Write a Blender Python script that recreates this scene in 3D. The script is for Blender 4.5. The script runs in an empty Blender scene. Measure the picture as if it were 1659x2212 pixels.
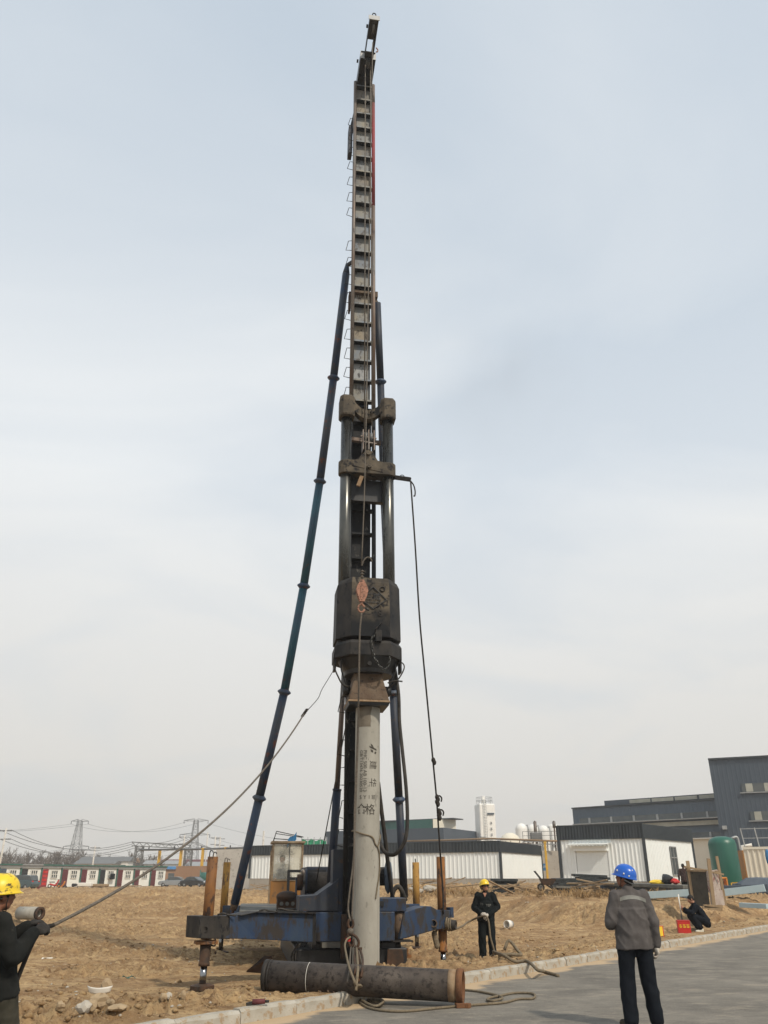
import bpy, bmesh, math, random
import numpy as np
from mathutils import Vector, Matrix, noise as mnoise
R = math.radians
SC = bpy.context.scene
COL = SC.collection
random.seed(7)

# ------------------------------------------------------------------ camera
# pixel units below are those of the photograph scaled to 1659 x 2212
FPX, CXP, CYP = 1720.0, 829.5, 1106.0
PITCH = R(24.72)
CAMH = 1.62
cam_d = bpy.data.cameras.new('camera')
cam_d.sensor_fit = 'VERTICAL'
cam_d.sensor_height = 36.0
cam_d.lens = 36.0 * FPX / 2212.0
cam_d.clip_start = 0.05
cam_d.clip_end = 6000
cam = bpy.data.objects.new('camera', cam_d)
COL.objects.link(cam)
cam.location = (0, 0, CAMH)
cam.rotation_euler = (R(90) + PITCH, 0, 0)
SC.camera = cam

# ------------------------------------------------------------------ sky and sun
SUN_EL, SUN_AZ = R(46), R(38)          # azimuth: angle right of straight-behind-the-camera
sun_dir = Vector((math.sin(SUN_AZ) * math.cos(SUN_EL), -math.cos(SUN_AZ) * math.cos(SUN_EL), math.sin(SUN_EL)))
world = bpy.data.worlds.new('World')
SC.world = world
world.use_nodes = True
wt = world.node_tree
for n in list(wt.nodes):
    wt.nodes.remove(n)


def wn(t, **kw):
    n = wt.nodes.new(t)
    for k, v in kw.items():
        setattr(n, k, v)
    return n


w_out = wn('ShaderNodeOutputWorld')
w_bg = wn('ShaderNodeBackground')
w_bg.inputs['Strength'].default_value = 0.12
w_sky = wn('ShaderNodeTexSky', sky_type='NISHITA')
w_sky.sun_disc = False
w_sky.sun_elevation = SUN_EL
w_sky.sun_rotation = math.atan2(sun_dir.x, sun_dir.y)
w_sky.air_density = 1.2
w_sky.dust_density = 4.0
w_sky.ozone_density = 1.2
# thin high cloud: stretched noise on the sky direction, thicker towards the horizon like any cloud sheet seen edge-on
w_tc = wn('ShaderNodeTexCoord')
w_sep = wn('ShaderNodeSeparateXYZ')
wt.links.new(w_tc.outputs['Generated'], w_sep.inputs[0])
w_zc = wn('ShaderNodeMath', operation='MAXIMUM')
w_zc.inputs[1].default_value = 0.0
wt.links.new(w_sep.outputs['Z'], w_zc.inputs[0])
w_za = wn('ShaderNodeMath', operation='ADD')
w_za.inputs[1].default_value = 0.25
wt.links.new(w_zc.outputs[0], w_za.inputs[0])
w_div = wn('ShaderNodeVectorMath', operation='DIVIDE')
w_cmb = wn('ShaderNodeCombineXYZ')
for i in range(3):
    wt.links.new(w_za.outputs[0], w_cmb.inputs[i])
wt.links.new(w_tc.outputs['Generated'], w_div.inputs[0])
wt.links.new(w_cmb.outputs[0], w_div.inputs[1])
w_map = wn('ShaderNodeMapping')
w_map.inputs['Rotation'].default_value = (0, 0, R(28))
w_map.inputs['Scale'].default_value = (0.85, 1.25, 1.0)
w_map.inputs['Location'].default_value = (1.7, 0.2, 0.6)
wt.links.new(w_div.outputs[0], w_map.inputs['Vector'])
w_n = wn('ShaderNodeTexNoise')
w_n.inputs['Scale'].default_value = 1.15
w_n.inputs['Detail'].default_value = 5.0
w_n.inputs['Roughness'].default_value = 0.5
w_n.inputs['Distortion'].default_value = 0.6
wt.links.new(w_map.outputs[0], w_n.inputs['Vector'])
w_r = wn('ShaderNodeMapRange')
w_r.inputs['From Min'].default_value = 0.34
w_r.inputs['From Max'].default_value = 0.66
w_r.inputs['To Min'].default_value = 0.12
w_r.inputs['To Max'].default_value = 0.62
wt.links.new(w_n.outputs['Fac'], w_r.inputs['Value'])
# extinction of blue towards the horizon (dusty air)
w_h = wn('ShaderNodeMapRange')
w_h.inputs['From Min'].default_value = 0.0
w_h.inputs['From Max'].default_value = 0.45
w_h.inputs['To Min'].default_value = 1.0
w_h.inputs['To Max'].default_value = 0.0
wt.links.new(w_sep.outputs['Z'], w_h.inputs['Value'])
# the cloud veil looks thicker the lower one looks through it
w_v = wn('ShaderNodeMapRange')
w_v.inputs['From Min'].default_value = 0.28
w_v.inputs['From Max'].default_value = 0.92
w_v.inputs['To Min'].default_value = 0.62
w_v.inputs['To Max'].default_value = -0.12
wt.links.new(w_sep.outputs['Z'], w_v.inputs['Value'])
w_ad = wn('ShaderNodeMath', operation='ADD')
w_ad.use_clamp = True
wt.links.new(w_r.outputs[0], w_ad.inputs[0])
wt.links.new(w_v.outputs[0], w_ad.inputs[1])
w_mx = wn('ShaderNodeMath', operation='MAXIMUM')
wt.links.new(w_ad.outputs[0], w_mx.inputs[0])
wt.links.new(w_h.outputs[0], w_mx.inputs[1])
w_cc = wn('ShaderNodeMix', data_type='RGBA')
w_cc.inputs['A'].default_value = (7.15, 7.4, 7.55, 1)
w_cc.inputs['B'].default_value = (6.2, 5.95, 5.5, 1)
wt.links.new(w_h.outputs[0], w_cc.inputs['Factor'])
w_mix = wn('ShaderNodeMix', data_type='RGBA')
wt.links.new(w_mx.outputs[0], w_mix.inputs['Factor'])
w_tint = wn('ShaderNodeMix', data_type='RGBA')
w_tint.blend_type = 'MIX'
w_tint.inputs['Factor'].default_value = 0.75
w_tint.inputs['B'].default_value = (4.7, 5.65, 6.6, 1)
wt.links.new(w_sky.outputs[0], w_tint.inputs['A'])
wt.links.new(w_tint.outputs['Result'], w_mix.inputs['A'])
wt.links.new(w_cc.outputs['Result'], w_mix.inputs['B'])
wt.links.new(w_mix.outputs['Result'], w_bg.inputs['Color'])
wt.links.new(w_bg.outputs[0], w_out.inputs['Surface'])

sun_d = bpy.data.lights.new('sun', 'SUN')
sun_d.energy = 3.0
sun_d.angle = R(3.0)
sun_d.color = (1.0, 0.90, 0.76)
sun = bpy.data.objects.new('sun', sun_d)
COL.objects.link(sun)
sun.rotation_euler = (-sun_dir).to_track_quat('-Z', 'Y').to_euler()

SC.view_settings.view_transform = 'Standard'
SC.view_settings.look = 'None'
SC.view_settings.exposure = 0.0
SC.view_settings.gamma = 1.0
SC.view_settings.use_curve_mapping = False
SC.cycles.use_denoising = True
SC.cycles.max_bounces = 6
SC.cycles.volume_bounces = 0
SC.cycles.transparent_max_bounces = 12

# ------------------------------------------------------------------ pixel -> place
cp, sp = math.cos(PITCH), math.sin(PITCH)


def ray(x, y):
    dx, dy = (x - CXP) / FPX, (CYP - y) / FPX
    return Vector((dx, cp - dy * sp, sp + dy * cp))


def P(x, y, Y):
    """point on the pixel's ray at the given distance north of the camera"""
    d = ray(x, y)
    return Vector((0, 0, CAMH)) + d * (Y / d.y)


def G(x, y, z=0.0):
    """point on the pixel's ray at height z"""
    d = ray(x, y)
    return Vector((0, 0, CAMH)) + d * ((z - CAMH) / d.z)


# ------------------------------------------------------------------ materials
def lin(c):
    return tuple(c) + (1.0,)


MATS = {}


def mat(name, c1, c2=None, c3=None, scale=4.0, rough=0.7, metal=0.0, bump=0.0, bscale=None, spots=0.0,
        spot_scale=None, streak=1.0, detail=6.0, lo=0.35, hi=0.65, coat=0.0, spec=0.5, stretch=(1, 1, 1), rvar=0.0):
    if name in MATS:
        return MATS[name]
    m = bpy.data.materials.new(name)
    m.use_nodes = True
    nt = m.node_tree
    b = nt.nodes['Principled BSDF']
    b.inputs['Roughness'].default_value = rough
    b.inputs['Metallic'].default_value = metal
    if spec == 0.5:
        spec = 0.12 if rough >= 0.8 else 0.2 if rough >= 0.6 else 0.32 if rough >= 0.5 else 0.5
    b.inputs['Specular IOR Level'].default_value = spec
    if coat:
        b.inputs['Coat Weight'].default_value = coat
        b.inputs['Coat Roughness'].default_value = 0.15
    b.inputs['Base Color'].default_value = lin(c1)
    L = nt.links.new
    tc = nt.nodes.new('ShaderNodeTexCoord')
    mp = nt.nodes.new('ShaderNodeMapping')
    mp.inputs['Scale'].default_value = (stretch[0], stretch[1], stretch[2] * streak)
    L(tc.outputs['Object'], mp.inputs['Vector'])
    if c2 is not None:
        n = nt.nodes.new('ShaderNodeTexNoise')
        n.inputs['Scale'].default_value = scale
        n.inputs['Detail'].default_value = detail
        n.inputs['Roughness'].default_value = 0.62
        L(mp.outputs[0], n.inputs['Vector'])
        mr = nt.nodes.new('ShaderNodeMapRange')
        mr.inputs['From Min'].default_value = lo
        mr.inputs['From Max'].default_value = hi
        L(n.outputs['Fac'], mr.inputs['Value'])
        mx = nt.nodes.new('ShaderNodeMix')
        mx.data_type = 'RGBA'
        mx.inputs['A'].default_value = lin(c1)
        mx.inputs['B'].default_value = lin(c2)
        L(mr.outputs[0], mx.inputs['Factor'])
        out = mx.outputs['Result']
        if c3 is not None:
            n2 = nt.nodes.new('ShaderNodeTexNoise')
            n2.inputs['Scale'].default_value = spot_scale or scale * 2.7
            n2.inputs['Detail'].default_value = 5.0
            n2.inputs['Roughness'].default_value = 0.7
            mp2 = nt.nodes.new('ShaderNodeMapping')
            mp2.inputs['Location'].default_value = (3.1, 7.7, 1.3)
            mp2.inputs['Scale'].default_value = (stretch[0], stretch[1], stretch[2] * streak)
            L(tc.outputs['Object'], mp2.inputs['Vector'])
            L(mp2.outputs[0], n2.inputs['Vector'])
            mr2 = nt.nodes.new('ShaderNodeMapRange')
            mr2.inputs['From Min'].default_value = 0.62 - spots * 0.3
            mr2.inputs['From Max'].default_value = 0.70 - spots * 0.3
            L(n2.outputs['Fac'], mr2.inputs['Value'])
            mx2 = nt.nodes.new('ShaderNodeMix')
            mx2.data_type = 'RGBA'
            mx2.inputs['B'].default_value = lin(c3)
            L(mr2.outputs[0], mx2.inputs['Factor'])
            L(out, mx2.inputs['A'])
            out = mx2.outputs['Result']
        L(out, b.inputs['Base Color'])
        if rvar:
            mr3 = nt.nodes.new('ShaderNodeMapRange')
            mr3.inputs['To Min'].default_value = max(0.05, rough - rvar)
            mr3.inputs['To Max'].default_value = min(1, rough + rvar)
            L(n.outputs['Fac'], mr3.inputs['Value'])
            L(mr3.outputs[0], b.inputs['Roughness'])
    if bump:
        nb = nt.nodes.new('ShaderNodeTexNoise')
        nb.inputs['Scale'].default_value = bscale or scale * 4
        nb.inputs['Detail'].default_value = 6.0
        L(mp.outputs[0], nb.inputs['Vector'])
        bp = nt.nodes.new('ShaderNodeBump')
        bp.inputs['Strength'].default_value = 0.6
        bp.inputs['Distance'].default_value = bump
        L(nb.outputs['Fac'], bp.inputs['Height'])
        L(bp.outputs[0], b.inputs['Normal'])
    MATS[name] = m
    return m


M = {}
M['mast_panel'] = mat('mast_panel', (0.12, 0.145, 0.175), (0.22, 0.205, 0.165), (0.05, 0.045, 0.04), scale=2.2, rough=0.55, metal=0.1, bump=0.004, spots=0.25, streak=0.6, rvar=0.15)
M['mast_tan'] = mat('mast_tan', (0.24, 0.205, 0.15), (0.15, 0.155, 0.16), (0.06, 0.05, 0.04), scale=2.6, rough=0.6, bump=0.004, spots=0.22, streak=0.5, rvar=0.15)
M['mast_pale'] = mat('mast_pale', (0.34, 0.345, 0.33), (0.20, 0.215, 0.23), (0.03, 0.03, 0.03), scale=3.0, rough=0.5, bump=0.004, spots=0.3, streak=0.5, rvar=0.15)
M['mast_soot_shade'] = mat('mast_soot_shade', (0.009, 0.011, 0.014), (0.022, 0.022, 0.022), (0.12, 0.112, 0.10), scale=3.0, rough=0.6, bump=0.004, spots=0.1, streak=0.5)  # soot on the lower mast, painted shade on the upper cross plates
M['dark_blue'] = mat('dark_blue', (0.013, 0.022, 0.042), (0.030, 0.034, 0.042), (0.06, 0.04, 0.03), scale=2.0, rough=0.55, bump=0.003, spots=0.15)
M['rail_rust'] = mat('rail_rust', (0.13, 0.085, 0.06), (0.17, 0.16, 0.145), (0.06, 0.05, 0.045), scale=3.0, rough=0.5, metal=0.35, bump=0.003, spots=0.2, streak=0.25)
M['rail_red'] = mat('rail_red', (0.24, 0.035, 0.04), (0.15, 0.055, 0.045), (0.07, 0.05, 0.045), scale=3.0, rough=0.6, bump=0.003, spots=0.1, streak=0.3)
M['blue_paint'] = mat('blue_paint', (0.016, 0.036, 0.085), (0.030, 0.048, 0.078), (0.032, 0.027, 0.024), scale=2.6, rough=0.5, bump=0.006, spots=0.42, spot_scale=4.0, streak=0.45, detail=10, rvar=0.15)
M['brace_blue'] = mat('brace_blue', (0.024, 0.050, 0.105), (0.055, 0.064, 0.074), (0.15, 0.055, 0.036), scale=1.6, rough=0.5, bump=0.004, spots=0.16, rvar=0.12)
M['brace_teal'] = mat('brace_teal', (0.028, 0.105, 0.14), (0.036, 0.07, 0.11), (0.11, 0.06, 0.05), scale=1.6, rough=0.5, bump=0.004, spots=0.08)
M['hammer_mud'] = mat('hammer_mud', (0.045, 0.039, 0.032), (0.125, 0.102, 0.072), (0.014, 0.014, 0.015), scale=2.2, rough=0.75, bump=0.012, bscale=14, spots=0.3, detail=9)
M['hammer_dark'] = mat('hammer_dark', (0.015, 0.015, 0.0155), (0.040, 0.035, 0.030), (0.006, 0.007, 0.009), scale=3.0, rough=0.6, bump=0.006, spots=0.2, streak=0.6)
M['hammer_black'] = mat('hammer_black', (0.006, 0.007, 0.009), (0.014, 0.014, 0.014), scale=4.0, rough=0.45, bump=0.004)
M['cap_rust'] = mat('cap_rust', (0.085, 0.055, 0.035), (0.13, 0.095, 0.065), (0.035, 0.028, 0.024), scale=4.0, rough=0.75, bump=0.01, spots=0.2, detail=9)
M['cap_edge'] = mat('cap_edge', (0.22, 0.14, 0.08), (0.30, 0.22, 0.14), scale=8.0, rough=0.8, bump=0.006)
M['oily_steel'] = mat('oily_steel', (0.045, 0.047, 0.046), (0.12, 0.12, 0.11), (0.02, 0.02, 0.022), scale=3.0, rough=0.28, metal=0.75, bump=0.002, spots=0.1, streak=0.3, rvar=0.12)
M['chrome'] = mat('chrome', (0.28, 0.29, 0.30), (0.18, 0.18, 0.18), scale=6.0, rough=0.16, metal=1.0, streak=0.2)
M['jack_rust'] = mat('jack_rust', (0.27, 0.115, 0.03), (0.15, 0.075, 0.035), (0.055, 0.035, 0.025), scale=4.2, rough=0.7, bump=0.006, spots=0.35, streak=0.45, detail=8)
M['jack_ochre'] = mat('jack_ochre', (0.34, 0.19, 0.045), (0.24, 0.13, 0.04), (0.075, 0.045, 0.03), scale=4.0, rough=0.65, bump=0.006, spots=0.2, streak=0.4, detail=8)
M['jack_dark'] = mat('jack_dark', (0.035, 0.026, 0.020), (0.085, 0.045, 0.025), scale=5.0, rough=0.7, bump=0.006)
M['cab_orange'] = mat('cab_orange', (0.34, 0.15, 0.028), (0.24, 0.115, 0.035), (0.12, 0.075, 0.04), scale=2.4, rough=0.55, bump=0.003, spots=0.12, streak=0.5)
M['cab_frame'] = mat('cab_frame', (0.30, 0.24, 0.16), (0.17, 0.11, 0.065), scale=7.0, rough=0.7, bump=0.003)
M['concrete_pile'] = mat('concrete_pile', (0.30, 0.285, 0.245), (0.365, 0.35, 0.305), (0.205, 0.195, 0.17), scale=3.2, rough=0.85, bump=0.003, bscale=30, spots=0.12, streak=0.5, detail=10)
M['pile_mud'] = mat('pile_mud', (0.135, 0.115, 0.09), (0.19, 0.165, 0.13), scale=6.0, rough=0.9, bump=0.004)
M['stencil'] = mat('stencil', (0.055, 0.05, 0.042), (0.13, 0.12, 0.10), scale=40.0, rough=0.85, lo=0.45, hi=0.75)
M['wire_rope'] = mat('wire_rope', (0.16, 0.135, 0.105), (0.075, 0.066, 0.056), scale=40.0, rough=0.7, bump=0.003, bscale=90)
M['dark_rope'] = mat('dark_rope', (0.024, 0.022, 0.020), (0.045, 0.04, 0.036), scale=30.0, rough=0.8, bump=0.003, bscale=60)
M['hemp_rope'] = mat('hemp_rope', (0.21, 0.17, 0.115), (0.13, 0.105, 0.072), scale=30.0, rough=0.9, bump=0.004, bscale=70)
M['rubber'] = mat('rubber', (0.022, 0.021, 0.020), (0.055, 0.048, 0.04), scale=8.0, rough=0.6, bump=0.002)
M['block_pink'] = mat('block_pink', (0.40, 0.20, 0.135), (0.24, 0.125, 0.085), (0.06, 0.04, 0.034), scale=9.0, rough=0.65, bump=0.006, spots=0.28)
M['pipe_steel'] = mat('pipe_steel', (0.046, 0.038, 0.033), (0.085, 0.070, 0.058), (0.028, 0.023, 0.020), scale=4.5, rough=0.6, metal=0.1, bump=0.010, bscale=22, spots=0.32, detail=9, rvar=0.15)
M['pipe_rust'] = mat('pipe_rust', (0.20, 0.095, 0.045), (0.12, 0.06, 0.035), scale=7.0, rough=0.85, bump=0.008)
M['kerb'] = mat('kerb', (0.32, 0.295, 0.245), (0.43, 0.405, 0.35), (0.30, 0.225, 0.145), scale=2.4, rough=0.9, bump=0.010, bscale=20, spots=0.34, detail=9)
M['white_panel'] = mat('white_panel', (0.76, 0.80, 0.79), (0.80, 0.83, 0.82), (0.68, 0.69, 0.66), scale=0.6, rough=0.45, spots=-0.05, streak=0.3)
M['fascia'] = mat('fascia', (0.022, 0.031, 0.038), (0.030, 0.040, 0.047), scale=0.7, rough=0.45)
M['plinth'] = mat('plinth', (0.34, 0.31, 0.265), (0.40, 0.365, 0.31), (0.27, 0.245, 0.20), scale=0.6, rough=0.9, bump=0.01, spots=0.2, detail=8)
M['ware_blue'] = mat('ware_blue', (0.046, 0.064, 0.086), (0.056, 0.074, 0.097), scale=0.25, rough=0.5)
M['ware_blue2'] = mat('ware_blue2', (0.075, 0.104, 0.137), (0.088, 0.117, 0.15), scale=0.25, rough=0.5)
M['cream'] = mat('cream', (0.66, 0.61, 0.50), (0.70, 0.66, 0.55), scale=0.5, rough=0.6)
M['trans_panel'] = mat('trans_panel', (0.30, 0.30, 0.25), (0.38, 0.38, 0.33), scale=1.0, rough=0.5)
M['glass_dark'] = mat('glass_dark', (0.05, 0.065, 0.07), (0.09, 0.10, 0.10), scale=1.0, rough=0.15)
M['tank_white'] = mat('tank_white', (0.80, 0.79, 0.75), (0.74, 0.73, 0.69), scale=0.6, rough=0.5)
M['tank_green'] = mat('tank_green', (0.005, 0.080, 0.054), (0.008, 0.10, 0.066), (0.06, 0.12, 0.09), scale=1.2, rough=0.4, spots=-0.05, streak=0.3)
M['yellow'] = mat('yellow', (0.62, 0.36, 0.03), (0.50, 0.30, 0.04), scale=3.0, rough=0.5)
M['steel_grey'] = mat('steel_grey', (0.13, 0.135, 0.135), (0.19, 0.19, 0.185), scale=3.0, rough=0.55, metal=0.3)
M['galv'] = mat('galv', (0.28, 0.29, 0.29), (0.36, 0.365, 0.36), scale=2.0, rough=0.5, metal=0.3)
M['black_steel'] = mat('black_steel', (0.02, 0.021, 0.023), (0.035, 0.034, 0.033), scale=3.0, rough=0.6)
M['wood'] = mat('wood', (0.33, 0.24, 0.145), (0.22, 0.16, 0.10), scale=6.0, rough=0.85, bump=0.004, stretch=(1, 1, 0.2))
M['ply_dark'] = mat('ply_dark', (0.055, 0.050, 0.042), (0.085, 0.077, 0.062), (0.035, 0.032, 0.03), scale=2.2, rough=0.8, bump=0.004, spots=0.2, detail=9)
M['ply_light'] = mat('ply_light', (0.44, 0.38, 0.33), (0.32, 0.26, 0.225), (0.22, 0.095, 0.08), scale=2.2, rough=0.85, bump=0.003, spots=0.25, detail=8)
M['black_board'] = mat('black_board', (0.020, 0.024, 0.026), (0.045, 0.050, 0.050), (0.10, 0.105, 0.10), scale=3.0, rough=0.6, spots=0.05)
M['grey_board'] = mat('grey_board', (0.16, 0.155, 0.135), (0.11, 0.11, 0.10), scale=3.0, rough=0.8)
M['pale_blue'] = mat('pale_blue', (0.36, 0.47, 0.51), (0.42, 0.51, 0.54), scale=2.0, rough=0.5)
M['slate'] = mat('slate', (0.06, 0.08, 0.105), (0.075, 0.095, 0.12), scale=1.0, rough=0.6)
M['skin'] = mat('skin', (0.36, 0.185, 0.115), (0.30, 0.145, 0.09), scale=18.0, rough=0.5)
M['skin_dark'] = mat('skin_dark', (0.24, 0.105, 0.062), (0.195, 0.085, 0.05), scale=18.0, rough=0.5)
M['hair'] = mat('hair', (0.012, 0.010, 0.009), (0.02, 0.017, 0.015), scale=60.0, rough=0.6, bump=0.002)
M['cloth_black'] = mat('cloth_black', (0.005, 0.0075, 0.008), (0.009, 0.0115, 0.012), scale=9.0, rough=0.85, bump=0.004, bscale=24)
M['cloth_navy'] = mat('cloth_navy', (0.0045, 0.0065, 0.0105), (0.008, 0.0105, 0.015), scale=9.0, rough=0.85, bump=0.004, bscale=24)
M['cloth_char'] = mat('cloth_char', (0.009, 0.010, 0.0095), (0.017, 0.0175, 0.016), (0.035, 0.033, 0.028), scale=7.0, rough=0.9, bump=0.005, bscale=22, spots=-0.05)
M['cloth_olive'] = mat('cloth_olive', (0.030, 0.028, 0.021), (0.05, 0.046, 0.034), scale=7.0, rough=0.9, bump=0.005, bscale=20)
M['cloth_grey'] = mat('cloth_grey', (0.075, 0.068, 0.066), (0.105, 0.096, 0.092), scale=6.0, rough=0.88, bump=0.005, bscale=22)
M['cloth_brown'] = mat('cloth_brown', (0.045, 0.028, 0.026), (0.06, 0.038, 0.034), scale=6.0, rough=0.88)
M['reflective'] = mat('reflective', (0.20, 0.20, 0.18), (0.16, 0.16, 0.145), scale=20.0, rough=0.6)
M['glove_white'] = mat('glove_white', (0.50, 0.46, 0.40), (0.30, 0.26, 0.22), scale=12.0, rough=0.9, bump=0.003, lo=0.45)
M['glove_dark'] = mat('glove_dark', (0.022, 0.021, 0.020), (0.04, 0.037, 0.034), scale=14.0, rough=0.85, bump=0.003)
M['helmet_yellow'] = mat('helmet_yellow', (0.80, 0.55, 0.02), (0.76, 0.49, 0.02), scale=6.0, rough=0.32)
M['helmet_scuffed'] = mat('helmet_scuffed', (0.78, 0.56, 0.02), (0.72, 0.50, 0.02), (0.07, 0.05, 0.012), scale=6.0, rough=0.42, spots=0.36, spot_scale=13.0, stretch=(1, 1, 1.8))
M['helmet_blue'] = mat('helmet_blue', (0.010, 0.095, 0.46), (0.012, 0.105, 0.48), scale=6.0, rough=0.28)
M['shoe'] = mat('shoe', (0.018, 0.016, 0.014), (0.06, 0.048, 0.034), scale=12.0, rough=0.8)
M['white'] = mat('white', (0.74, 0.72, 0.66), (0.66, 0.64, 0.58), scale=6.0, rough=0.6)
M['red'] = mat('red', (0.52, 0.028, 0.022), (0.42, 0.025, 0.02), scale=6.0, rough=0.5)
M['red_door'] = mat('red_door', (0.25, 0.035, 0.04), (0.20, 0.032, 0.035), scale=3.0, rough=0.55)
M['maroon'] = mat('maroon', (0.13, 0.035, 0.038), (0.10, 0.03, 0.032), scale=3.0, rough=0.6)
M['green_trim'] = mat('green_trim', (0.03, 0.12, 0.095), (0.04, 0.14, 0.11), scale=2.0, rough=0.5)
M['cabin_white'] = mat('cabin_white', (0.68, 0.69, 0.64), (0.74, 0.75, 0.70), (0.40, 0.38, 0.33), scale=1.0, rough=0.6, spots=-0.02)
M['bright_yellow'] = mat('bright_yellow', (0.78, 0.55, 0.04), (0.72, 0.48, 0.04), scale=6.0, rough=0.5)
M['orange'] = mat('orange', (0.65, 0.24, 0.035), (0.55, 0.19, 0.03), scale=4.0, rough=0.5)
M['green_net'] = mat('green_net', (0.05, 0.40, 0.20), (0.07, 0.47, 0.24), scale=5.0, rough=0.8)
M['blue_cloth'] = mat('blue_cloth', (0.035, 0.14, 0.30), (0.05, 0.18, 0.33), scale=9.0, rough=0.8)
M['brick_far'] = mat('brick_far', (0.27, 0.16, 0.10), (0.33, 0.20, 0.12), scale=6.0, rough=0.9)
M['render_grey'] = mat('render_grey', (0.52, 0.49, 0.44), (0.60, 0.57, 0.51), (0.36, 0.335, 0.29), scale=0.8, rough=0.9, bump=0.01, spots=0.2)
M['car_silver'] = mat('car_silver', (0.36, 0.39, 0.41), (0.38, 0.41, 0.43), scale=3.0, rough=0.3, metal=0.6, coat=0.5)
M['car_black'] = mat('car_black', (0.012, 0.014, 0.017), (0.016, 0.018, 0.02), scale=3.0, rough=0.25, coat=0.7)
M['car_teal'] = mat('car_teal', (0.035, 0.07, 0.08), (0.045, 0.08, 0.09), scale=3.0, rough=0.3, coat=0.6)
M['lamp'] = mat('lamp', (0.75, 0.76, 0.76), (0.65, 0.66, 0.66), scale=9.0, rough=0.12)
M['twig'] = mat('twig', (0.115, 0.095, 0.078), (0.16, 0.135, 0.11), scale=0.5, rough=0.95)
M['straw'] = mat('straw', (0.36, 0.24, 0.12), (0.27, 0.18, 0.085), scale=4.0, rough=0.95)
M['sock'] = mat('sock', (0.62, 0.60, 0.50), (0.55, 0.53, 0.44), scale=9.0, rough=0.9)
M['sunglass'] = mat('sunglass', (0.01, 0.01, 0.011), (0.014, 0.014, 0.015), scale=9.0, rough=0.08)
M['rock'] = mat('rock', (0.30, 0.225, 0.14), (0.37, 0.28, 0.175), (0.22, 0.16, 0.10), scale=5.0, rough=0.95, bump=0.01, spots=0.2)
M['pale_rock'] = mat('pale_rock', (0.42, 0.385, 0.325), (0.34, 0.31, 0.26), scale=7.0, rough=0.95, bump=0.008)


def ram_material():
    """muddy cast face with an oil stain creeping up from the lower edge"""
    m = M['hammer_mud'].copy()
    m.name = 'ram_face'
    nt = m.node_tree
    b = nt.nodes['Principled BSDF']
    src = b.inputs['Base Color'].links[0].from_socket
    tc = nt.nodes.new('ShaderNodeTexCoord')
    sx = nt.nodes.new('ShaderNodeSeparateXYZ')
    nt.links.new(tc.outputs['Object'], sx.inputs[0])
    n = nt.nodes.new('ShaderNodeTexNoise')
    n.inputs['Scale'].default_value = 2.4
    n.inputs['Detail'].default_value = 5
    nt.links.new(tc.outputs['Object'], n.inputs['Vector'])
    ma = nt.nodes.new('ShaderNodeMath')
    ma.operation = 'MULTIPLY_ADD'
    nt.links.new(n.outputs['Fac'], ma.inputs[0])
    ma.inputs[1].default_value = -0.9
    nt.links.new(sx.outputs['Z'], ma.inputs[2])
    mr = nt.nodes.new('ShaderNodeMapRange')
    mr.inputs['From Min'].default_value = 6.02
    mr.inputs['From Max'].default_value = 6.28
    nt.links.new(ma.outputs[0], mr.inputs['Value'])
    mx = nt.nodes.new('ShaderNodeMix')
    mx.data_type = 'RGBA'
    mx.inputs['A'].default_value = (0.010, 0.011, 0.013, 1)
    nt.links.new(mr.outputs[0], mx.inputs['Factor'])
    nt.links.new(src, mx.inputs['B'])
    nt.links.new(mx.outputs['Result'], b.inputs['Base Color'])
    return m


M['ram_face'] = ram_material()


def glass_mat(name, alpha=0.42, rough=0.12, dirt=(0.68, 0.64, 0.52)):
    """dirty pane: part see-through, part pale film for dust and painted sky reflection, with wiped patches"""
    m = bpy.data.materials.new(name)
    m.use_nodes = True
    nt = m.node_tree
    b = nt.nodes['Principled BSDF']
    b.inputs['Base Color'].default_value = lin(dirt)  # dust tint, brightened to paint in the reflected sky
    b.inputs['Roughness'].default_value = rough
    tc = nt.nodes.new('ShaderNodeTexCoord')
    n = nt.nodes.new('ShaderNodeTexNoise')
    n.inputs['Scale'].default_value = 2.3
    n.inputs['Detail'].default_value = 6
    nt.links.new(tc.outputs['Object'], n.inputs['Vector'])
    r = nt.nodes.new('ShaderNodeMapRange')
    r.inputs['From Min'].default_value = 0.42
    r.inputs['From Max'].default_value = 0.56
    r.inputs['To Min'].default_value = alpha * 0.55
    r.inputs['To Max'].default_value = min(1, alpha * 1.7)
    nt.links.new(n.outputs['Fac'], r.inputs['Value'])
    nt.links.new(r.outputs[0], b.inputs['Alpha'])
    MATS[name] = m
    return m


M['cab_glass'] = glass_mat('cab_glass', alpha=0.34)
M['cab_glass_thin'] = glass_mat('cab_glass_thin', alpha=0.12)

# ------------------------------------------------------------------ mesh helpers
def vec(p):
    return p if isinstance(p, Vector) else Vector(p)


def frame(d):
    d = vec(d).normalized()
    a = Vector((0, 0, 1)) if abs(d.z) < 0.95 else Vector((1, 0, 0))
    u = d.cross(a).normalized()
    return u, d.cross(u).normalized()


def smooth_path(pts, n=6):
    """Catmull-Rom through the points"""
    pts = [vec(p) for p in pts]
    if len(pts) < 3:
        return pts
    ext = [pts[0] * 2 - pts[1]] + pts + [pts[-1] * 2 - pts[-2]]
    out = []
    for i in range(1, len(ext) - 2):
        p0, p1, p2, p3 = ext[i - 1:i + 3]
        for k in range(n):
            t = k / n
            out.append(0.5 * ((2 * p1) + (p2 - p0) * t + (2 * p0 - 5 * p1 + 4 * p2 - p3) * t * t + (3 * p1 - p0 - 3 * p2 + p3) * t ** 3))
    out.append(pts[-1])
    return out


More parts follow.
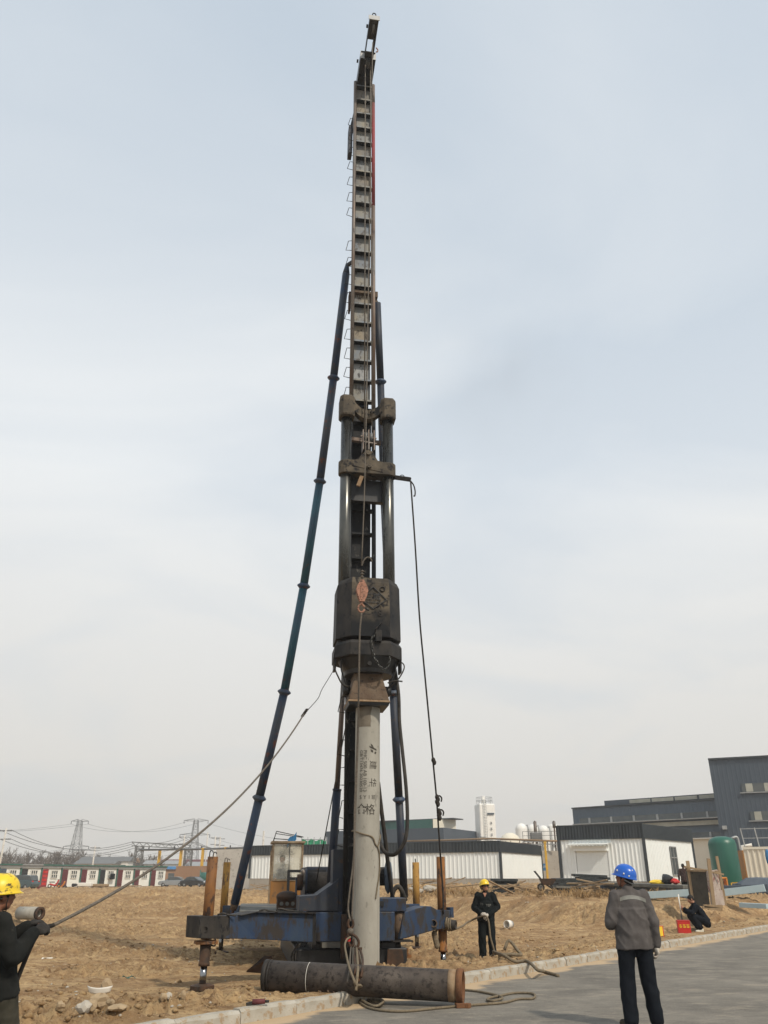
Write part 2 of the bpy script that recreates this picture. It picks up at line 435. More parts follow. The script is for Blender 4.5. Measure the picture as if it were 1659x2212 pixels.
class MB:
    def __init__(self):
        self.v, self.f, self.mi, self.sm = [], [], [], []
        self.cur = 0
        self.smooth = False

    def add(self, vs, fs, smooth=None):
        o = len(self.v)
        self.v += [tuple(p) for p in vs]
        s = self.smooth if smooth is None else smooth
        for f in fs:
            self.f.append(tuple(i + o for i in f))
            self.mi.append(self.cur)
            self.sm.append(s)
        return self

    def hexa(self, p):
        """8 corners: bottom ring 0-3, top ring 4-7"""
        return self.add(p, [(3, 2, 1, 0), (4, 5, 6, 7), (0, 1, 5, 4), (1, 2, 6, 5), (2, 3, 7, 6), (3, 0, 4, 7)], False)

    def box(self, c, s, rot=None):
        c = vec(c)
        hx, hy, hz = s[0] / 2, s[1] / 2, s[2] / 2
        q = [Vector(k) for k in ((-hx, -hy, -hz), (hx, -hy, -hz), (hx, hy, -hz), (-hx, hy, -hz), (-hx, -hy, hz), (hx, -hy, hz), (hx, hy, hz), (-hx, hy, hz))]
        if rot is not None:
            if not isinstance(rot, Matrix):
                rot = Matrix.Rotation(rot, 3, 'Z')
            q = [rot @ k for k in q]
        return self.hexa([c + k for k in q])

    def beam(self, a, b, w, h, up=(0, 0, 1)):
        """rectangular bar from a to b, w across, h along up"""
        a, b = vec(a), vec(b)
        d = (b - a).normalized()
        s = d.cross(vec(up))
        if s.length < 1e-4:
            s = d.cross(Vector((0, 1, 0)))
        s.normalize()
        u = s.cross(d).normalized()
        s, u = s * w / 2, u * h / 2
        return self.hexa([a - s - u, a + s - u, b + s - u, b - s - u, a - s + u, a + s + u, b + s + u, b - s + u])

    def cyl(self, a, b, r0, r1=None, n=16, caps=True, smooth=True):
        a, b = vec(a), vec(b)
        r1 = r0 if r1 is None else r1
        u, w = frame(b - a)
        vs = []
        for p, r in ((a, r0), (b, r1)):
            for k in range(n):
                t = 2 * math.pi * k / n
                vs.append(p + (u * math.cos(t) + w * math.sin(t)) * r)
        self.add(vs, [(k, (k + 1) % n, n + (k + 1) % n, n + k) for k in range(n)], smooth)
        if caps:
            o = len(self.v) - 2 * n
            for f in (tuple(range(n))[::-1], tuple(range(n, 2 * n))):
                self.f.append(tuple(i + o for i in f))
                self.mi.append(self.cur)
                self.sm.append(False)
        return self

    def pipe(self, a, b, ro, ri, n=24):
        """open pipe with wall"""
        a, b = vec(a), vec(b)
        u, w = frame(b - a)
        vs = []
        for p, r in ((a, ro), (b, ro), (b, ri), (a, ri)):
            for k in range(n):
                t = 2 * math.pi * k / n
                vs.append(p + (u * math.cos(t) + w * math.sin(t)) * r)
        fs = []
        for s in range(4):
            o0, o1 = s * n, ((s + 1) % 4) * n
            fs += [(o0 + k, o0 + (k + 1) % n, o1 + (k + 1) % n, o1 + k) for k in range(n)]
        return self.add(vs, fs, True)

    def tube(self, pts, r, n=8, caps=True, sm=0, radii=None):
        pts = smooth_path(pts, sm) if sm else [vec(p) for p in pts]
        m = len(pts)
        u = None
        vs = []
        for i, p in enumerate(pts):
            d = (pts[min(i + 1, m - 1)] - pts[max(i - 1, 0)]).normalized()
            if u is None:
                u, w = frame(d)
            else:
                u = (u - d * u.dot(d))
                if u.length < 1e-5:
                    u, w = frame(d)
                u.normalize()
                w = d.cross(u)
            rr = radii[min(i, len(radii) - 1)] if radii else r
            for k in range(n):
                t = 2 * math.pi * k / n
                vs.append(p + (u * math.cos(t) + w * math.sin(t)) * rr)
        fs = [(i * n + k, i * n + (k + 1) % n, (i + 1) * n + (k + 1) % n, (i + 1) * n + k) for i in range(m - 1) for k in range(n)]
        if caps:
            fs += [tuple(range(n))[::-1], tuple(range((m - 1) * n, m * n))]
        return self.add(vs, fs, True)

    def prism(self, poly, ext):
        """planar polygon (3D points) extruded by vector"""
        poly = [vec(p) for p in poly]
        e = vec(ext)
        n = len(poly)
        vs = poly + [p + e for p in poly]
        fs = [tuple(range(n))[::-1], tuple(range(n, 2 * n))] + [(k, (k + 1) % n, n + (k + 1) % n, n + k) for k in range(n)]
        return self.add(vs, fs, False)

    def lathe(self, prof, c, n=24, axis=(0, 0, 1), smooth=True, phase=0.0):
        c, ax = vec(c), vec(axis).normalized()
        if abs(ax.z) > 0.999:
            u, w = Vector((1, 0, 0)), Vector((0, 1, 0))
        else:
            u, w = frame(ax)
        vs = []
        for r, h in prof:
            for k in range(n):
                t = 2 * math.pi * (k + phase) / n
                vs.append(c + ax * h + (u * math.cos(t) + w * math.sin(t)) * max(r, 1e-4))
        m = len(prof)
        fs = [(i * n + k, i * n + (k + 1) % n, (i + 1) * n + (k + 1) % n, (i + 1) * n + k) for i in range(m - 1) for k in range(n)]
        return self.add(vs, fs, smooth)

    def ball(self, c, r, n=12, m=8, rot=None):
        if not hasattr(r, '__len__'):
            r = (r, r, r)
        vs = []
        for i in range(m + 1):
            ph = math.pi * i / m
            for k in range(n):
                t = 2 * math.pi * k / n
                q = Vector((r[0] * math.sin(ph) * math.cos(t), r[1] * math.sin(ph) * math.sin(t), r[2] * math.cos(ph)))
                if rot is not None:
                    q = rot @ q
                vs.append(vec(c) + q)
        fs = [(i * n + k, (i + 1) * n + k, (i + 1) * n + (k + 1) % n, i * n + (k + 1) % n) for i in range(m) for k in range(n)]
        return self.add(vs, fs, True)

    def mesh(self, name, mats):
        me = bpy.data.meshes.new(name)
        me.from_pydata(self.v, [], self.f)
        if not isinstance(mats, (list, tuple)):
            mats = [mats]
        for m in mats:
            me.materials.append(M[m] if isinstance(m, str) else m)
        me.polygons.foreach_set('material_index', self.mi)
        me.polygons.foreach_set('use_smooth', self.sm)
        me.update()
        return me

    def build(self, name, mats, parent=None, bevel=0.0, seg=2):
        o = link(name, self.mesh(name, mats), parent)
        if bevel:
            md = o.modifiers.new('bevel', 'BEVEL')
            md.width = bevel
            md.segments = seg
            md.limit_method = 'ANGLE'
            md.angle_limit = R(40)
        return o


LOC = {}


def wloc(o):
    """accumulated translation of an object whose ancestors are only translated"""
    t = Vector(o.location)
    return t


def link(name, data, parent=None, loc=None, rot=None):
    o = bpy.data.objects.new(name, data)
    COL.objects.link(o)
    if loc is not None:
        o.location = loc
    if rot is not None:
        o.rotation_euler = rot
    if parent is not None:
        o.parent = parent
        o.matrix_parent_inverse = PINV.get(parent.name, Matrix.Identity(4))
    PINV[o.name] = world_of(o).inverted()
    return o


PINV = {}
WM = {}


def world_of(o):
    m = Matrix.LocRotScale(o.location, o.rotation_euler, o.scale)
    if o.parent is not None:
        m = WM[o.parent.name] @ o.matrix_parent_inverse @ m
    WM[o.name] = m
    return m


def tag(o, label, cat, group=None, kind=None):
    if label:
        o['label'] = label
    if cat:
        o['category'] = cat
    if group:
        o['group'] = group
    if kind or label:
        o['kind'] = kind or 'thing'
    return o


def thing(name, loc, label, cat, group=None):
    """an Empty at the thing's base that parents its parts (parts are modelled in world coordinates)"""
    o = bpy.data.objects.new(name, None)
    o.empty_display_size = 0.2
    COL.objects.link(o)
    o.location = loc
    PINV[o.name] = world_of(o).inverted()
    return tag(o, label, cat, group)


def share(name, me, parent, loc, rot=(0, 0, 0), scale=None):
    """another piece with shared mesh data, at a world place"""
    o = bpy.data.objects.new(name, me)
    COL.objects.link(o)
    o.location = loc
    o.rotation_euler = rot
    if scale:
        o.scale = scale
    if parent is not None:
        o.parent = parent
        o.matrix_parent_inverse = PINV[parent.name]
    PINV[o.name] = world_of(o).inverted()
    return o


def structure(o):
    o['kind'] = 'structure'
    return o


TMP = bpy.data.scenes.new('workbench')        # emptied and removed at the end of the script


def tmp_dg():
    with bpy.context.temp_override(scene=TMP, view_layer=TMP.view_layers[0]):
        dg = bpy.context.evaluated_depsgraph_get()
    dg.update()
    return dg


def evaluated(o, name, mats):
    """freeze modifiers into a fresh mesh and drop the source"""
    dg = tmp_dg()
    me = bpy.data.meshes.new_from_object(o.evaluated_get(dg))
    me.name = name
    me.materials.clear()
    for m in (mats if isinstance(mats, (list, tuple)) else [mats]):
        me.materials.append(M[m] if isinstance(m, str) else m)
    bpy.data.objects.remove(o)
    return me


def remeshed(mb, voxel, name, mats, smooth=6, wrinkle=0.0, wscale=9.0, seed=0):
    """union of overlapping closed pieces as one continuous surface"""
    me = mb.mesh(name + '_src', mats)
    o = bpy.data.objects.new(name + '_src', me)
    TMP.collection.objects.link(o)
    md = o.modifiers.new('r', 'REMESH')
    md.mode = 'VOXEL'
    md.voxel_size = voxel
    md.use_smooth_shade = True
    if smooth:
        ms = o.modifiers.new('s', 'SMOOTH')
        ms.factor = 0.5
        ms.iterations = smooth
    out = evaluated(o, name, mats)
    if wrinkle:
        k = len(out.vertices)
        co = np.empty(k * 3, np.float32)
        no = np.empty(k * 3, np.float32)
        out.vertices.foreach_get('co', co)
        out.vertex_normals.foreach_get('vector', no)
        co, no = co.reshape(-1, 3), no.reshape(-1, 3)
        amt = np.empty(k, np.float32)
        q = co * wscale
        for i in range(k):
            x, y, z = q[i]
            a = mnoise.noise((x * 0.9 + z * 0.35 + seed, y * 0.9 - z * 0.3, z * 0.62))
            b = mnoise.noise((x * 2.3 - z * 0.8, y * 2.3 + seed, z * 1.9 + x * 1.4))
            amt[i] = wrinkle * ((1 - abs(a)) ** 3 - 0.4) + wrinkle * 0.5 * b
        co = co + no * amt[:, None]
        out.vertices.foreach_set('co', co.ravel())
        out.update()
    out.polygons.foreach_set('use_smooth', [True] * len(out.polygons))
    return out


def text_mesh(s, size, depth=0.0):
    cu = bpy.data.curves.new('txt', 'FONT')
    cu.body = s
    cu.size = size
    cu.align_x = 'CENTER'
    cu.align_y = 'CENTER'
    cu.extrude = depth
    cu.resolution_u = 3
    o = bpy.data.objects.new('txt', cu)
    TMP.collection.objects.link(o)
    dg = tmp_dg()
    me = bpy.data.meshes.new_from_object(o.evaluated_get(dg))
    bpy.data.objects.remove(o)
    return me


def glyph_mesh(size, seed, depth=0.004):
    """a far character too small to read: crossing strokes in a square, in the XY plane"""
    rnd = random.Random(seed)
    mb = MB()
    s, t = size, size * 0.13
    x = rnd.uniform(-0.12, 0.12) * s
    mb.box((x, 0, 0), (t, s * 0.95, depth))
    for k in range(3):
        y = (k - 1) * 0.34 * s
        mb.box((rnd.uniform(-0.05, 0.05) * s, y, depth * 0.3 * (k + 1)), (s * rnd.uniform(0.55, 0.95), t, depth))
    mb.box((s * 0.3, -0.2 * s, depth * 0.7), (t, s * 0.5, depth))
    return mb.mesh('lettering', 'white')


# ------------------------------------------------------------------ noise on arrays
def _hash(ix, iy, s):
    h = (ix.astype(np.int64) * 374761393 + iy.astype(np.int64) * 668265263 + s * 144665) & 0x7fffffff
    h = ((h ^ (h >> 13)) * 1274126177) & 0x7fffffff
    h = h ^ (h >> 16)
    return (h & 0xffff) / 65535.0


def vnoise(x, y, s=0):
    ix, iy = np.floor(x), np.floor(y)
    fx, fy = x - ix, y - iy
    fx, fy = fx * fx * (3 - 2 * fx), fy * fy * (3 - 2 * fy)
    a, b = _hash(ix, iy, s), _hash(ix + 1, iy, s)
    c, d = _hash(ix, iy + 1, s), _hash(ix + 1, iy + 1, s)
    return (a * (1 - fx) + b * fx) * (1 - fy) + (c * (1 - fx) + d * fx) * fy


def fbm(x, y, oct=4, s=0, gain=0.5):
    t, amp, tot = 0, 1.0, 0
    for k in range(oct):
        t = t + amp * vnoise(x * 2 ** k, y * 2 ** k, s + k * 17)
        tot += amp
        amp *= gain
    return t / tot

# ------------------------------------------------------------------ ground, road, kerb
K0 = Vector((-1.66, 11.6, 0))
KD = Vector((0.61, 0.7925, 0)).normalized()
KN = Vector((-KD.y, KD.x, 0))            # points to the dirt side


def sstep(a, b, x):
    t = np.clip((x - a) / (b - a), 0, 1)
    return t * t * (3 - 2 * t)


def terrain(X, Y):
    X = np.asarray(X, float)
    Y = np.asarray(Y, float)
    d = (X - K0.x) * KN.x + (Y - K0.y) * KN.y
    near = np.clip(1.0 - (Y - 14) / 90.0, 0.25, 1)
    z = 0.135 - 0.21 * sstep(0.3, 3.6, d)
    z = z + 0.42 * sstep(42, 100, Y)
    # cut bank on the right, following the kerb and then swinging away to the left
    wob = (fbm(X * 0.35, Y * 0.35, 3, 5) - 0.5) * 2.2
    e1 = d - 2.3
    e2 = ((X - 3.0) * 13.0 + (Y - 43.0) * 7.5) / 15.0
    e = np.minimum(e1, e2) + wob
    z = z + 0.74 * sstep(0.0, 2.0, e) * sstep(-9, 2, X)
    # spoil heaps
    for cx, cy, rx, ry, h in ((-21, 62, 7, 3.0, 0.5), (-14.5, 60, 5.0, 2.6, 0.68), (-10.5, 57, 3.4, 2.2, 0.55), (-7.0, 46, 3.2, 2.4, 0.85), (-30, 70, 9, 4, 0.5),
                              (4.5, 56, 4.5, 2.4, 0.40), (2.5, 20.6, 2.2, 2.0, -0.16),
                              (-2.2, 13.9, 0.9, 0.35, 0.06), (-6.4, 12.5, 0.8, 0.4, 0.07)):
        q = ((X - cx) / rx) ** 2 + ((Y - cy) / ry) ** 2
        z = z + h * np.exp(-q * 1.3) * (0.75 + 0.5 * fbm(X * 0.9, Y * 0.9, 3, 9))
    # clods, ruts and dozer tracks
    cl = fbm(X * 2.2, Y * 2.2, 4, 1)
    rid = 1 - np.abs(2 * fbm(X * 3.4, Y * 3.4, 3, 23) - 1)
    patch = sstep(0.42, 0.60, fbm(X * 0.38, Y * 0.5, 3, 31))
    rut = fbm(X * 0.28 + Y * 0.05, Y * 2.6 - X * 0.5, 3, 41)
    edge = sstep(0.1, 0.9, d)
    far = 1 + sstep(25, 60, Y) * 0.9
    fine = (fbm(X * 9.0, Y * 9.0, 3, 91, 0.7) - 0.5)
    rough = (cl - 0.5) * 0.10 + (rid - 0.6) * 0.10 * (0.35 + patch) + fine * 0.085 * (0.2 + patch)
    clod = np.clip((fbm(X * 6.0, Y * 6.0, 2, 61) - 0.54) * 7.0, 0, 1) * 0.070 * (0.06 + patch) + np.clip((fbm(X * 13.0, Y * 13.0, 2, 67) - 0.55) * 6.0, 0, 1) * 0.045 * (0.12 + patch)
    z = z + edge * far * (rough + clod + (rut - 0.5) * 0.11)
    bankm = sstep(0.05, 0.5, e) * (1 - sstep(1.2, 2.6, e)) * sstep(-5, 4, X)
    z = z + bankm * (fbm(X * 2.4, Y * 2.4, 5, 77, 0.6) - 0.5) * 0.34
    z = np.where(d < 0.16, -0.07, z)
    return z


def GT(x, y):
    """where the pixel's ray meets the soil"""
    d = ray(x, y)
    t = np.geomspace(5, 400, 6000)
    X, Y, Z = d.x * t, d.y * t, CAMH + d.z * t
    h = terrain(X, Y)
    hit = Z < np.maximum(h, 0.0)
    i = int(np.argmax(hit)) if hit.any() else int(np.argmin(np.abs(Y - 58)))
    return Vector((X[i], Y[i], max(float(h[i]), 0.0)))


def gz(x, y):
    return float(terrain(np.array([x]), np.array([y]))[0])


def grid_mesh(name, Xs, Ys, Zs, material):
    ny, nx = Xs.shape
    co = np.stack([Xs, Ys, Zs], -1).reshape(-1, 3).astype(np.float32)
    idx = np.arange(ny * nx).reshape(ny, nx)
    q = np.stack([idx[:-1, :-1], idx[:-1, 1:], idx[1:, 1:], idx[1:, :-1]], -1).reshape(-1, 4)
    me = bpy.data.meshes.new(name)
    me.vertices.add(len(co))
    me.vertices.foreach_set('co', co.ravel())
    me.loops.add(q.size)
    me.loops.foreach_set('vertex_index', q.ravel().astype(np.int32))
    me.polygons.add(len(q))
    me.polygons.foreach_set('loop_start', (np.arange(len(q)) * 4).astype(np.int32))
    me.polygons.foreach_set('loop_total', np.full(len(q), 4, np.int32))
    me.polygons.foreach_set('use_smooth', np.ones(len(q), bool))
    me.update(calc_edges=True)
    me.materials.append(material)
    return me


def dirt_material():
    m = bpy.data.materials.new('dirt')
    m.use_nodes = True
    nt = m.node_tree
    b = nt.nodes['Principled BSDF']
    b.inputs['Roughness'].default_value = 0.95
    b.inputs['Specular IOR Level'].default_value = 0.15
    L = nt.links.new
    g = nt.nodes.new('ShaderNodeNewGeometry')

    def nz(scale, detail, stretch=(1, 1, 1), rough=0.6, loc=(0, 0, 0)):
        mp = nt.nodes.new('ShaderNodeMapping')
        mp.inputs['Scale'].default_value = stretch
        mp.inputs['Location'].default_value = loc
        L(g.outputs['Position'], mp.inputs['Vector'])
        n = nt.nodes.new('ShaderNodeTexNoise')
        n.inputs['Scale'].default_value = scale
        n.inputs['Detail'].default_value = detail
        n.inputs['Roughness'].default_value = rough
        L(mp.outputs[0], n.inputs['Vector'])
        return n.outputs['Fac']

    def rng(s, a, c):
        r = nt.nodes.new('ShaderNodeMapRange')
        r.inputs['From Min'].default_value = a
        r.inputs['From Max'].default_value = c
        L(s, r.inputs['Value'])
        return r.outputs[0]

    def mix(f, a, c):
        x = nt.nodes.new('ShaderNodeMix')
        x.data_type = 'RGBA'
        L(f, x.inputs['Factor'])
        for k, v in (('A', a), ('B', c)):
            if isinstance(v, tuple):
                x.inputs[k].default_value = lin(v)
            else:
                L(v, x.inputs[k])
        return x.outputs['Result']

    c = mix(rng(nz(0.42, 7, (0.8, 1.3, 1), rough=0.66), 0.40, 0.60), (0.275, 0.170, 0.084), (0.445, 0.302, 0.155))
    c = mix(rng(nz(1.3, 9, (0.3, 2.6, 1)), 0.50, 0.66), c, (0.52, 0.37, 0.20))
    c = mix(rng(nz(2.3, 9, loc=(4, 1, 2)), 0.56, 0.70), c, (0.215, 0.128, 0.063))
    c = mix(rng(nz(6.5, 9, (0.7, 1.3, 1), loc=(9, 3, 2), rough=0.72), 0.50, 0.62), c, (0.255, 0.160, 0.082))
    c = mix(rng(nz(15, 8, loc=(9, 3, 2), rough=0.7), 0.54, 0.66), c, (0.19, 0.115, 0.058))
    c = mix(rng(nz(38, 4, loc=(1, 8, 2)), 0.64, 0.72), c, (0.60, 0.50, 0.36))
    L(c, b.inputs['Base Color'])
    bp = nt.nodes.new('ShaderNodeBump')
    bp.inputs['Strength'].default_value = 0.9
    bp.inputs['Distance'].default_value = 0.075
    L(nz(11, 10, rough=0.75), bp.inputs['Height'])
    L(bp.outputs[0], b.inputs['Normal'])
    return m


M['dirt'] = dirt_material()
ys = np.concatenate([np.linspace(-40, 6.5, 24), np.geomspace(7.0, 180, 720), np.geomspace(186, 3500, 40)])
ts = np.concatenate([np.linspace(-1.9, -0.62, 40)[:-1], np.linspace(-0.62, 0.62, 600), np.linspace(0.62, 1.9, 40)[1:]])
wid = np.maximum(np.abs(ys), 8.0) + np.maximum(0, 8 - ys) * 1.0
Xg = ts[None, :] * wid[:, None]
Yg = np.repeat(ys[:, None], len(ts), 1)
ground = structure(link('ground', grid_mesh('ground', Xg, Yg, terrain(Xg, Yg), M['dirt'])))


def road_material():
    m = bpy.data.materials.new('asphalt')
    m.use_nodes = True
    nt = m.node_tree
    b = nt.nodes['Principled BSDF']
    b.inputs['Roughness'].default_value = 0.85
    b.inputs['Specular IOR Level'].default_value = 0.3
    L = nt.links.new
    g = nt.nodes.new('ShaderNodeNewGeometry')
    dot = nt.nodes.new('ShaderNodeVectorMath')
    dot.operation = 'DOT_PRODUCT'
    sub = nt.nodes.new('ShaderNodeVectorMath')
    sub.operation = 'SUBTRACT'
    sub.inputs[1].default_value = K0
    L(g.outputs['Position'], sub.inputs[0])
    L(sub.outputs[0], dot.inputs[0])
    dot.inputs[1].default_value = KN

    def nz(scale, detail, stretch=(1, 1, 1), rot=0.0, rough=0.6):
        mp = nt.nodes.new('ShaderNodeMapping')
        mp.inputs['Scale'].default_value = stretch
        mp.inputs['Rotation'].default_value = (0, 0, rot)
        L(g.outputs['Position'], mp.inputs['Vector'])
        n = nt.nodes.new('ShaderNodeTexNoise')
        n.inputs['Scale'].default_value = scale
        n.inputs['Detail'].default_value = detail
        n.inputs['Roughness'].default_value = rough
        L(mp.outputs[0], n.inputs['Vector'])
        return n.outputs['Fac']

    def rng(s, a, c, lo=0.0, hi=1.0):
        r = nt.nodes.new('ShaderNodeMapRange')
        r.inputs['From Min'].default_value = a
        r.inputs['From Max'].default_value = c
        r.inputs['To Min'].default_value = lo
        r.inputs['To Max'].default_value = hi
        L(s, r.inputs['Value'])
        return r.outputs[0]

    def mix(f, a, c):
        x = nt.nodes.new('ShaderNodeMix')
        x.data_type = 'RGBA'
        L(f, x.inputs['Factor'])
        for k, v in (('A', a), ('B', c)):
            if isinstance(v, tuple):
                x.inputs[k].default_value = lin(v)
            else:
                L(v, x.inputs[k])
        return x.outputs['Result']

    ang = -math.atan2(KD.y, KD.x)
    c = mix(rng(nz(0.9, 9, rough=0.7), 0.38, 0.62), (0.125, 0.113, 0.094), (0.205, 0.186, 0.153))
    c = mix(rng(nz(2.6, 9, (0.6, 1.4, 1), ang, 0.7), 0.52, 0.72), c, (0.30, 0.26, 0.20))
    c = mix(rng(nz(3.4, 9, (0.55, 1.6, 1), ang + 0.25, 0.72), 0.54, 0.70), c, (0.085, 0.078, 0.066))
    c = mix(rng(nz(45, 3), 0.55, 0.75), c, (0.085, 0.08, 0.07))
    c = mix(rng(nz(28, 6, rot=1.0, rough=0.75), 0.56, 0.68), c, (0.29, 0.265, 0.225))
    # blown soil collects against the kerb
    add = nt.nodes.new('ShaderNodeMath')
    add.operation = 'MULTIPLY_ADD'
    L(nz(0.9, 6, (0.6, 1.4, 1), ang), add.inputs[0])
    add.inputs[1].default_value = 1.5
    L(dot.outputs['Value'], add.inputs[2])
    c = mix(rng(add.outputs[0], 0.38, 0.52), c, (0.44, 0.325, 0.20))
    L(c, b.inputs['Base Color'])
    bp = nt.nodes.new('ShaderNodeBump')
    bp.inputs['Strength'].default_value = 0.5
    bp.inputs['Distance'].default_value = 0.012
    L(nz(45, 6, rough=0.7), bp.inputs['Height'])
    L(bp.outputs[0], b.inputs['Normal'])
    return m


M['asphalt'] = road_material()
rb = MB()
s0, s1 = -60, 400
a, b_ = K0 + KD * s0, K0 + KD * s1
rb.add([a - KN * 40, b_ - KN * 40, b_ + KN * 0.05, a + KN * 0.05], [(0, 1, 2, 3)])
road = structure(rb.build('road', 'asphalt'))

# kerb: separate precast stones with a chamfered road edge
kerb = structure(thing('kerb', K0, None, None))


def kerb_stone_mesh(L, h, w, seed):
    rnd = random.Random(seed)
    mb = MB()
    prof = [(-0.0, -0.05), (0.012, h - 0.035), (0.05, h), (w, h - 0.004), (w, -0.05)]
    n = 5
    vs = []
    for i in range(n + 1):
        x = -L / 2 + L * i / n
        for (y, z) in prof:
            j = rnd.uniform(-0.006, 0.006)
            vs.append((x, y + j, z + (rnd.uniform(-0.008, 0.006) if z > 0 else 0)))
    m = len(prof)
    fs = [(i * m + k, (i + 1) * m + k, (i + 1) * m + k + 1, i * m + k + 1) for i in range(n) for k in range(m - 1)]
    fs += [tuple(range(m)), tuple(range(n * m, n * m + m))[::-1]]
    mb.add(vs, fs, False)
    return mb.mesh('kerb_stone', 'kerb')


kmeshes = [kerb_stone_mesh(0.985, 0.152, 0.16, s) for s in range(6)]
ka = math.atan2(KD.y, KD.x)
for i in range(-14, 46):
    p = K0 + KD * (i * 1.0 + 0.35)
    rr = random.Random(i)
    share('kerb_stone', kmeshes[i % 6], kerb, p + Vector((0, 0, rr.uniform(-0.008, 0.008))) + KN * rr.uniform(-0.006, 0.006), (rr.uniform(-0.012, 0.012), 0, ka + rr.uniform(-0.007, 0.007) + 0.0))

# loose clods all over the worked soil
def clod_field(name, n, xr, yr, smin, smax, material, seed, cond=None, power=3.0):
    rs = np.random.RandomState(seed)
    yy = yr[0] * (yr[1] / yr[0]) ** rs.rand(n)
    xx = (rs.rand(n) * (xr[1] - xr[0]) + xr[0]) * yy
    d = (xx - K0.x) * KN.x + (yy - K0.y) * KN.y
    dens = fbm(xx * 0.45, yy * 0.45, 3, 31)
    keep = (d > 0.35) & (rs.rand(n) < np.clip((dens - 0.30) * 3.4, 0.08, 1))
    xx, yy = xx[keep], yy[keep]
    n = len(xx)
    zz = terrain(xx, yy)
    s = smin + (smax - smin) * rs.rand(n) ** power
    base = np.array([(1, 0, 0), (-1, 0, 0), (0, 1, 0), (0, -1, 0), (0, 0, 1), (0, 0, -1), (.6, .6, .55), (-.6, .55, .5), (.55, -.6, .5), (-.55, -.6, .55)], float)
    faces = np.array([(0, 2, 6), (2, 4, 6), (4, 0, 6), (2, 1, 7), (1, 4, 7), (4, 2, 7), (3, 0, 8), (0, 4, 8), (4, 3, 8), (1, 3, 9), (3, 4, 9), (4, 1, 9), (2, 0, 5), (1, 2, 5), (3, 1, 5), (0, 3, 5)])
    co = base[None] * (0.75 + 0.5 * rs.rand(n, 10, 1)) * np.stack([s * (0.8 + 0.6 * rs.rand(n)), s * (0.8 + 0.6 * rs.rand(n)), s * (0.5 + 0.4 * rs.rand(n))], -1)[:, None]
    a = rs.rand(n) * 6.28
    ca, sa = np.cos(a)[:, None], np.sin(a)[:, None]
    X = co[..., 0] * ca - co[..., 1] * sa + xx[:, None]
    Yv = co[..., 0] * sa + co[..., 1] * ca + yy[:, None]
    Z = co[..., 2] + zz[:, None] + (s * 0.15)[:, None]
    v = np.stack([X, Yv, Z], -1).reshape(-1, 3)
    f = (faces[None] + (np.arange(n) * 10)[:, None, None]).reshape(-1, 3)
    me = bpy.data.meshes.new(name)
    me.vertices.add(len(v))
    me.vertices.foreach_set('co', v.astype(np.float32).ravel())
    me.loops.add(f.size)
    me.loops.foreach_set('vertex_index', f.ravel().astype(np.int32))
    me.polygons.add(len(f))
    me.polygons.foreach_set('loop_start', (np.arange(len(f)) * 3).astype(np.int32))
    me.polygons.foreach_set('loop_total', np.full(len(f), 3, np.int32))
    me.update(calc_edges=True)
    me.materials.append(M[material])
    o = link(name, me)
    return o


tag(clod_field('dirt_clods', 22000, (-0.62, 0.62), (8.5, 60), 0.010, 0.058, 'dirt', 3, power=4.5), 'loose brown clods of soil scattered over the worked dirt', 'soil clods', kind='stuff')
tag(clod_field('gravel_bits', 3000, (-0.62, 0.62), (8.5, 45), 0.008, 0.035, 'pale_rock', 5, power=3.0), 'small pale stone chips lying in the dirt', 'gravel', kind='stuff')

# ------------------------------------------------------------------ pile driver
RA = R(9)
RX = Vector((math.cos(RA), math.sin(RA), 0))
RY = Vector((-math.sin(RA), math.cos(RA), 0))
RM = Matrix.Rotation(RA, 3, 'Z')


def LP(x, y, z):
    """leader frame: x right, y back, z up; the leader leans a touch"""
    return Vector((-0.476 - 0.0063 * (z - 1.6), 17.2, z)) + RX * x + RY * y


rig = thing('pile_driver', LP(0, 0.5, 0), 'tall blue pile driving rig with a ladder-like lead mast, braces and four jacks', 'pile driver')

# --- leader mast
mb = MB()
mb.box(LP(-0.022, 0.345, 18.45), (0.46, 0.42, 11.8), RM)
mb.cur = 1
mb.box(LP(-0.022, 0.345, 6.42), (0.46, 0.42, 12.2), RM)
mast = mb.build('leader_mast', ['dark_blue', 'mast_soot_shade'], rig, bevel=0.01)
for s in (-1, 1):
    if s < 0:
        mb = MB().cyl(LP(-0.285, 0, 12.4), LP(-0.285, 0, 24.46), 0.052, n=14)
        mb.build('guide_rail', 'rail_rust', mast)
    else:
        MB().cyl(LP(0.285, 0, 19.3), LP(0.285, 0, 23.6), 0.052, n=14).build('guide_rail', 'rail_red', mast)
        MB().cyl(LP(0.285, 0, 23.6), LP(0.285, 0, 24.42), 0.052, n=14).build('guide_rail', 'rail_rust', mast)
        MB().cyl(LP(0.285, 0, 12.4), LP(0.285, 0, 19.3), 0.052, n=14).build('guide_rail', 'rail_rust', mast)
    MB().cyl(LP(0.285 * s, 0, 0.42), LP(0.285 * s, 0, 12.4), 0.052, n=14).build('guide_rail', 'mast_soot_shade', mast)
PITCHZ = 0.613
rungs = []
for k in range(3):
    o = (0.0, 0.04, -0.03)[k]
    rungs.append(MB().tube([Vector((0, 0, 0.165)), Vector((-0.09, 0, 0.155 + o * 0.3)), Vector((-0.155, 0, -0.16 + o)), Vector((0, 0, -0.175 + o * 0.4))], 0.010, n=6).mesh('ladder_rung', 'black_steel'))
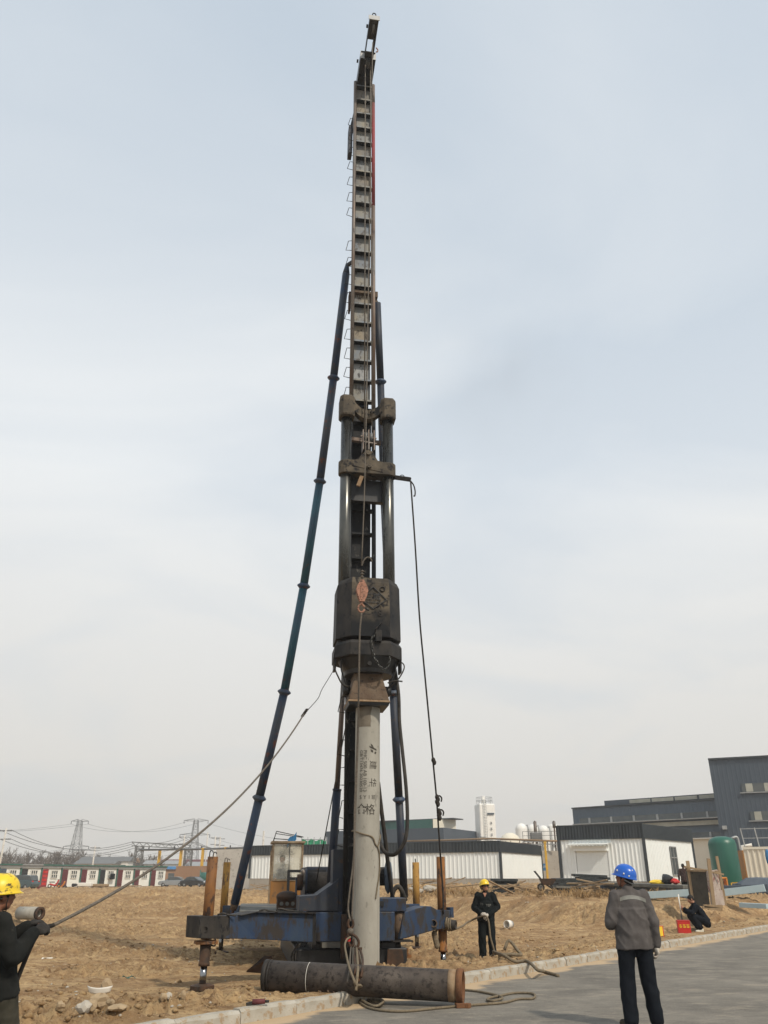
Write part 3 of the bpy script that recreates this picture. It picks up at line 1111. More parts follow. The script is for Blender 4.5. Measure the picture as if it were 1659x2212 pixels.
for k in range(-18, 20):
    z = 12.64 + PITCHZ * k
    if z < 0.9 or z > 24.3:
        continue
    above_soot = z > 12.2  # the mast is sooty below this height
    mb = MB()
    mb.box(LP(0, 0.055, z), (0.52, 0.15, 0.026), RM)  # plate body dark on upper bays too: underside shade painted in
    mb.cur = 1
    mb.box(LP(0, -0.024, z + 0.012), (0.5, 0.014, 0.05), RM)
    mb.build('cross_plate', ['mast_soot_shade', 'mast_panel' if above_soot else 'mast_soot_shade'], mast)
    if above_soot and z + PITCHZ < 24.6:
        rnd = random.Random(k)
        mb = MB()
        mb.box(LP(-0.022, 0.128, z + PITCHZ / 2 + 0.005), (0.465, 0.012, PITCHZ - 0.04), RM)
        if rnd.random() < 0.5:
            mb.box(LP(0.10 + rnd.uniform(-.02, .02), 0.116, z + PITCHZ / 2), (0.012, 0.012, PITCHZ - 0.1), RM)
        mb.build('face_panel', 'mast_pale' if z < 14.2 and k % 2 else rnd.choice(['mast_panel', 'mast_panel', 'mast_tan', 'mast_panel', 'mast_tan']), mast)
        MB().cyl(LP(0.06, -0.02, z - 0.0), LP(0.06, 0.10, z - 0.016), 0.012, n=8).build('bolt', 'galv', mast)
    if 12.5 < z < 22.6 and abs(z - 17.9) > 0.3:
        share('ladder_rung', rungs[k % 3], mast, LP(-0.33, 0.05, z + 0.25), (0, 0, RA + random.Random(k).uniform(-.15, .15)))
for z, kk, tw in ((5.0, 0, 0.2), (4.1, 1, -0.3), (3.55, 2, 0.4), (2.9, 0, 0.9), (2.35, 1, -0.2)):
    share('ladder_rung', rungs[kk], mast, LP(-0.33, 0.05, z), (0.1 * tw, 0, RA + tw))
# side box by the mast top, joint flanges, foot of the mast
MB().box(LP(-0.40, 0.25, 22.05), (0.12, 0.3, 1.15), RM).build('side_box', 'dark_blue', mast, bevel=0.01)
MB().prism([LP(-0.30, 0.2, 23.4), LP(-0.42, 0.2, 22.63), LP(-0.30, 0.2, 22.63)], RY * 0.25).build('gusset', 'dark_blue', mast)
for z in (16.15,):
    mb = MB()
    mb.box(LP(0, 0.26, z), (0.60, 0.50, 0.07), RM)
    for i in range(7):
        mb.cyl(LP(-0.2 + i * 0.062, 0.13, z - 0.12), LP(-0.2 + i * 0.062, 0.13, z + 0.13), 0.016, n=6)
    mb.box(LP(0.36, 0.10, z - 0.02), (0.10, 0.16, 0.18), RM)
    mb.build('mast_joint', 'cap_rust', mast, bevel=0.006)
    MB().box(LP(-0.345, 0.25, z - 0.22), (0.05, 0.22, 0.6), RM).build('joint_plate', 'jack_dark', mast)
for x in (-0.30, 0.30):
    MB().box(LP(x, 0.02, 0.62), (0.10, 0.16, 0.75), RM).build('mast_foot', 'jack_dark', mast, bevel=0.01)

# --- mast head boom reaching forward over the hammer
mb = MB()
for s in (-1, 1):
    mb.prism([LP(0.235 * s, 0.5, 24.32), LP(0.235 * s, -0.85, 24.42), LP(0.235 * s, -0.85, 24.75), LP(0.235 * s, 0.5, 24.85)], RX * 0.03 * -s)
mb.box(LP(0, 0.1, 24.40), (0.44, 0.75, 0.02), RM)
mb.box(LP(-0.14, -0.55, 24.44), (0.16, 0.55, 0.02), RM)
mb.box(LP(0.16, -0.55, 24.44), (0.12, 0.55, 0.02), RM)
mb.box(LP(0, -0.45, 24.70), (0.44, 0.9, 0.02), RM)
head = mb.build('mast_head', 'hammer_black', rig, bevel=0.004)
MB().box(LP(-0.175, -0.862, 24.59), (0.13, 0.012, 0.33), RM).build('end_plate', 'galv', head)
MB().box(LP(0.185, -0.862, 24.59), (0.11, 0.012, 0.33), RM).build('end_plate', 'galv', head)
mb = MB()
for s in (-1, 1):
    mb.prism([LP(0.02 + 0.135 * s, -0.55, 24.45), LP(0.02 + 0.135 * s, -2.0, 24.55), LP(0.02 + 0.135 * s, -2.0, 24.72), LP(0.02 + 0.135 * s, -0.55, 24.74)], RX * 0.024 * -s)
mb.box(LP(0.02, -1.70, 24.56), (0.25, 0.60, 0.016), RM)
mb.box(LP(0.02, -0.97, 24.49), (0.25, 0.18, 0.016), RM)
mb.box(LP(0.11, -1.25, 24.52), (0.08, 0.5, 0.016), RM)
mb.build('head_boom', 'hammer_black', head)
MB().box(LP(0.02, -2.02, 24.64), (0.33, 0.02, 0.18), RM).build('end_plate', 'galv', head)
for y, x, r in ((-1.75, 0.03, 0.16), (-0.6, -0.02, 0.16), (-0.6, 0.06, 0.16)):
    MB().lathe([(0.02, -0.03), (r, -0.03), (r - 0.03, 0.0), (r, 0.03), (0.02, 0.03)], LP(x, y, 24.60), n=20, axis=RX).build('sheave', 'steel_grey', head)
mb = MB()
mb.tube([LP(0.02 + 0.05 * math.cos(t), -2.0, 24.80 + 0.07 * math.sin(t)) for t in np.linspace(-0.3, math.pi + 0.3, 12)], 0.016, n=8)
mb.build('lifting_eye', 'black_steel', head)
for x, y, z in ((-0.13, -1.75, 24.62), (-0.27, -0.6, 24.62)):
    MB().cyl(LP(x, y, z), LP(x - 0.05, y, z), 0.05, n=12).build('pin_boss', 'black_steel', head)
MB().tube([LP(0.20, -1.2, 24.5), LP(0.25, -1.2, 24.42), LP(0.24, -1.2, 24.33), LP(0.19, -1.2, 24.31)], 0.018, n=8).build('hook', 'block_pink', head)

# --- back braces
def brace(pix, y0, y1, r, mats, nm='brace_tube'):
    """tube of straight lengths bolted together at flanges; the long run sags a little"""
    # the depth is shared out along the run as on a straight line in space
    a, b = P(pix[0][0], pix[0][1], y0), P(pix[-1][0], pix[-1][1], y1)
    pts = []
    for x, y in pix:
        lo, hi = 0.0, 1.0
        for _ in range(40):
            m = (lo + hi) / 2
            v = a + (b - a) * m - Vector((0, 0, CAMH))
            if CYP - FPX * (-v.y * sp + v.z * cp) / (v.y * cp + v.z * sp) < y:
                lo = m
            else:
                hi = m
        pts.append(P(x, y, y0 + (y1 - y0) * lo))
    mb = MB()
    for i in range(len(pts) - 1):
        mb.cur = mats[i]
        mb.cyl(pts[i], pts[i + 1], r, n=18, caps=True)
    o = mb.build(nm, ['brace_blue' if pix[0][0] < 800 else 'dark_blue', 'brace_teal', 'cap_rust'], rig)
    for i in range(1, len(pts) - 1):
        dn = (pts[i + 1] - pts[i - 1]).normalized()
        MB().lathe([(r, -0.07), (r * 1.12, -0.06), (r * 1.62, -0.012), (r * 1.62, 0.012), (r * 1.12, 0.06), (r, 0.07)], pts[i], n=20, axis=dn).build('tube_flange', 'brace_blue', o)
    return o, pts


lb, bp_ = brace([(747.5, 592), (720.5, 817), (691, 1040), (656, 1266), (614, 1495), (560, 1724), (507, 1952)], 17.75, 21.0, 0.105, [0, 0, 1, 1, 0, 0])
bt, bb = bp_[0], bp_[-1]
d = (bp_[1] - bp_[0]).normalized()
MB().cyl(bt, bt - d * 0.30, 0.105, 0.05, n=16).build('tube_end', 'brace_blue', lb)
MB().beam(bt - d * 0.27, LP(-0.24, 0.40, (bt - d * 0.27).z + 0.02), 0.07, 0.10).build('clevis', 'black_steel', lb)
d = (bp_[-1] - bp_[-2]).normalized()
MB().cyl(bb, bb + d * 0.14, 0.10, 0.07, n=14).build('tube_end', 'cap_rust', lb)
mb = MB().cyl(bb + d * 0.12, bb + d * 0.34, 0.035, n=10)
mb.box(bb + d * 0.34, (0.22, 0.22, 0.06), RM)
mb.build('ball_foot', 'jack_dark', lb)
rbo, rp_ = brace([(815, 655), (822, 825), (830, 1085), (849, 1497), (862, 1727), (873, 1938)], 17.75, 21.6, 0.10, [0, 0, 0, 0, 0])
MB().beam(rp_[0], LP(0.20, 0.45, rp_[0].z + 0.05), 0.08, 0.12).build('clevis', 'cap_rust', rbo)

# --- lift cylinder on the left of the mast
mb = MB().cyl(P(713, 1935, 18.45), P(728, 1708, 18.25), 0.088, n=18)
cylb = mb.build('lift_cylinder', 'dark_blue', rig)
MB().lathe([(0.06, -0.02), (0.098, -0.02), (0.098, 0.02), (0.06, 0.02)], P(728, 1706, 18.25), n=18, axis=P(728, 1708, 18.25) - P(713, 1935, 18.45)).build('gland', 'dark_blue', cylb)
MB().cyl(P(728, 1708, 18.25), P(744, 1440, 18.0), 0.058, n=14).build('piston_rod', 'rail_rust', cylb)

# --- chassis
mb = MB()
mb.box(LP(-0.12, 3.7, 0.80), (1.7, 6.2, 0.40), RM)
mb.box(LP(-0.62, 0.62, 0.78), (0.66, 1.1, 0.50), RM)
mb.box(LP(0.50, 0.62, 0.78), (0.40, 1.1, 0.50), RM)
mb.box(LP(0.66, 0.72, 1.15), (0.62, 0.9, 0.24), RM)
chassis = mb.build('chassis', 'blue_paint', rig, bevel=0.012)
mb = MB()
mb.prism([LP(-1.16, 0.10, 1.05), LP(-0.40, 0.10, 1.05), LP(-0.40, 0.10, 1.62), LP(-0.56, 0.10, 1.50), LP(-0.78, 0.10, 1.36), LP(-0.82, 0.10, 1.33), LP(-1.16, 0.10, 1.31)], RY * 1.0)
mb.build('winch_bed', 'dark_blue', chassis, bevel=0.008)
mb = MB()
mb.box(LP(0.47, 0.255, 1.17), (0.10, 0.02, 0.09), RM)
mb.build('slot', 'hammer_black', chassis)
mb = MB()
mb.box(LP(-0.42, 0.40, 1.35), (0.20, 0.5, 1.6), RM)
mb.box(LP(0.44, 0.50, 0.8), (0.18, 0.4, 0.55), RM)
mb.build('mast_bracket', 'dark_blue', chassis, bevel=0.008)
mb = MB()
mb.box(LP(-0.45, 0.24, 0.49), (0.50, 0.3, 0.13), RM)
mb.build('toe_plate', 'grey_board', chassis)
# walking shoe under the machine
mb = MB()
mb.box(LP(-0.10, 3.9, 0.16), (2.15, 7.2, 0.46), RM)
mb.box(LP(-0.72, 3.9, 0.43), (0.3, 7.0, 0.14), RM)
mb.box(LP(0.62, 3.9, 0.43), (0.3, 7.0, 0.14), RM)
shoe_p = mb.build('walking_shoe', 'hammer_black', rig, bevel=0.02)
mb = MB()
mb.box(LP(0.93, 0.9, 0.30), (0.28, 0.5, 0.11), RM)
mb.box(LP(0.98, 0.9, 0.22), (0.30, 0.46, 0.06), RM)
mb.build('shoe_bracket', 'jack_rust', shoe_p)
MB().prism([LP(0.55, 0.20, 0.02), LP(0.93, 0.20, -0.02), LP(0.86, 0.20, 0.38), LP(0.58, 0.20, 0.38)], RY * 0.03).build('mud_flap', 'jack_dark', shoe_p)
mb = MB()
for i in range(5):
    a = LP(-1.15 + i * 0.06, 0.15 + 0.2 * i, 0.50)
    mb.tube([a, a + Vector((-0.12, 0, -0.22)), a + Vector((-0.02, 0.0, -0.44)), a + Vector((0.14, 0, -0.40))], 0.018, n=6, sm=4)
mb.build('hanging_hose', 'rubber', shoe_p)
# deck plates and machinery behind
mb = MB()
mb.box(LP(-1.55, 4.6, 0.975), (1.5, 5.6, 0.06), RM)
mb.box(LP(0.62, 4.4, 1.03), (0.7, 4.6, 0.05), RM)
deck = mb.build('deck', 'grey_board', rig, bevel=0.005)
mb = MB()
mb.box(LP(-0.15, 4.9, 1.45), (1.25, 2.2, 0.86), RM)
mb.box(LP(0.1, 2.6, 1.2), (0.8, 1.2, 0.35), RM)
eng = mb.build('engine_housing', 'dark_blue', rig, bevel=0.02)
for zz in (1.62, 1.78):
    mb = MB()
    mb.beam(LP(-1.25, 3.55, zz), LP(-0.35, 3.55, zz), 0.05, 0.06)
    mb.build('guard_bar', 'hammer_black', eng)
for x in (-1.22, -0.8, -0.45):
    MB().beam(LP(x, 3.56, 1.05), LP(x, 3.56, 1.8), 0.06, 0.05, up=(0, 1, 0)).build('guard_post', 'hammer_black', eng)
MB().tube([LP(-0.86, 3.3, 1.45), LP(-0.87, 3.25, 1.72), LP(-0.93, 3.22, 1.80)], 0.045, n=10).build('exhaust', 'rail_rust', eng)
mb = MB()
mb.box(LP(-1.30, 2.3, 1.14), (0.42, 0.5, 0.26), RM)
mb.ball(LP(-1.30, 2.2, 1.26), (0.24, 0.25, 0.12))
vb = mb.build('valve_block', 'jack_dark', rig, bevel=0.01)
for i in range(3):
    MB().cyl(LP(-1.42 + i * 0.12, 2.04, 1.13), LP(-1.42 + i * 0.12, 2.0, 1.13), 0.04, n=12).build('gauge', 'grey_board', vb)
for i in range(4):
    a = LP(-1.4 + i * 0.08, 2.1, 1.02)
    MB().tube([a, a + Vector((-0.05, -0.2, 0.02)), a + Vector((0.1, -0.5, 0.02)), a + Vector((0.4, -0.7, 0.03))], 0.018, n=6, sm=4).build('hydraulic_line', 'rubber', vb)


def winch(c, w, r, fr_, nm):
    a, b = c - RX * w / 2, c + RX * w / 2
    prof = []
    n = 18
    for i in range(n + 1):
        t = i / n
        prof += [(r - 0.012, -w / 2 + w * t), (r, -w / 2 + w * min(1, t + 0.5 / n))]
    o = MB().lathe(prof, c, n=24, axis=RX).build(nm, 'dark_rope', rig)
    for e in (a, b):
        MB().lathe([(0.03, -0.02), (fr_, -0.02), (fr_, 0.02), (0.03, 0.02)], e, n=28, axis=RX, smooth=False).build('drum_flange', 'dark_blue', o)
    MB().cyl(a - RX * 0.22, b + RX * 0.12, 0.05, n=12).build('drum_shaft', 'steel_grey', o)
    MB().lathe([(0.03, -0.06), (0.16, -0.06), (0.16, 0.06), (0.03, 0.06)], a - RX * 0.13, n=20, axis=RX).build('brake_hub', 'jack_dark', o)
    for e in (a - RX * 0.22, b + RX * 0.1):
        mbb = MB().prism([e + RY * -0.2 + Vector((0, 0, -fr_ - 0.05)), e + RY * 0.2 + Vector((0, 0, -fr_ - 0.05)), e + RY * 0.07 + Vector((0, 0, 0.09)), e + RY * -0.07 + Vector((0, 0, 0.09))], RX * 0.03)
        mbb.build('bearing_stand', 'dark_blue', o)
    return o


winch(P(686, 1906, 19.3), 0.52, 0.215, 0.27, 'winch_drum')
winch(P(815, 1893, 20.0), 0.42, 0.20, 0.25, 'winch_drum')
MB().lathe([(0.03, -0.05), (0.30, -0.04), (0.36, 0.0), (0.30, 0.05), (0.03, 0.06)], P(838, 1893, 19.6), n=26, axis=RX).build('hose_reel_disc', 'slate', rig)

# --- outrigger beams and jacks
def jack(c, zg, ztop, zb, zs, up_mat, low_mat, seed, eye=True):
    x, y = c
    o = MB().lathe([(0.02, ztop), (0.092, ztop), (0.092, zb + 0.02), (0.02, zb + 0.02)], (x, y, 0), n=18).build('jack_cylinder', up_mat, rig)
    MB().box((x, y, zb - 0.02), (0.36, 0.30, 0.05), R(20)).build('jack_flange', 'jack_rust', o, bevel=0.006)
    MB().lathe([(0.02, zb - 0.045), (0.094, zb - 0.045), (0.086, zs + 0.05), (0.094, zs + 0.05), (0.094, zs), (0.02, zs)], (x, y, 0), n=18).build('jack_sleeve', low_mat, o)
    MB().cyl((x, y, zs), (x, y, zg - 0.02), 0.056, n=16).build('piston_rod', 'chrome', o)
    MB().lathe([(0.01, zg + 0.035), (0.10, zg + 0.035), (0.20, zg + 0.01), (0.20, zg - 0.05), (0.01, zg - 0.05)], (x, y, 0), n=16, smooth=False).build('foot_plate', 'jack_dark', o)
    if eye:
        for s in (-1, 1):
            cx, cz = x + 0.028 * s, ztop
            MB().tube([Vector((cx + 0.028 * math.cos(t), y + 0.02 * s, cz + (0.07 if s < 0 else 0.045) + 0.03 * math.sin(t))) for t in np.linspace(0, math.pi, 8)] + [Vector((cx - 0.03, y + 0.02 * s, cz - 0.01))], 0.009, n=6).build('lifting_eye', 'black_steel', o)
    else:
        MB().cyl((x, y, ztop), (x - 0.01, y, ztop + 0.09), 0.014, n=8).build('port_stub', 'black_steel', o)
    MB().tube([(x + 0.09, y - 0.02, zb - 0.06), (x + 0.16, y - 0.02, zb - 0.07), (x + 0.16, y, zb + 0.0), (x + 0.13, y + 0.03, zb + 0.07)], 0.013, n=6, sm=4).build('hydraulic_line', 'rubber', o)
    return o


JFL = G(437, 2130, 0.0)
JRL = G(476, 2058, -0.03)
JFR = G(958, 2087, -0.02)
JRR = Vector((0.86, 23.6, -0.03))
jack((JFL.x, JFL.y), 0.0, 1.97, 0.66, 0.29, 'jack_rust', 'jack_dark', 1)
jack((JRL.x, JRL.y), -0.02, 2.0, 0.66, 0.42, 'jack_ochre', 'jack_dark', 2)
jack((JFR.x, JFR.y), -0.04, 2.05, 0.70, 0.24, 'jack_rust', 'jack_rust', 3, eye=False)
jack((JRR.x, JRR.y), -0.02, 2.02, 0.70, 0.50, 'jack_ochre', 'jack_rust', 4, eye=False)


def beam_face(pix, y_at, thick, mats, nm):
    pts = [P(x, y, y_at(x)) for x, y in pix]
    mb = MB().prism(pts, thick)
    return mb.build(nm, mats, rig, bevel=0.012)


yF = lambda x: JFL.y - 0.31 + (x - 430) / 248.0 * 1.88
th = Vector((-0.27, 0.29, 0))
ofl = beam_face([(432, 1980), (429, 2026), (553, 2029), (679, 2036), (679, 1974), (546, 1971), (507, 1979)][::-1], yF, th, 'blue_paint', 'outrigger_beam')
# grimy end block of that beam and its pin
mb = MB()
pts = [P(x, y, yF(x) - 0.012) for x, y in ((431, 1979), (428.5, 2027), (497, 2029), (497, 1978))][::-1]
mb.prism(pts, th + Vector((-0.02, 0.035, 0)))
mb.build('jack_housing', 'hammer_dark', ofl, bevel=0.01)
mb = MB().pipe(P(444, 2007, yF(444) - 0.03), P(444, 2007, yF(444) + 0.06), 0.048, 0.030)
mb.build('pin_boss', 'hammer_dark', ofl)
mb = MB()
for x in (679,):
    mb.beam(P(x, 1970, yF(x) - 0.02), P(x, 2040, yF(x) - 0.02), 0.06, 0.03, up=(0, 1, 0))
mb.build('hinge_bar', 'hammer_dark', ofl)
mb = MB()
mb.beam(P(508, 1977, yF(508) + 0.1), P(546, 1969, yF(546) + 0.1), 0.34, 0.012)
mb.beam(P(546, 1969, yF(546) + 0.1), P(678, 1972, yF(678) + 0.1), 0.34, 0.012)
mb.build('top_flange', 'hammer_dark', ofl)
for i, (x, y) in enumerate(((596, 1966), (470, 1976), (560, 1968))):
    MB().tube([P(x, y, yF(x) + 0.1), P(x + 12, y - 3, yF(x) + 0.1), P(x + 22, y, yF(x) + 0.14), P(x + 40, y + 2, yF(x) + 0.18)], 0.018, n=6, sm=4).build('hydraulic_line', 'rubber', ofl)
yR = lambda x: 17.55 + (x - 862) / 110.0 * (JFR.y - 0.12 - 17.55)
th2 = Vector((-0.22, 0.30, 0))
ofr = beam_face([(872, 1972), (864, 2029), (880, 2026), (944, 2008), (972, 2004), (973, 1966), (944, 1965), (932, 1958), (920, 1957), (893, 1965)][::-1], yR, th2, 'blue_paint', 'outrigger_beam')
mb = MB().cyl(P(862, 1971, 17.75), P(859, 2029, 17.75), 0.11, n=16)
mb.build('hinge_drum', 'cap_rust', ofr)
MB().box(P(866, 2032, 17.75), (0.42, 0.36, 0.025), RM).build('hinge_plate', 'hammer_dark', ofr)
MB().lathe([(0.02, -0.08), (0.06, -0.08), (0.05, 0.05), (0.02, 0.06)], P(860, 2040, 17.75), n=14).build('hinge_pin', 'hammer_dark', ofr)
mb = MB().pipe(P(937, 1995, yR(937) - 0.05), P(937, 1995, yR(937) + 0.05), 0.075, 0.052)
mb.build('pin_boss', 'cap_rust', ofr)
MB().box(P(972, 1971, JFR.y + 0.2), (0.10, 0.12, 0.20), R(45)).build('end_lug', 'blue_paint', ofr)
bol_a, bol_b = P(948, 1994, JFR.y - 0.10), P(985, 1998, JFR.y - 0.22)
MB().pipe(bol_a, bol_b, 0.088, 0.06).build('bollard', 'hammer_dark', ofr)
for (j, xs) in ((JRL, -1), (JRR, 1)):
    e = LP(0.7 * xs - 0.1, 5.2, 0.84)
    mb = MB().beam((j.x, j.y, 0.84), e, 0.30, 0.34)
    mb.build('outrigger_beam', 'blue_paint', rig, bevel=0.012)

# --- operator's cab
CW, CD = 0.86, 0.95
cc = P(616.5, 1960, 24.0)
cz0, cz1, cz2 = 0.97, 1.56, 2.50
def CL(x, y, z):
    return Vector((cc.x, cc.y, 0)) + RX * x + RY * y + Vector((0, 0, z))
mb = MB()
mb.box(CL(0, 0.012, (cz0 + cz1) / 2), (CW, 0.03, cz1 - cz0), RM)
mb.box(CL(CW / 2 - 0.015, CD / 2, (cz0 + cz1) / 2), (0.03, CD, cz1 - cz0), RM)
mb.box(CL(-CW / 2 + 0.015, CD / 2, (cz0 + cz1) / 2), (0.03, CD, cz1 - cz0), RM)
mb.box(CL(0, CD, (cz0 + cz1) / 2), (CW, 0.03, cz1 - cz0), RM)
mb.box(CL(0, CD / 2, cz0 + 0.01), (CW, CD, 0.03), RM)
cab = mb.build('cab', 'cab_orange', rig, bevel=0.006)
MB().box(CL(0, CD / 2, cz2 + 0.04), (CW + 0.08, CD + 0.1, 0.06), RM).build('roof', 'cab_frame', cab, bevel=0.012)
for x in (-CW / 2 + 0.025, CW / 2 - 0.025):
    for y in (0.02, CD - 0.02):
        MB().box(CL(x, y, (cz1 + cz2) / 2), (0.05, 0.05, cz2 - cz1), RM).build('corner_post', 'cab_frame', cab)
MB().box(CL(0, 0.0, cz1 + 0.02), (CW - 0.1, 0.045, 0.04), RM).build('window_sill', 'cab_frame', cab)
MB().box(CL(0.05, 0.012, (cz1 + cz2) / 2 + 0.02), (0.014, 0.02, cz2 - cz1 - 0.04), RM).build('mullion', 'black_steel', cab)
for x0, x1 in ((-CW / 2 + 0.05, 0.043), (0.057, CW / 2 - 0.05)):
    MB().box(CL((x0 + x1) / 2, 0.025, (cz1 + cz2) / 2 + 0.02), (x1 - x0, 0.006, cz2 - cz1 - 0.04), RM).build('window_pane', 'cab_glass', cab)
MB().box(CL(0, CD, (cz1 + cz2) / 2), (CW - 0.1, 0.006, cz2 - cz1), RM).build('window_pane', 'cab_glass_thin', cab)
MB().box(CL(CW / 2 - 0.012, CD / 2, (cz1 + cz2) / 2), (0.006, CD - 0.1, cz2 - cz1), RM).build('window_pane', 'cab_glass', cab)
MB().box(CL(-CW / 2 - 0.03, 0.05, 1.6), (0.035, 0.10, 1.45), RM).build('door_edge', 'cab_frame', cab, bevel=0.006)
rk = MB()
for q in ([CL(-0.42, 0, 2.53), CL(-0.34, 0, 2.82), CL(0.42, 0.1, 2.68)], [CL(-0.40, 0.0, 2.63), CL(0.2, 0.1, 2.6)], [CL(-0.34, 0, 2.82), CL(-0.34, 0.8, 2.80)], [CL(-0.42, 0.8, 2.53), CL(-0.34, 0.8, 2.8), CL(0.42, 0.8, 2.7)]):
    rk.tube(q, 0.012, n=6)
rk.build('roof_rack', 'black_steel', cab)
# seat inside
mb = MB().box(CL(-0.12, 0.55, 1.38), (0.42, 0.42, 0.10), RM)
mb.box(CL(-0.12, 0.78, 1.68), (0.42, 0.08, 0.55), RM)
mb.build('seat', 'cloth_black', cab, bevel=0.03)
rag = MB()
vs, fs = [], []
for i in range(7):
    for j in range(5):
        u, v = i / 6, j / 4
        vs.append(CL(-0.02 + 0.24 * u, 0.02 - 0.06 * math.sin(u * 9 + v * 3), 2.60 + 0.20 * u - 0.17 * v + 0.03 * math.sin(u * 7 + v * 5)))
        if i < 6 and j < 4:
            k = i * 5 + j
            fs.append((k, k + 1, k + 6, k + 5))
rag.add(vs, fs, True)
tag(rag.build('rag', 'blue_cloth'), 'crumpled blue cloth hung on the rack of the orange cab roof', 'cloth')

# ------------------------------------------------------------------ concrete pile
HX = 0.04
def HP(x, y, z):
    """hammer frame, centred on the pile axis"""
    return LP(HX + x, -0.6 + y, z)


mb = MB()
zs_ = list(np.linspace(-0.4, 4.98, 40))
prof = [(0.25, z) for z in zs_]
mb.lathe(prof, HP(0, 0, 0) * 1.0, n=48)
pile = mb.build('concrete_pile', 'concrete_pile')
tag(pile, 'round grey concrete pile with stencilled lettering standing upright under the hammer', 'pile')
# wet mud patch near the top
mb = MB()
th0, th1 = R(-152), R(-82)
n = 18
vs, fs = [], []
rnd = random.Random(4)
jag = [rnd.uniform(-0.02, 0.02) for _ in range(10)]
for i in range(n + 1):
    for j in range(10):
        t = th0 + (th1 + jag[j] * 3 - th0) * i / n + RA
        vs.append(HP(0, 0, 0) + Vector((0.2522 * math.cos(t), 0.2522 * math.sin(t), 4.40 + 0.045 * j + 0.45 * (j / 9) * 0.3)))
        if i < n and j < 9:
            k = i * 10 + j
            fs.append((k, k + 10, k + 11, k + 1))
mb.add(vs, fs, True)
mb.build('mud_patch', 'pile_mud', pile)


# mould seams down both sides
for a_ in (-58, 52):
    t = R(-90) + RA + R(a_)
    q = HP(0, 0, 0) + Vector((0.2505 * math.cos(t), 0.2505 * math.sin(t), 0))
    MB().beam(q, q + Vector((0, 0, 4.9)), 0.016, 0.006, up=(math.cos(t), math.sin(t), 0)).build('mould_seam', 'concrete_pile', pile)


def wrap_text(s, size, ang, z, rot90, nm='lettering', squash=1.0):
    me = text_mesh(s, size)
    bm = bmesh.new()
    bm.from_mesh(me)
    bmesh.ops.triangulate(bm, faces=bm.faces)
    bm.to_mesh(me)
    bm.free()
    c0 = HP(0, 0, 0)
    for v in me.vertices:
        x, y = v.co.x, v.co.y
        if rot90:
            x, y = y, -x
        t = R(-90) + ang + x * squash / 0.25
        v.co = c0 + Vector((0.2535 * math.cos(t), 0.2535 * math.sin(t), z + y))
    me.materials.clear()
    me.materials.append(M['stencil'])
    o = link(nm, me, pile)
    return o


wrap_text('PHC 500 AB 100-13', 0.095, R(-10), 3.55, True)
wrap_text('GB/T13476 20230520', 0.088, R(-28), 3.55, True)
wrap_text('建', 0.17, R(26), 3.66, True)
wrap_text('华', 0.17, R(25), 3.33, True)
wrap_text('S', 0.10, R(-29), 3.055, False)
wrap_text('Y', 0.10, R(-9), 3.055, False)
wrap_text('1', 0.10, R(10), 3.055, False)
wrap_text('班', 0.085, R(30), 3.055, False)
wrap_text('合', 0.21, R(-25), 2.83, False)
wrap_text('格', 0.21, R(15), 2.82, False)
# maker's mark: three slanted bars, reading down the pile
c0 = HP(0, 0, 0)
for pts in ([(0.03, 0.10), (0.075, 0.07), (0.10, 0.02), (0.045, 0.045)], [(0.0, 0.055), (0.165, 0.0), (0.165, -0.035), (0.02, 0.015)], [(0.03, -0.01), (0.085, -0.03), (0.085, -0.075), (0.04, -0.06)], [(0.125, -0.05), (0.165, -0.055), (0.15, -0.10), (0.11, -0.09)]):
    vs, fs = [], []
    for i in range(9):
        for k in range(3):
            u, v = i / 8, k / 2
            x = (pts[0][0] * (1 - u) + pts[1][0] * u) * (1 - v) + (pts[3][0] * (1 - u) + pts[2][0] * u) * v
            y = (pts[0][1] * (1 - u) + pts[1][1] * u) * (1 - v) + (pts[3][1] * (1 - u) + pts[2][1] * u) * v
            t = R(-90) + R(8) + x / 0.25
            vs.append(c0 + Vector((0.2535 * math.cos(t), 0.2535 * math.sin(t), 3.97 + y)))
            if i < 8 and k < 2:
                fs.append((i * 3 + k, i * 3 + k + 1, i * 3 + k + 4, i * 3 + k + 3))
    MB().add(vs, fs, True).build('maker_mark', 'stencil', pile)

# ------------------------------------------------------------------ hammer
ham = thing('pile_hammer', HP(0, 0, 4.84), 'heavy black octagonal hydraulic hammer with twin guide columns hanging on the mast above the pile', 'hammer')


def oct_pts(hw, fw, hd, z, k=1.0):
    return [HP(x * k, y * k, z) for x, y in ((-fw, -hd), (fw, -hd), (hw, -hd * 0.45), (hw, hd * 0.55), (fw, hd), (-fw, hd), (-hw, hd * 0.55), (-hw, -hd * 0.45))]


def loft_rings(rings, cap=True):
    mb = MB()
    n = len(rings[0])
    vs = [p for r in rings for p in r]
    fs = [(i * n + k, i * n + (k + 1) % n, (i + 1) * n + (k + 1) % n, (i + 1) * n + k) for i in range(len(rings) - 1) for k in range(n)]
    if cap:
        fs += [tuple(range(n))[::-1], tuple(range((len(rings) - 1) * n, len(rings) * n))]
    return mb.add(vs, fs, False)


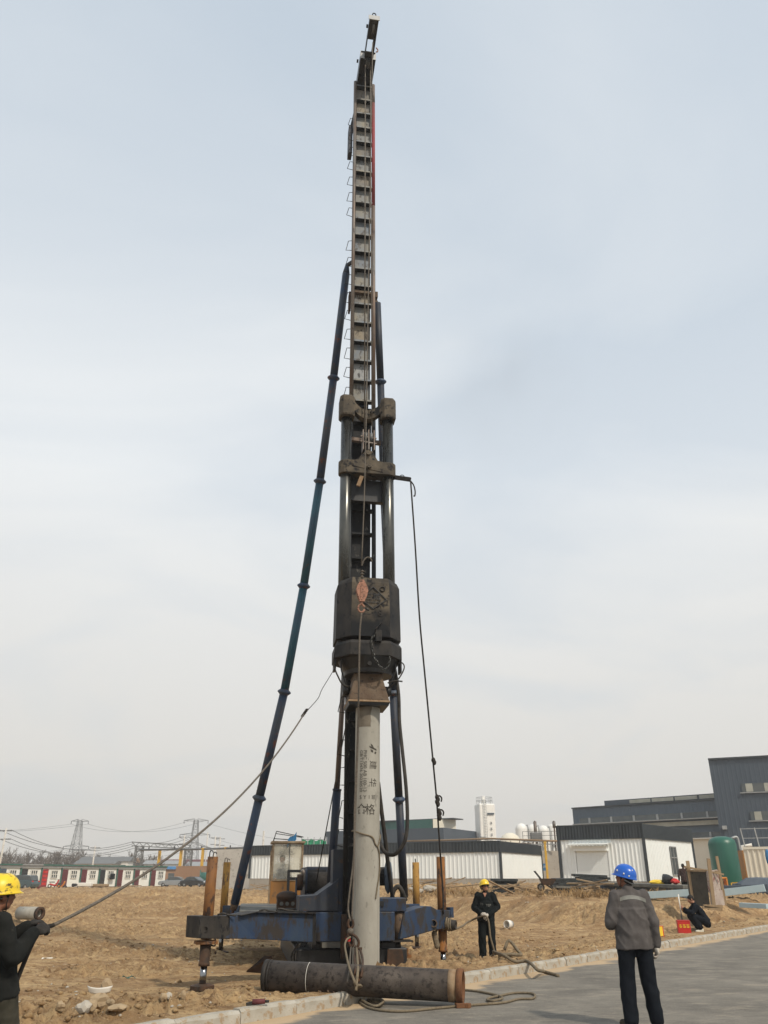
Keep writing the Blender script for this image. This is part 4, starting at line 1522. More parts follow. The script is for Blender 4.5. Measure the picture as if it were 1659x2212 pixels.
ram = loft_rings([oct_pts(0.69, 0.41, 0.62, 6.16), oct_pts(0.69, 0.41, 0.62, 6.30), oct_pts(0.675, 0.40, 0.61, 7.34), oct_pts(0.62, 0.385, 0.58, 7.46)])
ram.mi = [0 if k % 8 == 0 and k < 24 else 1 for k in range(len(ram.f))]  # all but the front face darker: shade painted into the colour
ram = ram.build('ram_block', ['ram_face', 'hammer_dark'], ham, bevel=0.01)
for s in (-1, 1):
    MB().cyl(HP(0.5 * s, 0.02, 5.95), HP(0.5 * s, 0.02, 11.85), 0.132, n=24).build('guide_column', 'oily_steel', ham)
    MB().lathe([(0.1, 0), (0.10, 0.28)], HP(0.56 * s, -0.20, 5.98), n=14).build('spacer', 'hammer_dark', ham)
    # block at the head of each column
    hw = 0.185
    rr = []
    for z, k in ((11.72, 0.94), (11.76, 1), (12.22, 1), (12.28, 0.93)):
        rr.append([HP(0.5 * s + x * k, y * k, z) for x, y in ((-0.11, -0.22), (0.11, -0.22), (hw, -0.12), (hw, 0.15), (0.11, 0.24), (-0.11, 0.24), (-hw, 0.15), (-hw, -0.12))])
    loft_rings(rr).build('column_head', 'hammer_mud', ham, bevel=0.01)
# strap between the heads, curving back round the ropes
mb = MB()
pa, vs = [], []
for i in range(17):
    t = i / 16
    x = -0.36 + 0.72 * t
    q = 1 - (2 * t - 1) ** 2
    pa.append((x, -0.05 + 0.15 * q, 12.06 - 0.17 * q))
for i, (x, y, z) in enumerate(pa):
    vs += [HP(x, y - 0.10, z - 0.13), HP(x, y + 0.10, z - 0.13), HP(x, y + 0.10, z + 0.12), HP(x, y - 0.10, z + 0.12)]
fs = [(i * 4 + k, i * 4 + (k + 1) % 4, i * 4 + 4 + (k + 1) % 4, i * 4 + 4 + k) for i in range(16) for k in range(4)]
mb.add(vs, fs, False)
mb.build('head_strap', 'hammer_mud', ham)
MB().ball(HP(0.10, -0.06, 11.92), (0.05, 0.05, 0.04)).build('strap_shackle', 'hammer_black', ham)
# cross yoke
zy = 10.36
ring = []
for z, k in ((zy - 0.18, 1.0), (zy + 0.15, 1.0)):
    pts = []
    for i in range(9):
        t = R(-90) + math.pi * i / 8
        pts.append(HP(0.50 + 0.18 * math.cos(t), 0.185 * math.sin(t), z))
    for i in range(9):
        t = R(90) + math.pi * i / 8
        pts.append(HP(-0.50 + 0.18 * math.cos(t), 0.185 * math.sin(t), z))
    ring.append(pts)
loft_rings(ring).build('cross_yoke', 'hammer_mud', ham, bevel=0.012)
mb = MB()
mb.prism([HP(-0.38, -0.20, zy - 0.02), HP(0.36, -0.20, zy - 0.14), HP(0.36, -0.20, zy + 0.12), HP(0.22, -0.20, zy + 0.17), HP(0.10, -0.20, zy + 0.40), HP(-0.04, -0.20, zy + 0.43), HP(-0.12, -0.20, zy + 0.33), HP(-0.26, -0.20, zy + 0.16), HP(-0.38, -0.20, zy + 0.12)], RY * 0.10)
lug = mb.build('lifting_bracket', 'hammer_mud', ham, bevel=0.01)
for x, z in ((0.0, zy + 0.32), (0.02, zy - 0.02)):
    MB().cyl(HP(x, -0.28, z), HP(x, -0.10, z), 0.058, n=8, smooth=False).build('bracket_bolt', 'hammer_mud', lug)
# sheave block with pins above the yoke
mb = MB()
for x in (-0.13, 0.0, 0.13):
    mb.prism([HP(x, -0.24, zy + 0.42), HP(x, 0.05, zy + 0.42), HP(x, 0.02, zy + 0.98), HP(x, -0.20, zy + 0.98)], RX * 0.022)
mb.beam(HP(-0.18, -0.18, zy + 0.66), HP(0.20, -0.18, zy + 0.62), 0.03, 0.03)
mb.beam(HP(-0.18, -0.18, zy + 0.80), HP(0.20, -0.18, zy + 0.76), 0.03, 0.03)
mb.build('sheave_block', 'rail_rust', ham)
for x in (-0.06, 0.07):
    MB().lathe([(0.02, -0.03), (0.15, -0.03), (0.12, 0.0), (0.15, 0.03), (0.02, 0.03)], HP(x, -0.09, zy + 0.80), n=20, axis=RX).build('sheave', 'steel_grey', ham)
MB().box(HP(0.05, 0.25, 9.9), (1.0, 0.16, 0.55), RM).build('back_plate', 'hammer_black', ham)
MB().box(HP(-0.18, -0.10, 10.0), (0.09, 0.05, 0.28), RM @ Matrix.Rotation(R(18), 3, 'Y')).build('rag', 'cap_edge', ham)
mb = MB()
mb.beam(HP(-0.36, 0.34, 11.35), HP(0.38, 0.34, 11.30), 0.10, 0.09)
mb.build('tie_bar', 'rail_rust', ham)
# side arm that carries the rope
arm_e = P(887, 1036, 16.55)
MB().beam(HP(0.60, 0.0, zy - 0.14), arm_e, 0.06, 0.10).build('side_arm', 'hammer_dark', ham, bevel=0.008)
MB().tube([arm_e + Vector((-0.20 + 0.05 * math.cos(t), 0, 0.07 + 0.05 * math.sin(t))) for t in np.linspace(0, math.pi, 8)], 0.010, n=6).build('arm_eye', 'black_steel', ham)
# anvil housing, drum and helmet
loft_rings([oct_pts(0.705, 0.42, 0.645, 5.76), oct_pts(0.705, 0.42, 0.645, 6.02), oct_pts(0.67, 0.40, 0.61, 6.09)]).build('anvil_housing', 'hammer_dark', ham, bevel=0.015)
MB().lathe([(0.1, 5.46), (0.50, 5.46), (0.52, 5.54), (0.64, 5.76), (0.1, 5.76)], HP(0, 0, 0), n=44, smooth=False).build('anvil_drum', 'hammer_black', ham)


def sq(hx, hy, z):
    return [HP(-hx, -hy, z), HP(hx, -hy, z), HP(hx, hy, z), HP(-hx, hy, z)]


loft_rings([sq(0.415, 0.415, 4.84), sq(0.41, 0.41, 4.93), sq(0.29, 0.30, 5.40), sq(0.30, 0.31, 5.47)]).build('drive_cap', 'cap_rust', ham, bevel=0.018)
loft_rings([sq(0.428, 0.428, 4.862), sq(0.424, 0.424, 4.90)], cap=True).build('cap_rim', 'cap_edge', ham, bevel=0.008)
loft_rings([sq(0.40, 0.40, 4.80), sq(0.422, 0.422, 4.86)], cap=True).build('cap_under_shade', 'hammer_black', ham)  # black plate paints shade onto the cap's underside
for s in (-1, 1):
    mb = MB().pipe(HP(0.36 * s, -0.05, 5.16), HP(0.50 * s, -0.05, 5.16), 0.10, 0.06, n=18)
    mb.box(HP(0.43 * s, 0.1, 5.16), (0.12, 0.2, 0.16), RM)
    mb.build('cap_lug', 'hammer_black', ham)
    MB().tube([HP(0.56 * s, -0.28, 5.78), HP(0.57 * s, -0.30, 5.55), HP(0.50 * s, -0.25, 5.35), HP(0.42 * s, -0.18, 5.18)], 0.016, n=6, sm=5).build('cap_sling', 'black_steel', ham)
    MB().box(HP(0.69 * s, -0.12, 5.72), (0.05, 0.25, 0.40), RM).build('side_lug', 'hammer_black', ham, bevel=0.02)
MB().cyl(HP(-0.02, -0.56, 5.60), HP(-0.02, -0.62, 5.60), 0.045, n=14).build('plug', 'hammer_dark', ham)
# loops of black hose at the right shoulder
MB().tube([HP(0.50, -0.2, 5.66), HP(0.68, -0.3, 5.72), HP(0.75, -0.32, 5.62), HP(0.66, -0.32, 5.42), HP(0.52, -0.3, 5.26), HP(0.45, -0.2, 5.20)], 0.014, n=6, sm=6).build('cap_sling', 'rubber', ham)
MB().tube([HP(0.40, -0.3, 5.28), HP(0.55, -0.34, 5.32), HP(0.70, -0.36, 5.31)], 0.016, n=6, sm=4).build('cap_sling', 'rubber', ham)
MB().tube([HP(-0.70, -0.25, 5.9), HP(-0.72, -0.28, 5.62), HP(-0.62, -0.3, 5.36), HP(-0.52, -0.26, 5.22), HP(-0.40, -0.2, 5.20)], 0.018, n=6, sm=6).build('cap_sling', 'rubber', ham)
# front bracket and chain
mb = MB()
mb.box(HP(0.155, -0.675, 6.16), (0.13, 0.09, 0.24), RM)
mb.beam(HP(0.10, -0.67, 6.30), HP(0.22, -0.67, 6.46), 0.03, 0.05, up=(0, 1, 0))
mb.build('front_bracket', 'hammer_dark', ham, bevel=0.01)
link_me = MB().tube([Vector((0.022 * math.cos(t), 0, 0.038 * math.sin(t))) for t in np.linspace(0, 2 * math.pi, 15)], 0.0095, n=6, caps=False).mesh('chain_link', 'oily_steel')
cpts = smooth_path([HP(0.15, -0.70, 6.24), HP(0.02, -0.69, 6.10), HP(0.03, -0.66, 5.86), HP(0.10, -0.66, 5.66), HP(0.22, -0.64, 5.50), HP(0.30, -0.60, 5.48), HP(0.38, -0.62, 5.62), HP(0.40, -0.62, 5.76)], 8)
acc, last, k = 0, cpts[0], 0
for i in range(1, len(cpts)):
    acc += (cpts[i] - cpts[i - 1]).length
    if acc > 0.056:
        acc = 0
        t = (cpts[i] - last).normalized()
        last = cpts[i]
        q = t.to_track_quat('Z', 'Y').to_euler()
        m3 = t.to_track_quat('Z', 'Y').to_matrix() @ Matrix.Rotation(R(90) * (k % 2) + R(45), 3, 'Z')
        share('chain_link', link_me, ham, cpts[i], m3.to_euler())
        k += 1
# cast diamond with lettering on the ram's face
def ram_face(x, z):
    return HP(x, -0.63, z)


dia = [(0.05, 7.24), (0.335, 6.965), (0.05, 6.755), (-0.235, 6.965)]
mb = MB()
for i in range(4):
    a, b2 = dia[i], dia[(i + 1) % 4]
    mb.beam(ram_face(*a), ram_face(*b2), 0.016, 0.02, up=RY)
mb.build('diamond_mark', 'hammer_black', ham)
for s_, size, x, z in (('三威', 0.175, 0.05, 7.01), ('SUNWAY', 0.072, 0.05, 6.895), ('8', 0.20, 0.20, 6.66)):
    me = text_mesh(s_, size, 0.004)
    for v in me.vertices:
        v.co = ram_face(x + v.co.x, z + v.co.y) + RY * (-v.co.z)
    me.materials.clear()
    me.materials.append(M['hammer_black' if s_ != '8' else 'hammer_dark'])
    link('lettering', me, ham)
MB().tube([ram_face(0.25 + 0.05 * math.cos(t), 7.20 + 0.05 * math.sin(t)) for t in np.linspace(0, 2 * math.pi, 16)], 0.012, n=6, caps=False).build('ring_mark', 'hammer_dark', ham)

# ------------------------------------------------------------------ ropes and tackle
def rope(name, pts, r, material, label, cat='rope', sm=6, group=None, n=7):
    o = MB().tube(pts, r, n=n, sm=sm).build(name, material)
    return tag(o, label, cat, group)


blk = P(782, 1276, 15.42)          # pulley block centre
rope('hoist_rope', [P(805, 92, 15.45), P(797, 560, 15.45), P(789, 1000, 15.44), P(781, 1222, 15.42)], 0.013, 'wire_rope', 'single wire rope dropping from the mast tip to the pink pulley block', sm=4)
rope('hammer_rope', [HP(-0.10, -0.05, 24.45), HP(-0.08, -0.12, zy + 0.95)], 0.016, 'wire_rope', 'wire rope running down the lead mast into the hammer sheave block, left strand', sm=0)
rope('hammer_rope', [HP(0.06, -0.05, 24.45), HP(0.10, -0.12, zy + 0.95)], 0.014, 'wire_rope', 'wire rope down the lead mast clamped to the hammer strap, right strand', sm=0)
rope('winch_rope', [P(682, 1912, 19.05), P(718, 1722, 18.5), P(752, 1540, 17.9), LP(-0.2, 0.6, 8.0)], 0.012, 'dark_rope', 'thin black wire rope rising from the winch drum beside the lift cylinder', sm=0)
rope('free_rope_tail', [P(782, 1222, 15.4), P(785, 1212, 15.4), P(793, 1204, 15.4), P(800, 1206, 15.4), P(804, 1213, 15.4)], 0.014, 'wire_rope', 'short curled tail of wire rope above the pink pulley block')
pb = thing('pulley_block', blk, 'pink painted snatch block with hook hanging before the hammer ram', 'pulley block')
FX, FZ = RX, Vector((0, 0, 1))
for s in (-1, 1):
    out = []
    for x, z in ((-0.03, 0.23), (0.03, 0.23), (0.10, 0.10), (0.125, 0.0), (0.10, -0.12), (0.045, -0.24), (-0.045, -0.24), (-0.09, -0.12), (-0.125, 0.0), (-0.10, 0.10)):
        out.append(blk + FX * x + FZ * z + RY * (0.045 * s))
    ck = MB().prism(out, RY * 0.018).build('cheek_plate', 'block_pink', pb, bevel=0.006)
    MB().cyl(blk + RY * (0.045 * s + 0.009) - RY * 0.02, blk + RY * (0.045 * s + 0.009) + RY * 0.02, 0.04, n=14).build('axle_nut', 'block_pink', ck)
    MB().box(blk + RY * (0.045 * s - 0.006) - FX * 0.01, (0.035, 0.012, 0.40), RM).build('strap', 'block_pink', ck)
MB().lathe([(0.02, -0.03), (0.105, -0.03), (0.085, 0.0), (0.105, 0.03), (0.02, 0.03)], blk + RY * 0.005, n=22, axis=RY).build('sheave', 'steel_grey', pb)
mb = MB()
for i, z in enumerate((0.30, 0.36, 0.42)):
    mb.ball(blk + FZ * z + FX * (-0.005 + 0.006 * i), (0.045, 0.035, 0.018), n=8, m=5)
mb.cyl(blk + FZ * 0.22, blk + FZ * 0.45, 0.014, n=8)
mb.build('rope_clamp', 'wire_rope', pb)
mb = MB()
mb.tube([blk + FZ * (-0.24), blk + FZ * -0.30], 0.022, n=8)
mb.tube([blk + FX * (0.065 * math.cos(t)) + FZ * (-0.375 + 0.08 * math.sin(t)) + FX * -0.01 for t in np.linspace(0.3, 2 * math.pi - 0.3, 18)], 0.019, n=8)
mb.build('hook', 'block_pink', pb)
MB().tube([blk + FX * 0.07 + FZ * -0.36, blk + FX * 0.12 + FZ * -0.39, blk + FX * 0.14 + FZ * -0.42], 0.018, n=6).build('hook_latch', 'hammer_black', pb)
# doubled sling from the hook down the pile to the shackles
shk = P(757, 1990, 16.15)
rope('pile_sling', [blk + FZ * -0.43, P(777, 1372, 15.45), P(775, 1470, 15.6), P(773, 1600, 16.1), P(768, 1740, 16.25), P(764, 1850, 16.25), P(758, 1905, 16.22), P(752, 1960, 16.2), shk], 0.017, 'wire_rope', 'long wire sling running from the pulley block down the left of the pile')
rope('pile_sling', [P(777, 1380, 15.46), P(775.5, 1480, 15.62), P(772, 1600, 16.1), P(766, 1740, 16.24), P(765, 1850, 16.24), P(763, 1920, 16.2), P(760, 1985, 16.16)], 0.015, 'wire_rope', 'second leg of the wire sling twisted beside the first on the pile')
# rope tied round the pile
pc = HP(0, 0, 0)
def pring(a, z, r=0.265):
    t = R(-90) + RA + R(a)
    return Vector((pc.x + r * math.cos(t), pc.y + r * math.sin(t), z))
rope('pile_tie', [pring(-110, 2.46, 0.30), pring(-75, 2.45), pring(-30, 2.40), pring(15, 2.34), pring(30, 2.22), pring(45, 2.18), pring(62, 2.30), pring(85, 2.38), pring(120, 2.42)], 0.014, 'hemp_rope', 'thin rope knotted round the concrete pile at about man height')
rope('pile_tie_tail', [pring(42, 2.19, 0.27), pring(58, 2.02, 0.27), pring(62, 1.82, 0.268), pring(52, 1.62, 0.266), pring(42, 1.46, 0.266), pring(33, 1.28, 0.267)], 0.013, 'hemp_rope', 'loose tail of the pile tie hanging down the right of the pile')

# hammer hose: big loop to the right of the pile, then up behind it
rope('hydraulic_hose', [P(853, 1445, 16.7), P(861, 1500, 16.6), P(863, 1560, 16.6), P(869, 1620, 16.55), P(877, 1700, 16.5), P(880, 1770, 16.5), P(875, 1815, 16.5), P(858, 1842, 16.6), P(840, 1846, 16.8), P(825, 1832, 17.0), P(818, 1800, 17.2), P(812, 1740, 17.4)], 0.037, 'rubber', 'thick black hose hanging in a loop from the hammer beside the pile', 'hose', n=10)
rope('hydraulic_hose', [P(817, 1690, 17.5), P(824, 1750, 17.6), P(833, 1820, 17.8), P(840, 1880, 18.0), P(847, 1930, 18.3), P(851, 1955, 18.5)], 0.045, 'rubber', 'straight black hose slanting down from behind the pile to the chassis', 'hose', n=10)
rope('hydraulic_hose', [P(846, 1945, 19.0), P(850, 1925, 19.0), P(860, 1915, 19.0), P(868, 1925, 19.0), P(876, 1945, 19.1)], 0.05, 'rubber', 'short bent black hose arching over the chassis by the right brace', 'hose', n=10)

# ------------------------------------------------------------------ people
def capsule(mb, a, ra, b, rb, n=14):
    a, b = vec(a), vec(b)
    d = (b - a)
    L = d.length
    d = d / max(L, 1e-6)
    prof = [(ra * math.cos(t), -ra * math.sin(t)) for t in np.linspace(math.pi / 2, 0, 5)] + [(rb * math.cos(t), L + rb * math.sin(t)) for t in np.linspace(0, math.pi / 2, 5)]
    mb.lathe(prof, a, n=n, axis=d)


def limb(mb, pts, rs):
    for i in range(len(pts) - 1):
        capsule(mb, pts[i], rs[i], pts[i + 1], rs[i + 1])


def hand(mb, w, d, nrm, side_sign, curl=0.9, k=1.0, s=1.0):
    """palm, four unequal fingers with three bends each, thumb from the side of the palm"""
    w = vec(w)
    d = vec(d).normalized()
    nrm = vec(nrm)
    nrm = (nrm - d * nrm.dot(d)).normalized()
    side = d.cross(nrm).normalized() * side_sign      # towards the thumb
    m3 = Matrix((side, d, nrm)).transposed()
    mb.ball(w + d * 0.050 * s, (0.043 * s * k, 0.056 * s, 0.019 * s * k), rot=m3)
    capsule(mb, w - d * 0.02, 0.027 * s * k, w + d * 0.03 * s, 0.030 * s * k)
    for i, (off, ln) in enumerate(((0.030, 0.92), (0.010, 1.0), (-0.010, 0.95), (-0.029, 0.78))):
        p = w + (d * (0.088 - 0.006 * abs(i - 1)) + side * off) * s
        ang = curl * 0.55
        for seg, r0, r1 in ((0.042, 0.0105, 0.0098), (0.027, 0.0098, 0.0092), (0.021, 0.0092, 0.0080)):
            q = p + (d * math.cos(ang) + nrm * math.sin(ang)) * seg * ln * s
            capsule(mb, p, r0 * k * s, q, r1 * k * s, n=8)
            p = q
            ang += curl * 0.85
    p = w + (d * 0.028 + side * 0.030) * s
    for seg, dr, r in ((0.040, (0.62, 0.62, 0.35), 0.0125), (0.032, (0.80, 0.25, 0.55), 0.0112), (0.024, (0.75, 0.02, 0.70), 0.0098)):
        q = p + (d * dr[0] + side * dr[1] + nrm * dr[2]).normalized() * seg * s
        capsule(mb, p, r * k * s, q, r * 0.92 * k * s, n=8)
        p = q


def head_frame(c, yaw, pitch, roll=0.0):
    return Matrix.Translation(vec(c)) @ Matrix.Rotation(yaw, 4, 'Z') @ Matrix.Rotation(pitch, 4, 'X') @ Matrix.Rotation(roll, 4, 'Y')


def add_head(mb, hf, k=1.0):
    r3 = hf.to_3x3()
    B = lambda p, r: mb.ball(hf @ Vector(p), r if hasattr(r, '__len__') else (r, r, r), n=16, m=10, rot=r3)
    B((0, -0.012, 0.030), (0.076, 0.094, 0.088))      # cranium
    B((0, 0.022, -0.020), (0.064, 0.070, 0.085))      # face
    B((0, 0.038, -0.078), (0.042, 0.042, 0.032))      # chin and jaw
    B((-0.030, 0.02, -0.062), (0.030, 0.045, 0.035))
    B((0.030, 0.02, -0.062), (0.030, 0.045, 0.035))
    B((0, 0.098, -0.018), (0.014, 0.018, 0.020))      # nose
    B((0, 0.090, 0.004), (0.010, 0.014, 0.024))
    B((0, 0.088, 0.026), (0.050, 0.014, 0.009))       # brow
    B((-0.036, 0.078, -0.016), (0.018, 0.014, 0.014))
    B((0.036, 0.078, -0.016), (0.018, 0.014, 0.014))
    B((0, 0.086, -0.050), (0.024, 0.012, 0.007))      # lips
    B((0, 0.084, -0.060), (0.021, 0.012, 0.007))
    for s in (-1, 1):
        B((0.078 * s, -0.008, -0.010), (0.010, 0.020, 0.032))


def helmet_mesh(hf, mname, ridge=True):
    mb = MB()
    n, m = 36, 10
    vs, fs = [], []
    for i in range(m + 1):
        ph = (math.pi / 2) * i / m
        for k in range(n):
            t = 2 * math.pi * k / n
            r = math.sin(ph) ** 0.85
            x, y = 0.118 * r * math.cos(t), 0.142 * r * math.sin(t)
            z = 0.128 * math.cos(ph) ** 0.9
            if ridge and abs(x) < 0.03:
                z += 0.007 * (1 - abs(x) / 0.03) * (1 - i / m)
            vs.append((x, y, z))
    # flared rim with a peak in front
    for (gr, dz) in ((1.035, -0.012), (1.12, -0.020), (1.10, -0.026)):
        for k in range(n):
            t = 2 * math.pi * k / n
            fwd = max(0.0, math.sin(t)) ** 3
            g = gr if gr < 1.1 else gr - 0.06 + 0.20 * fwd
            vs.append((0.118 * (g if fwd < 0.2 else 1.035 + (g - 1.035) * 0.5) * math.cos(t), 0.142 * g * math.sin(t), dz - 0.010 * fwd * (gr > 1.1)))
    # inner shell
    for i in range(m, -1, -1):
        ph = (math.pi / 2) * i / m
        for k in range(n):
            t = 2 * math.pi * k / n
            r = math.sin(ph) ** 0.85
            vs.append((0.112 * r * math.cos(t), 0.136 * r * math.sin(t), 0.122 * math.cos(ph) ** 0.9))
    rows = len(vs) // n
    fs = [(i * n + k, (i + 1) * n + k, (i + 1) * n + (k + 1) % n, i * n + (k + 1) % n) for i in range(rows - 1) for k in range(n)]
    mb.add([hf @ (Vector((0, -0.006, 0.035)) + Vector(v)) for v in vs], fs, True)
    return mb.mesh('helmet', mname)


def make_person(loc, rotz, j, label, cloth, helmet=None, gloves=None, hair=True, scale=1.0, group=None, glasses=False, seed=0, tilt=(0, 0, 0), reflect=False, hem=0.84, lodge=0.011, shoes='shoe', hand_curl=1.0, collar=True, cap=None, jr=1.0):
    """j: joints in the person's own frame (x right, y forward, z up)"""
    W = Matrix.Translation(vec(loc)) @ Matrix.Rotation(rotz, 4, 'Z') @ Matrix.Scale(scale, 4)
    W3 = W.to_3x3()
    J = {k: (W @ Vector(v)) for k, v in j.items() if isinstance(v, tuple) and k[:4] not in ('palm', 'hand')}
    s = scale
    lean = Matrix.Rotation(rotz, 3, 'Z') @ Matrix.Rotation(j.get('twist', 0.0), 3, 'Z') @ Matrix.Rotation(j.get('lean', 0.0), 3, 'X')
    hf = W @ head_frame(j['head'], j.get('yaw', 0), j.get('pitch', 0), j.get('roll', 0))
    # body, one continuous surface
    body = MB()
    add_head(body, hf)
    capsule(body, J['neck'], 0.058 * s, hf @ Vector((0, -0.02, -0.05)), 0.054 * s)
    mid = (J['chest'] + J['pelvis']) / 2

    def torso(mb, g, jac):
        mb.ball(J['chest'] + (J['neck'] - J['chest']) * 0.12, ((0.160 + g) * s, (0.105 + g) * s, (0.175 + g * 0.6) * s), n=22, m=14, rot=lean)
        mb.ball((J['shL'] + J['shR']) / 2 - (J['neck'] - J['chest']).normalized() * 0.03 * s, ((0.185 + g) * s, (0.078 + g * 0.8) * s, (0.075 + g * 0.4) * s), n=20, m=12, rot=lean)
        mb.ball(mid, ((0.145 + g) * s, (0.100 + g) * s, (0.17 + g) * s), n=20, m=12, rot=lean)
        mb.ball(J['pelvis'], ((0.158 + g) * s, (0.108 + g) * s, (0.13 + g * 0.5) * s), n=20, m=12, rot=lean)
    torso(body, 0.0, False)
    for sd in 'LR':
        sg = -1 if sd == 'L' else 1
        limb(body, [J['sh' + sd], J['el' + sd], J['wr' + sd]], [0.050 * s, 0.040 * s, 0.027 * s])
        limb(body, [J['hip' + sd], J['kn' + sd], J['an' + sd]], [0.083 * s, 0.055 * s, 0.038 * s])
        toe = J['toe' + sd]
        limb(body, [J['an' + sd] - Vector((0, 0, 0.03 * s)), toe], [0.036 * s, 0.030 * s])
        hd = W3 @ Vector(j.get('hand' + sd, (0, 0.3, -1)))
        pn = W3 @ Vector(j.get('palm' + sd, (-sg, 0, 0)))
        hand(body, J['wr' + sd], hd, pn, (1 if sd == 'R' else 1) * j.get('thumb' + sd, 1), curl=hand_curl, k=0.95, s=s)
    me = remeshed(body, 0.0095, 'person', cloth['skin'], smooth=3)
    p = link('person', me)
    tag(p, label, 'person', group)
    # jacket
    jk = MB()
    torso(jk, 0.020 * jr, True)
    for sd in 'LR':
        limb(jk, [J['sh' + sd], J['el' + sd], J['wr' + sd] + (J['el' + sd] - J['wr' + sd]) * 0.08], [0.074 * s * jr, 0.062 * s * jr, 0.048 * s * jr])
    up = (J['neck'] - J['pelvis']).normalized()
    hem_c = J['pelvis'] - up * (j['pelvis'][2] - hem) * s
    jk.ball((J['pelvis'] + hem_c) / 2, (0.195 * s * jr, 0.140 * s * jr, 0.075 * s), n=24, m=12, rot=lean)
    r0 = []
    for q, gx, gy in ((0, 0.200, 0.145), (1, 0.178, 0.128)):
        c = hem_c if q == 0 else J['chest'] + up * 0.02 * s
        r0.append([c + lean @ Vector((gx * jr * s * math.cos(t), gy * jr * s * math.sin(t), 0)) for t in np.linspace(0, 2 * math.pi, 25)[:-1]])
    n = 24
    jk.add(r0[0] + r0[1], [(k, (k + 1) % n, n + (k + 1) % n, n + k) for k in range(n)] + [tuple(range(n))[::-1], tuple(range(n, 2 * n))], True)
    for sd in 'LR':
        capsule(jk, J['neck'] - up * 0.055 * s, 0.070 * s, J['sh' + sd] * 0.92 + J['neck'] * 0.08, 0.070 * s)
    if collar:
        capsule(jk, J['neck'] - up * 0.03 * s, 0.078 * s, J['neck'] + up * 0.025 * s, 0.066 * s)
    link('jacket', remeshed(jk, lodge, 'jacket', cloth['jacket'], smooth=5, wrinkle=0.016 * s, wscale=6.5 / s, seed=seed), p)
    tr = MB()
    tr.ball(J['pelvis'] - up * 0.04 * s, (0.172 * s, 0.122 * s, 0.15 * s), n=20, m=12, rot=lean)
    for sd in 'LR':
        ank = J['an' + sd] + (J['kn' + sd] - J['an' + sd]) * cloth.get('cuff', 0.02)
        limb(tr, [J['hip' + sd], J['kn' + sd], ank], [0.112 * s, 0.094 * s, 0.086 * s])
    link('trousers', remeshed(tr, 0.012, 'trousers', cloth['trousers'], smooth=5, wrinkle=0.012 * s, wscale=6.5 / s, seed=seed + 3), p)
    for sd in 'LR':
        sh = MB()
        a, t = J['an' + sd] - Vector((0, 0, 0.045 * s)), J['toe' + sd]
        capsule(sh, a, 0.050 * s, t, 0.044 * s)
        capsule(sh, J['an' + sd] - Vector((0, 0, 0.01)), 0.052 * s, a, 0.05 * s)
        me = remeshed(sh, 0.012, 'shoe', shoes, smooth=3)
        zmin = j.get('floor', 0.0) + loc[2]
        for v in me.vertices:
            v.co.z = max(v.co.z, zmin + 0.002)
        link('shoe', me, p)
        if gloves:
            sg = -1 if sd == 'L' else 1
            gl = MB()
            hd = W3 @ Vector(j.get('hand' + sd, (0, 0.3, -1)))
            pn = W3 @ Vector(j.get('palm' + sd, (-sg, 0, 0)))
            hand(gl, J['wr' + sd], hd, pn, j.get('thumb' + sd, 1), curl=hand_curl, k=1.22, s=s * 1.04)
            capsule(gl, J['wr' + sd] + (J['el' + sd] - J['wr' + sd]).normalized() * 0.05 * s, 0.042 * s, J['wr' + sd], 0.037 * s)
            link('glove', remeshed(gl, 0.0065, 'glove', gloves, smooth=2), p)
    if hair:
        hr = MB()
        r3 = hf.to_3x3()
        hr.ball(hf @ Vector((0, -0.018, 0.040)), (0.082 * s, 0.097 * s, 0.088 * s), n=20, m=12, rot=r3)
        hr.ball(hf @ Vector((0, -0.050, -0.015)), (0.068 * s, 0.060 * s, 0.055 * s), n=16, m=10, rot=r3)
        for sg in (-1, 1):
            hr.ball(hf @ Vector((0.066 * sg, 0.015, 0.012)), (0.016 * s, 0.022 * s, 0.036 * s), rot=r3)
        link('hair', remeshed(hr, 0.010, 'hair', 'hair', smooth=2, wrinkle=0.004, wscale=40), p)
    if helmet:
        ho = link('helmet', helmet_mesh(hf, helmet[0]), p)
        stp = MB()
        for sg in (-1, 1):
            stp.tube([hf @ Vector((0.098 * sg, 0.03, 0.03)), hf @ Vector((0.088 * sg, 0.015, -0.05)), hf @ Vector((0.05 * sg, 0.03, -0.105)), hf @ Vector((0.0, 0.045, -0.118))], 0.0035, n=6, sm=4)
        stp.build('chin_strap', 'glove_dark', ho)
        mbn = MB()
        mbn.tube([hf @ Vector((0.096 * math.cos(t), -0.01 + 0.106 * math.sin(t), -0.006 - 0.035 * max(0, -math.sin(t)))) for t in np.linspace(R(190), R(350), 14)], 0.010, n=6)
        mbn.build('headband', 'glove_dark' if helmet[0] != 'helmet_blue' else 'steel_grey', ho)
        if len(helmet) > 1:
            for (az, el) in helmet[1]:
                c = Vector((0.121 * math.cos(az) * math.cos(el), 0.145 * math.sin(az) * math.cos(el), 0.035 + 0.130 * math.sin(el)))
                MB().ball(hf @ c, 0.011, n=10, m=6).build('rivet', 'white', ho)
    if glasses:
        g = MB()
        for sg in (-1, 1):
            g.ball(hf @ Vector((0.036 * sg, 0.099, -0.010)), (0.029, 0.008, 0.024), n=14, m=8, rot=hf.to_3x3())
            g.tube([hf @ Vector((0.064 * sg, 0.094, -0.004)), hf @ Vector((0.082 * sg, 0.0, 0.0))], 0.004, n=5)
        g.tube([hf @ Vector((-0.012, 0.106, -0.004)), hf @ Vector((0.012, 0.106, -0.004))], 0.004, n=5)
        g.build('sunglasses', 'sunglass', p)
    return p, J, hf


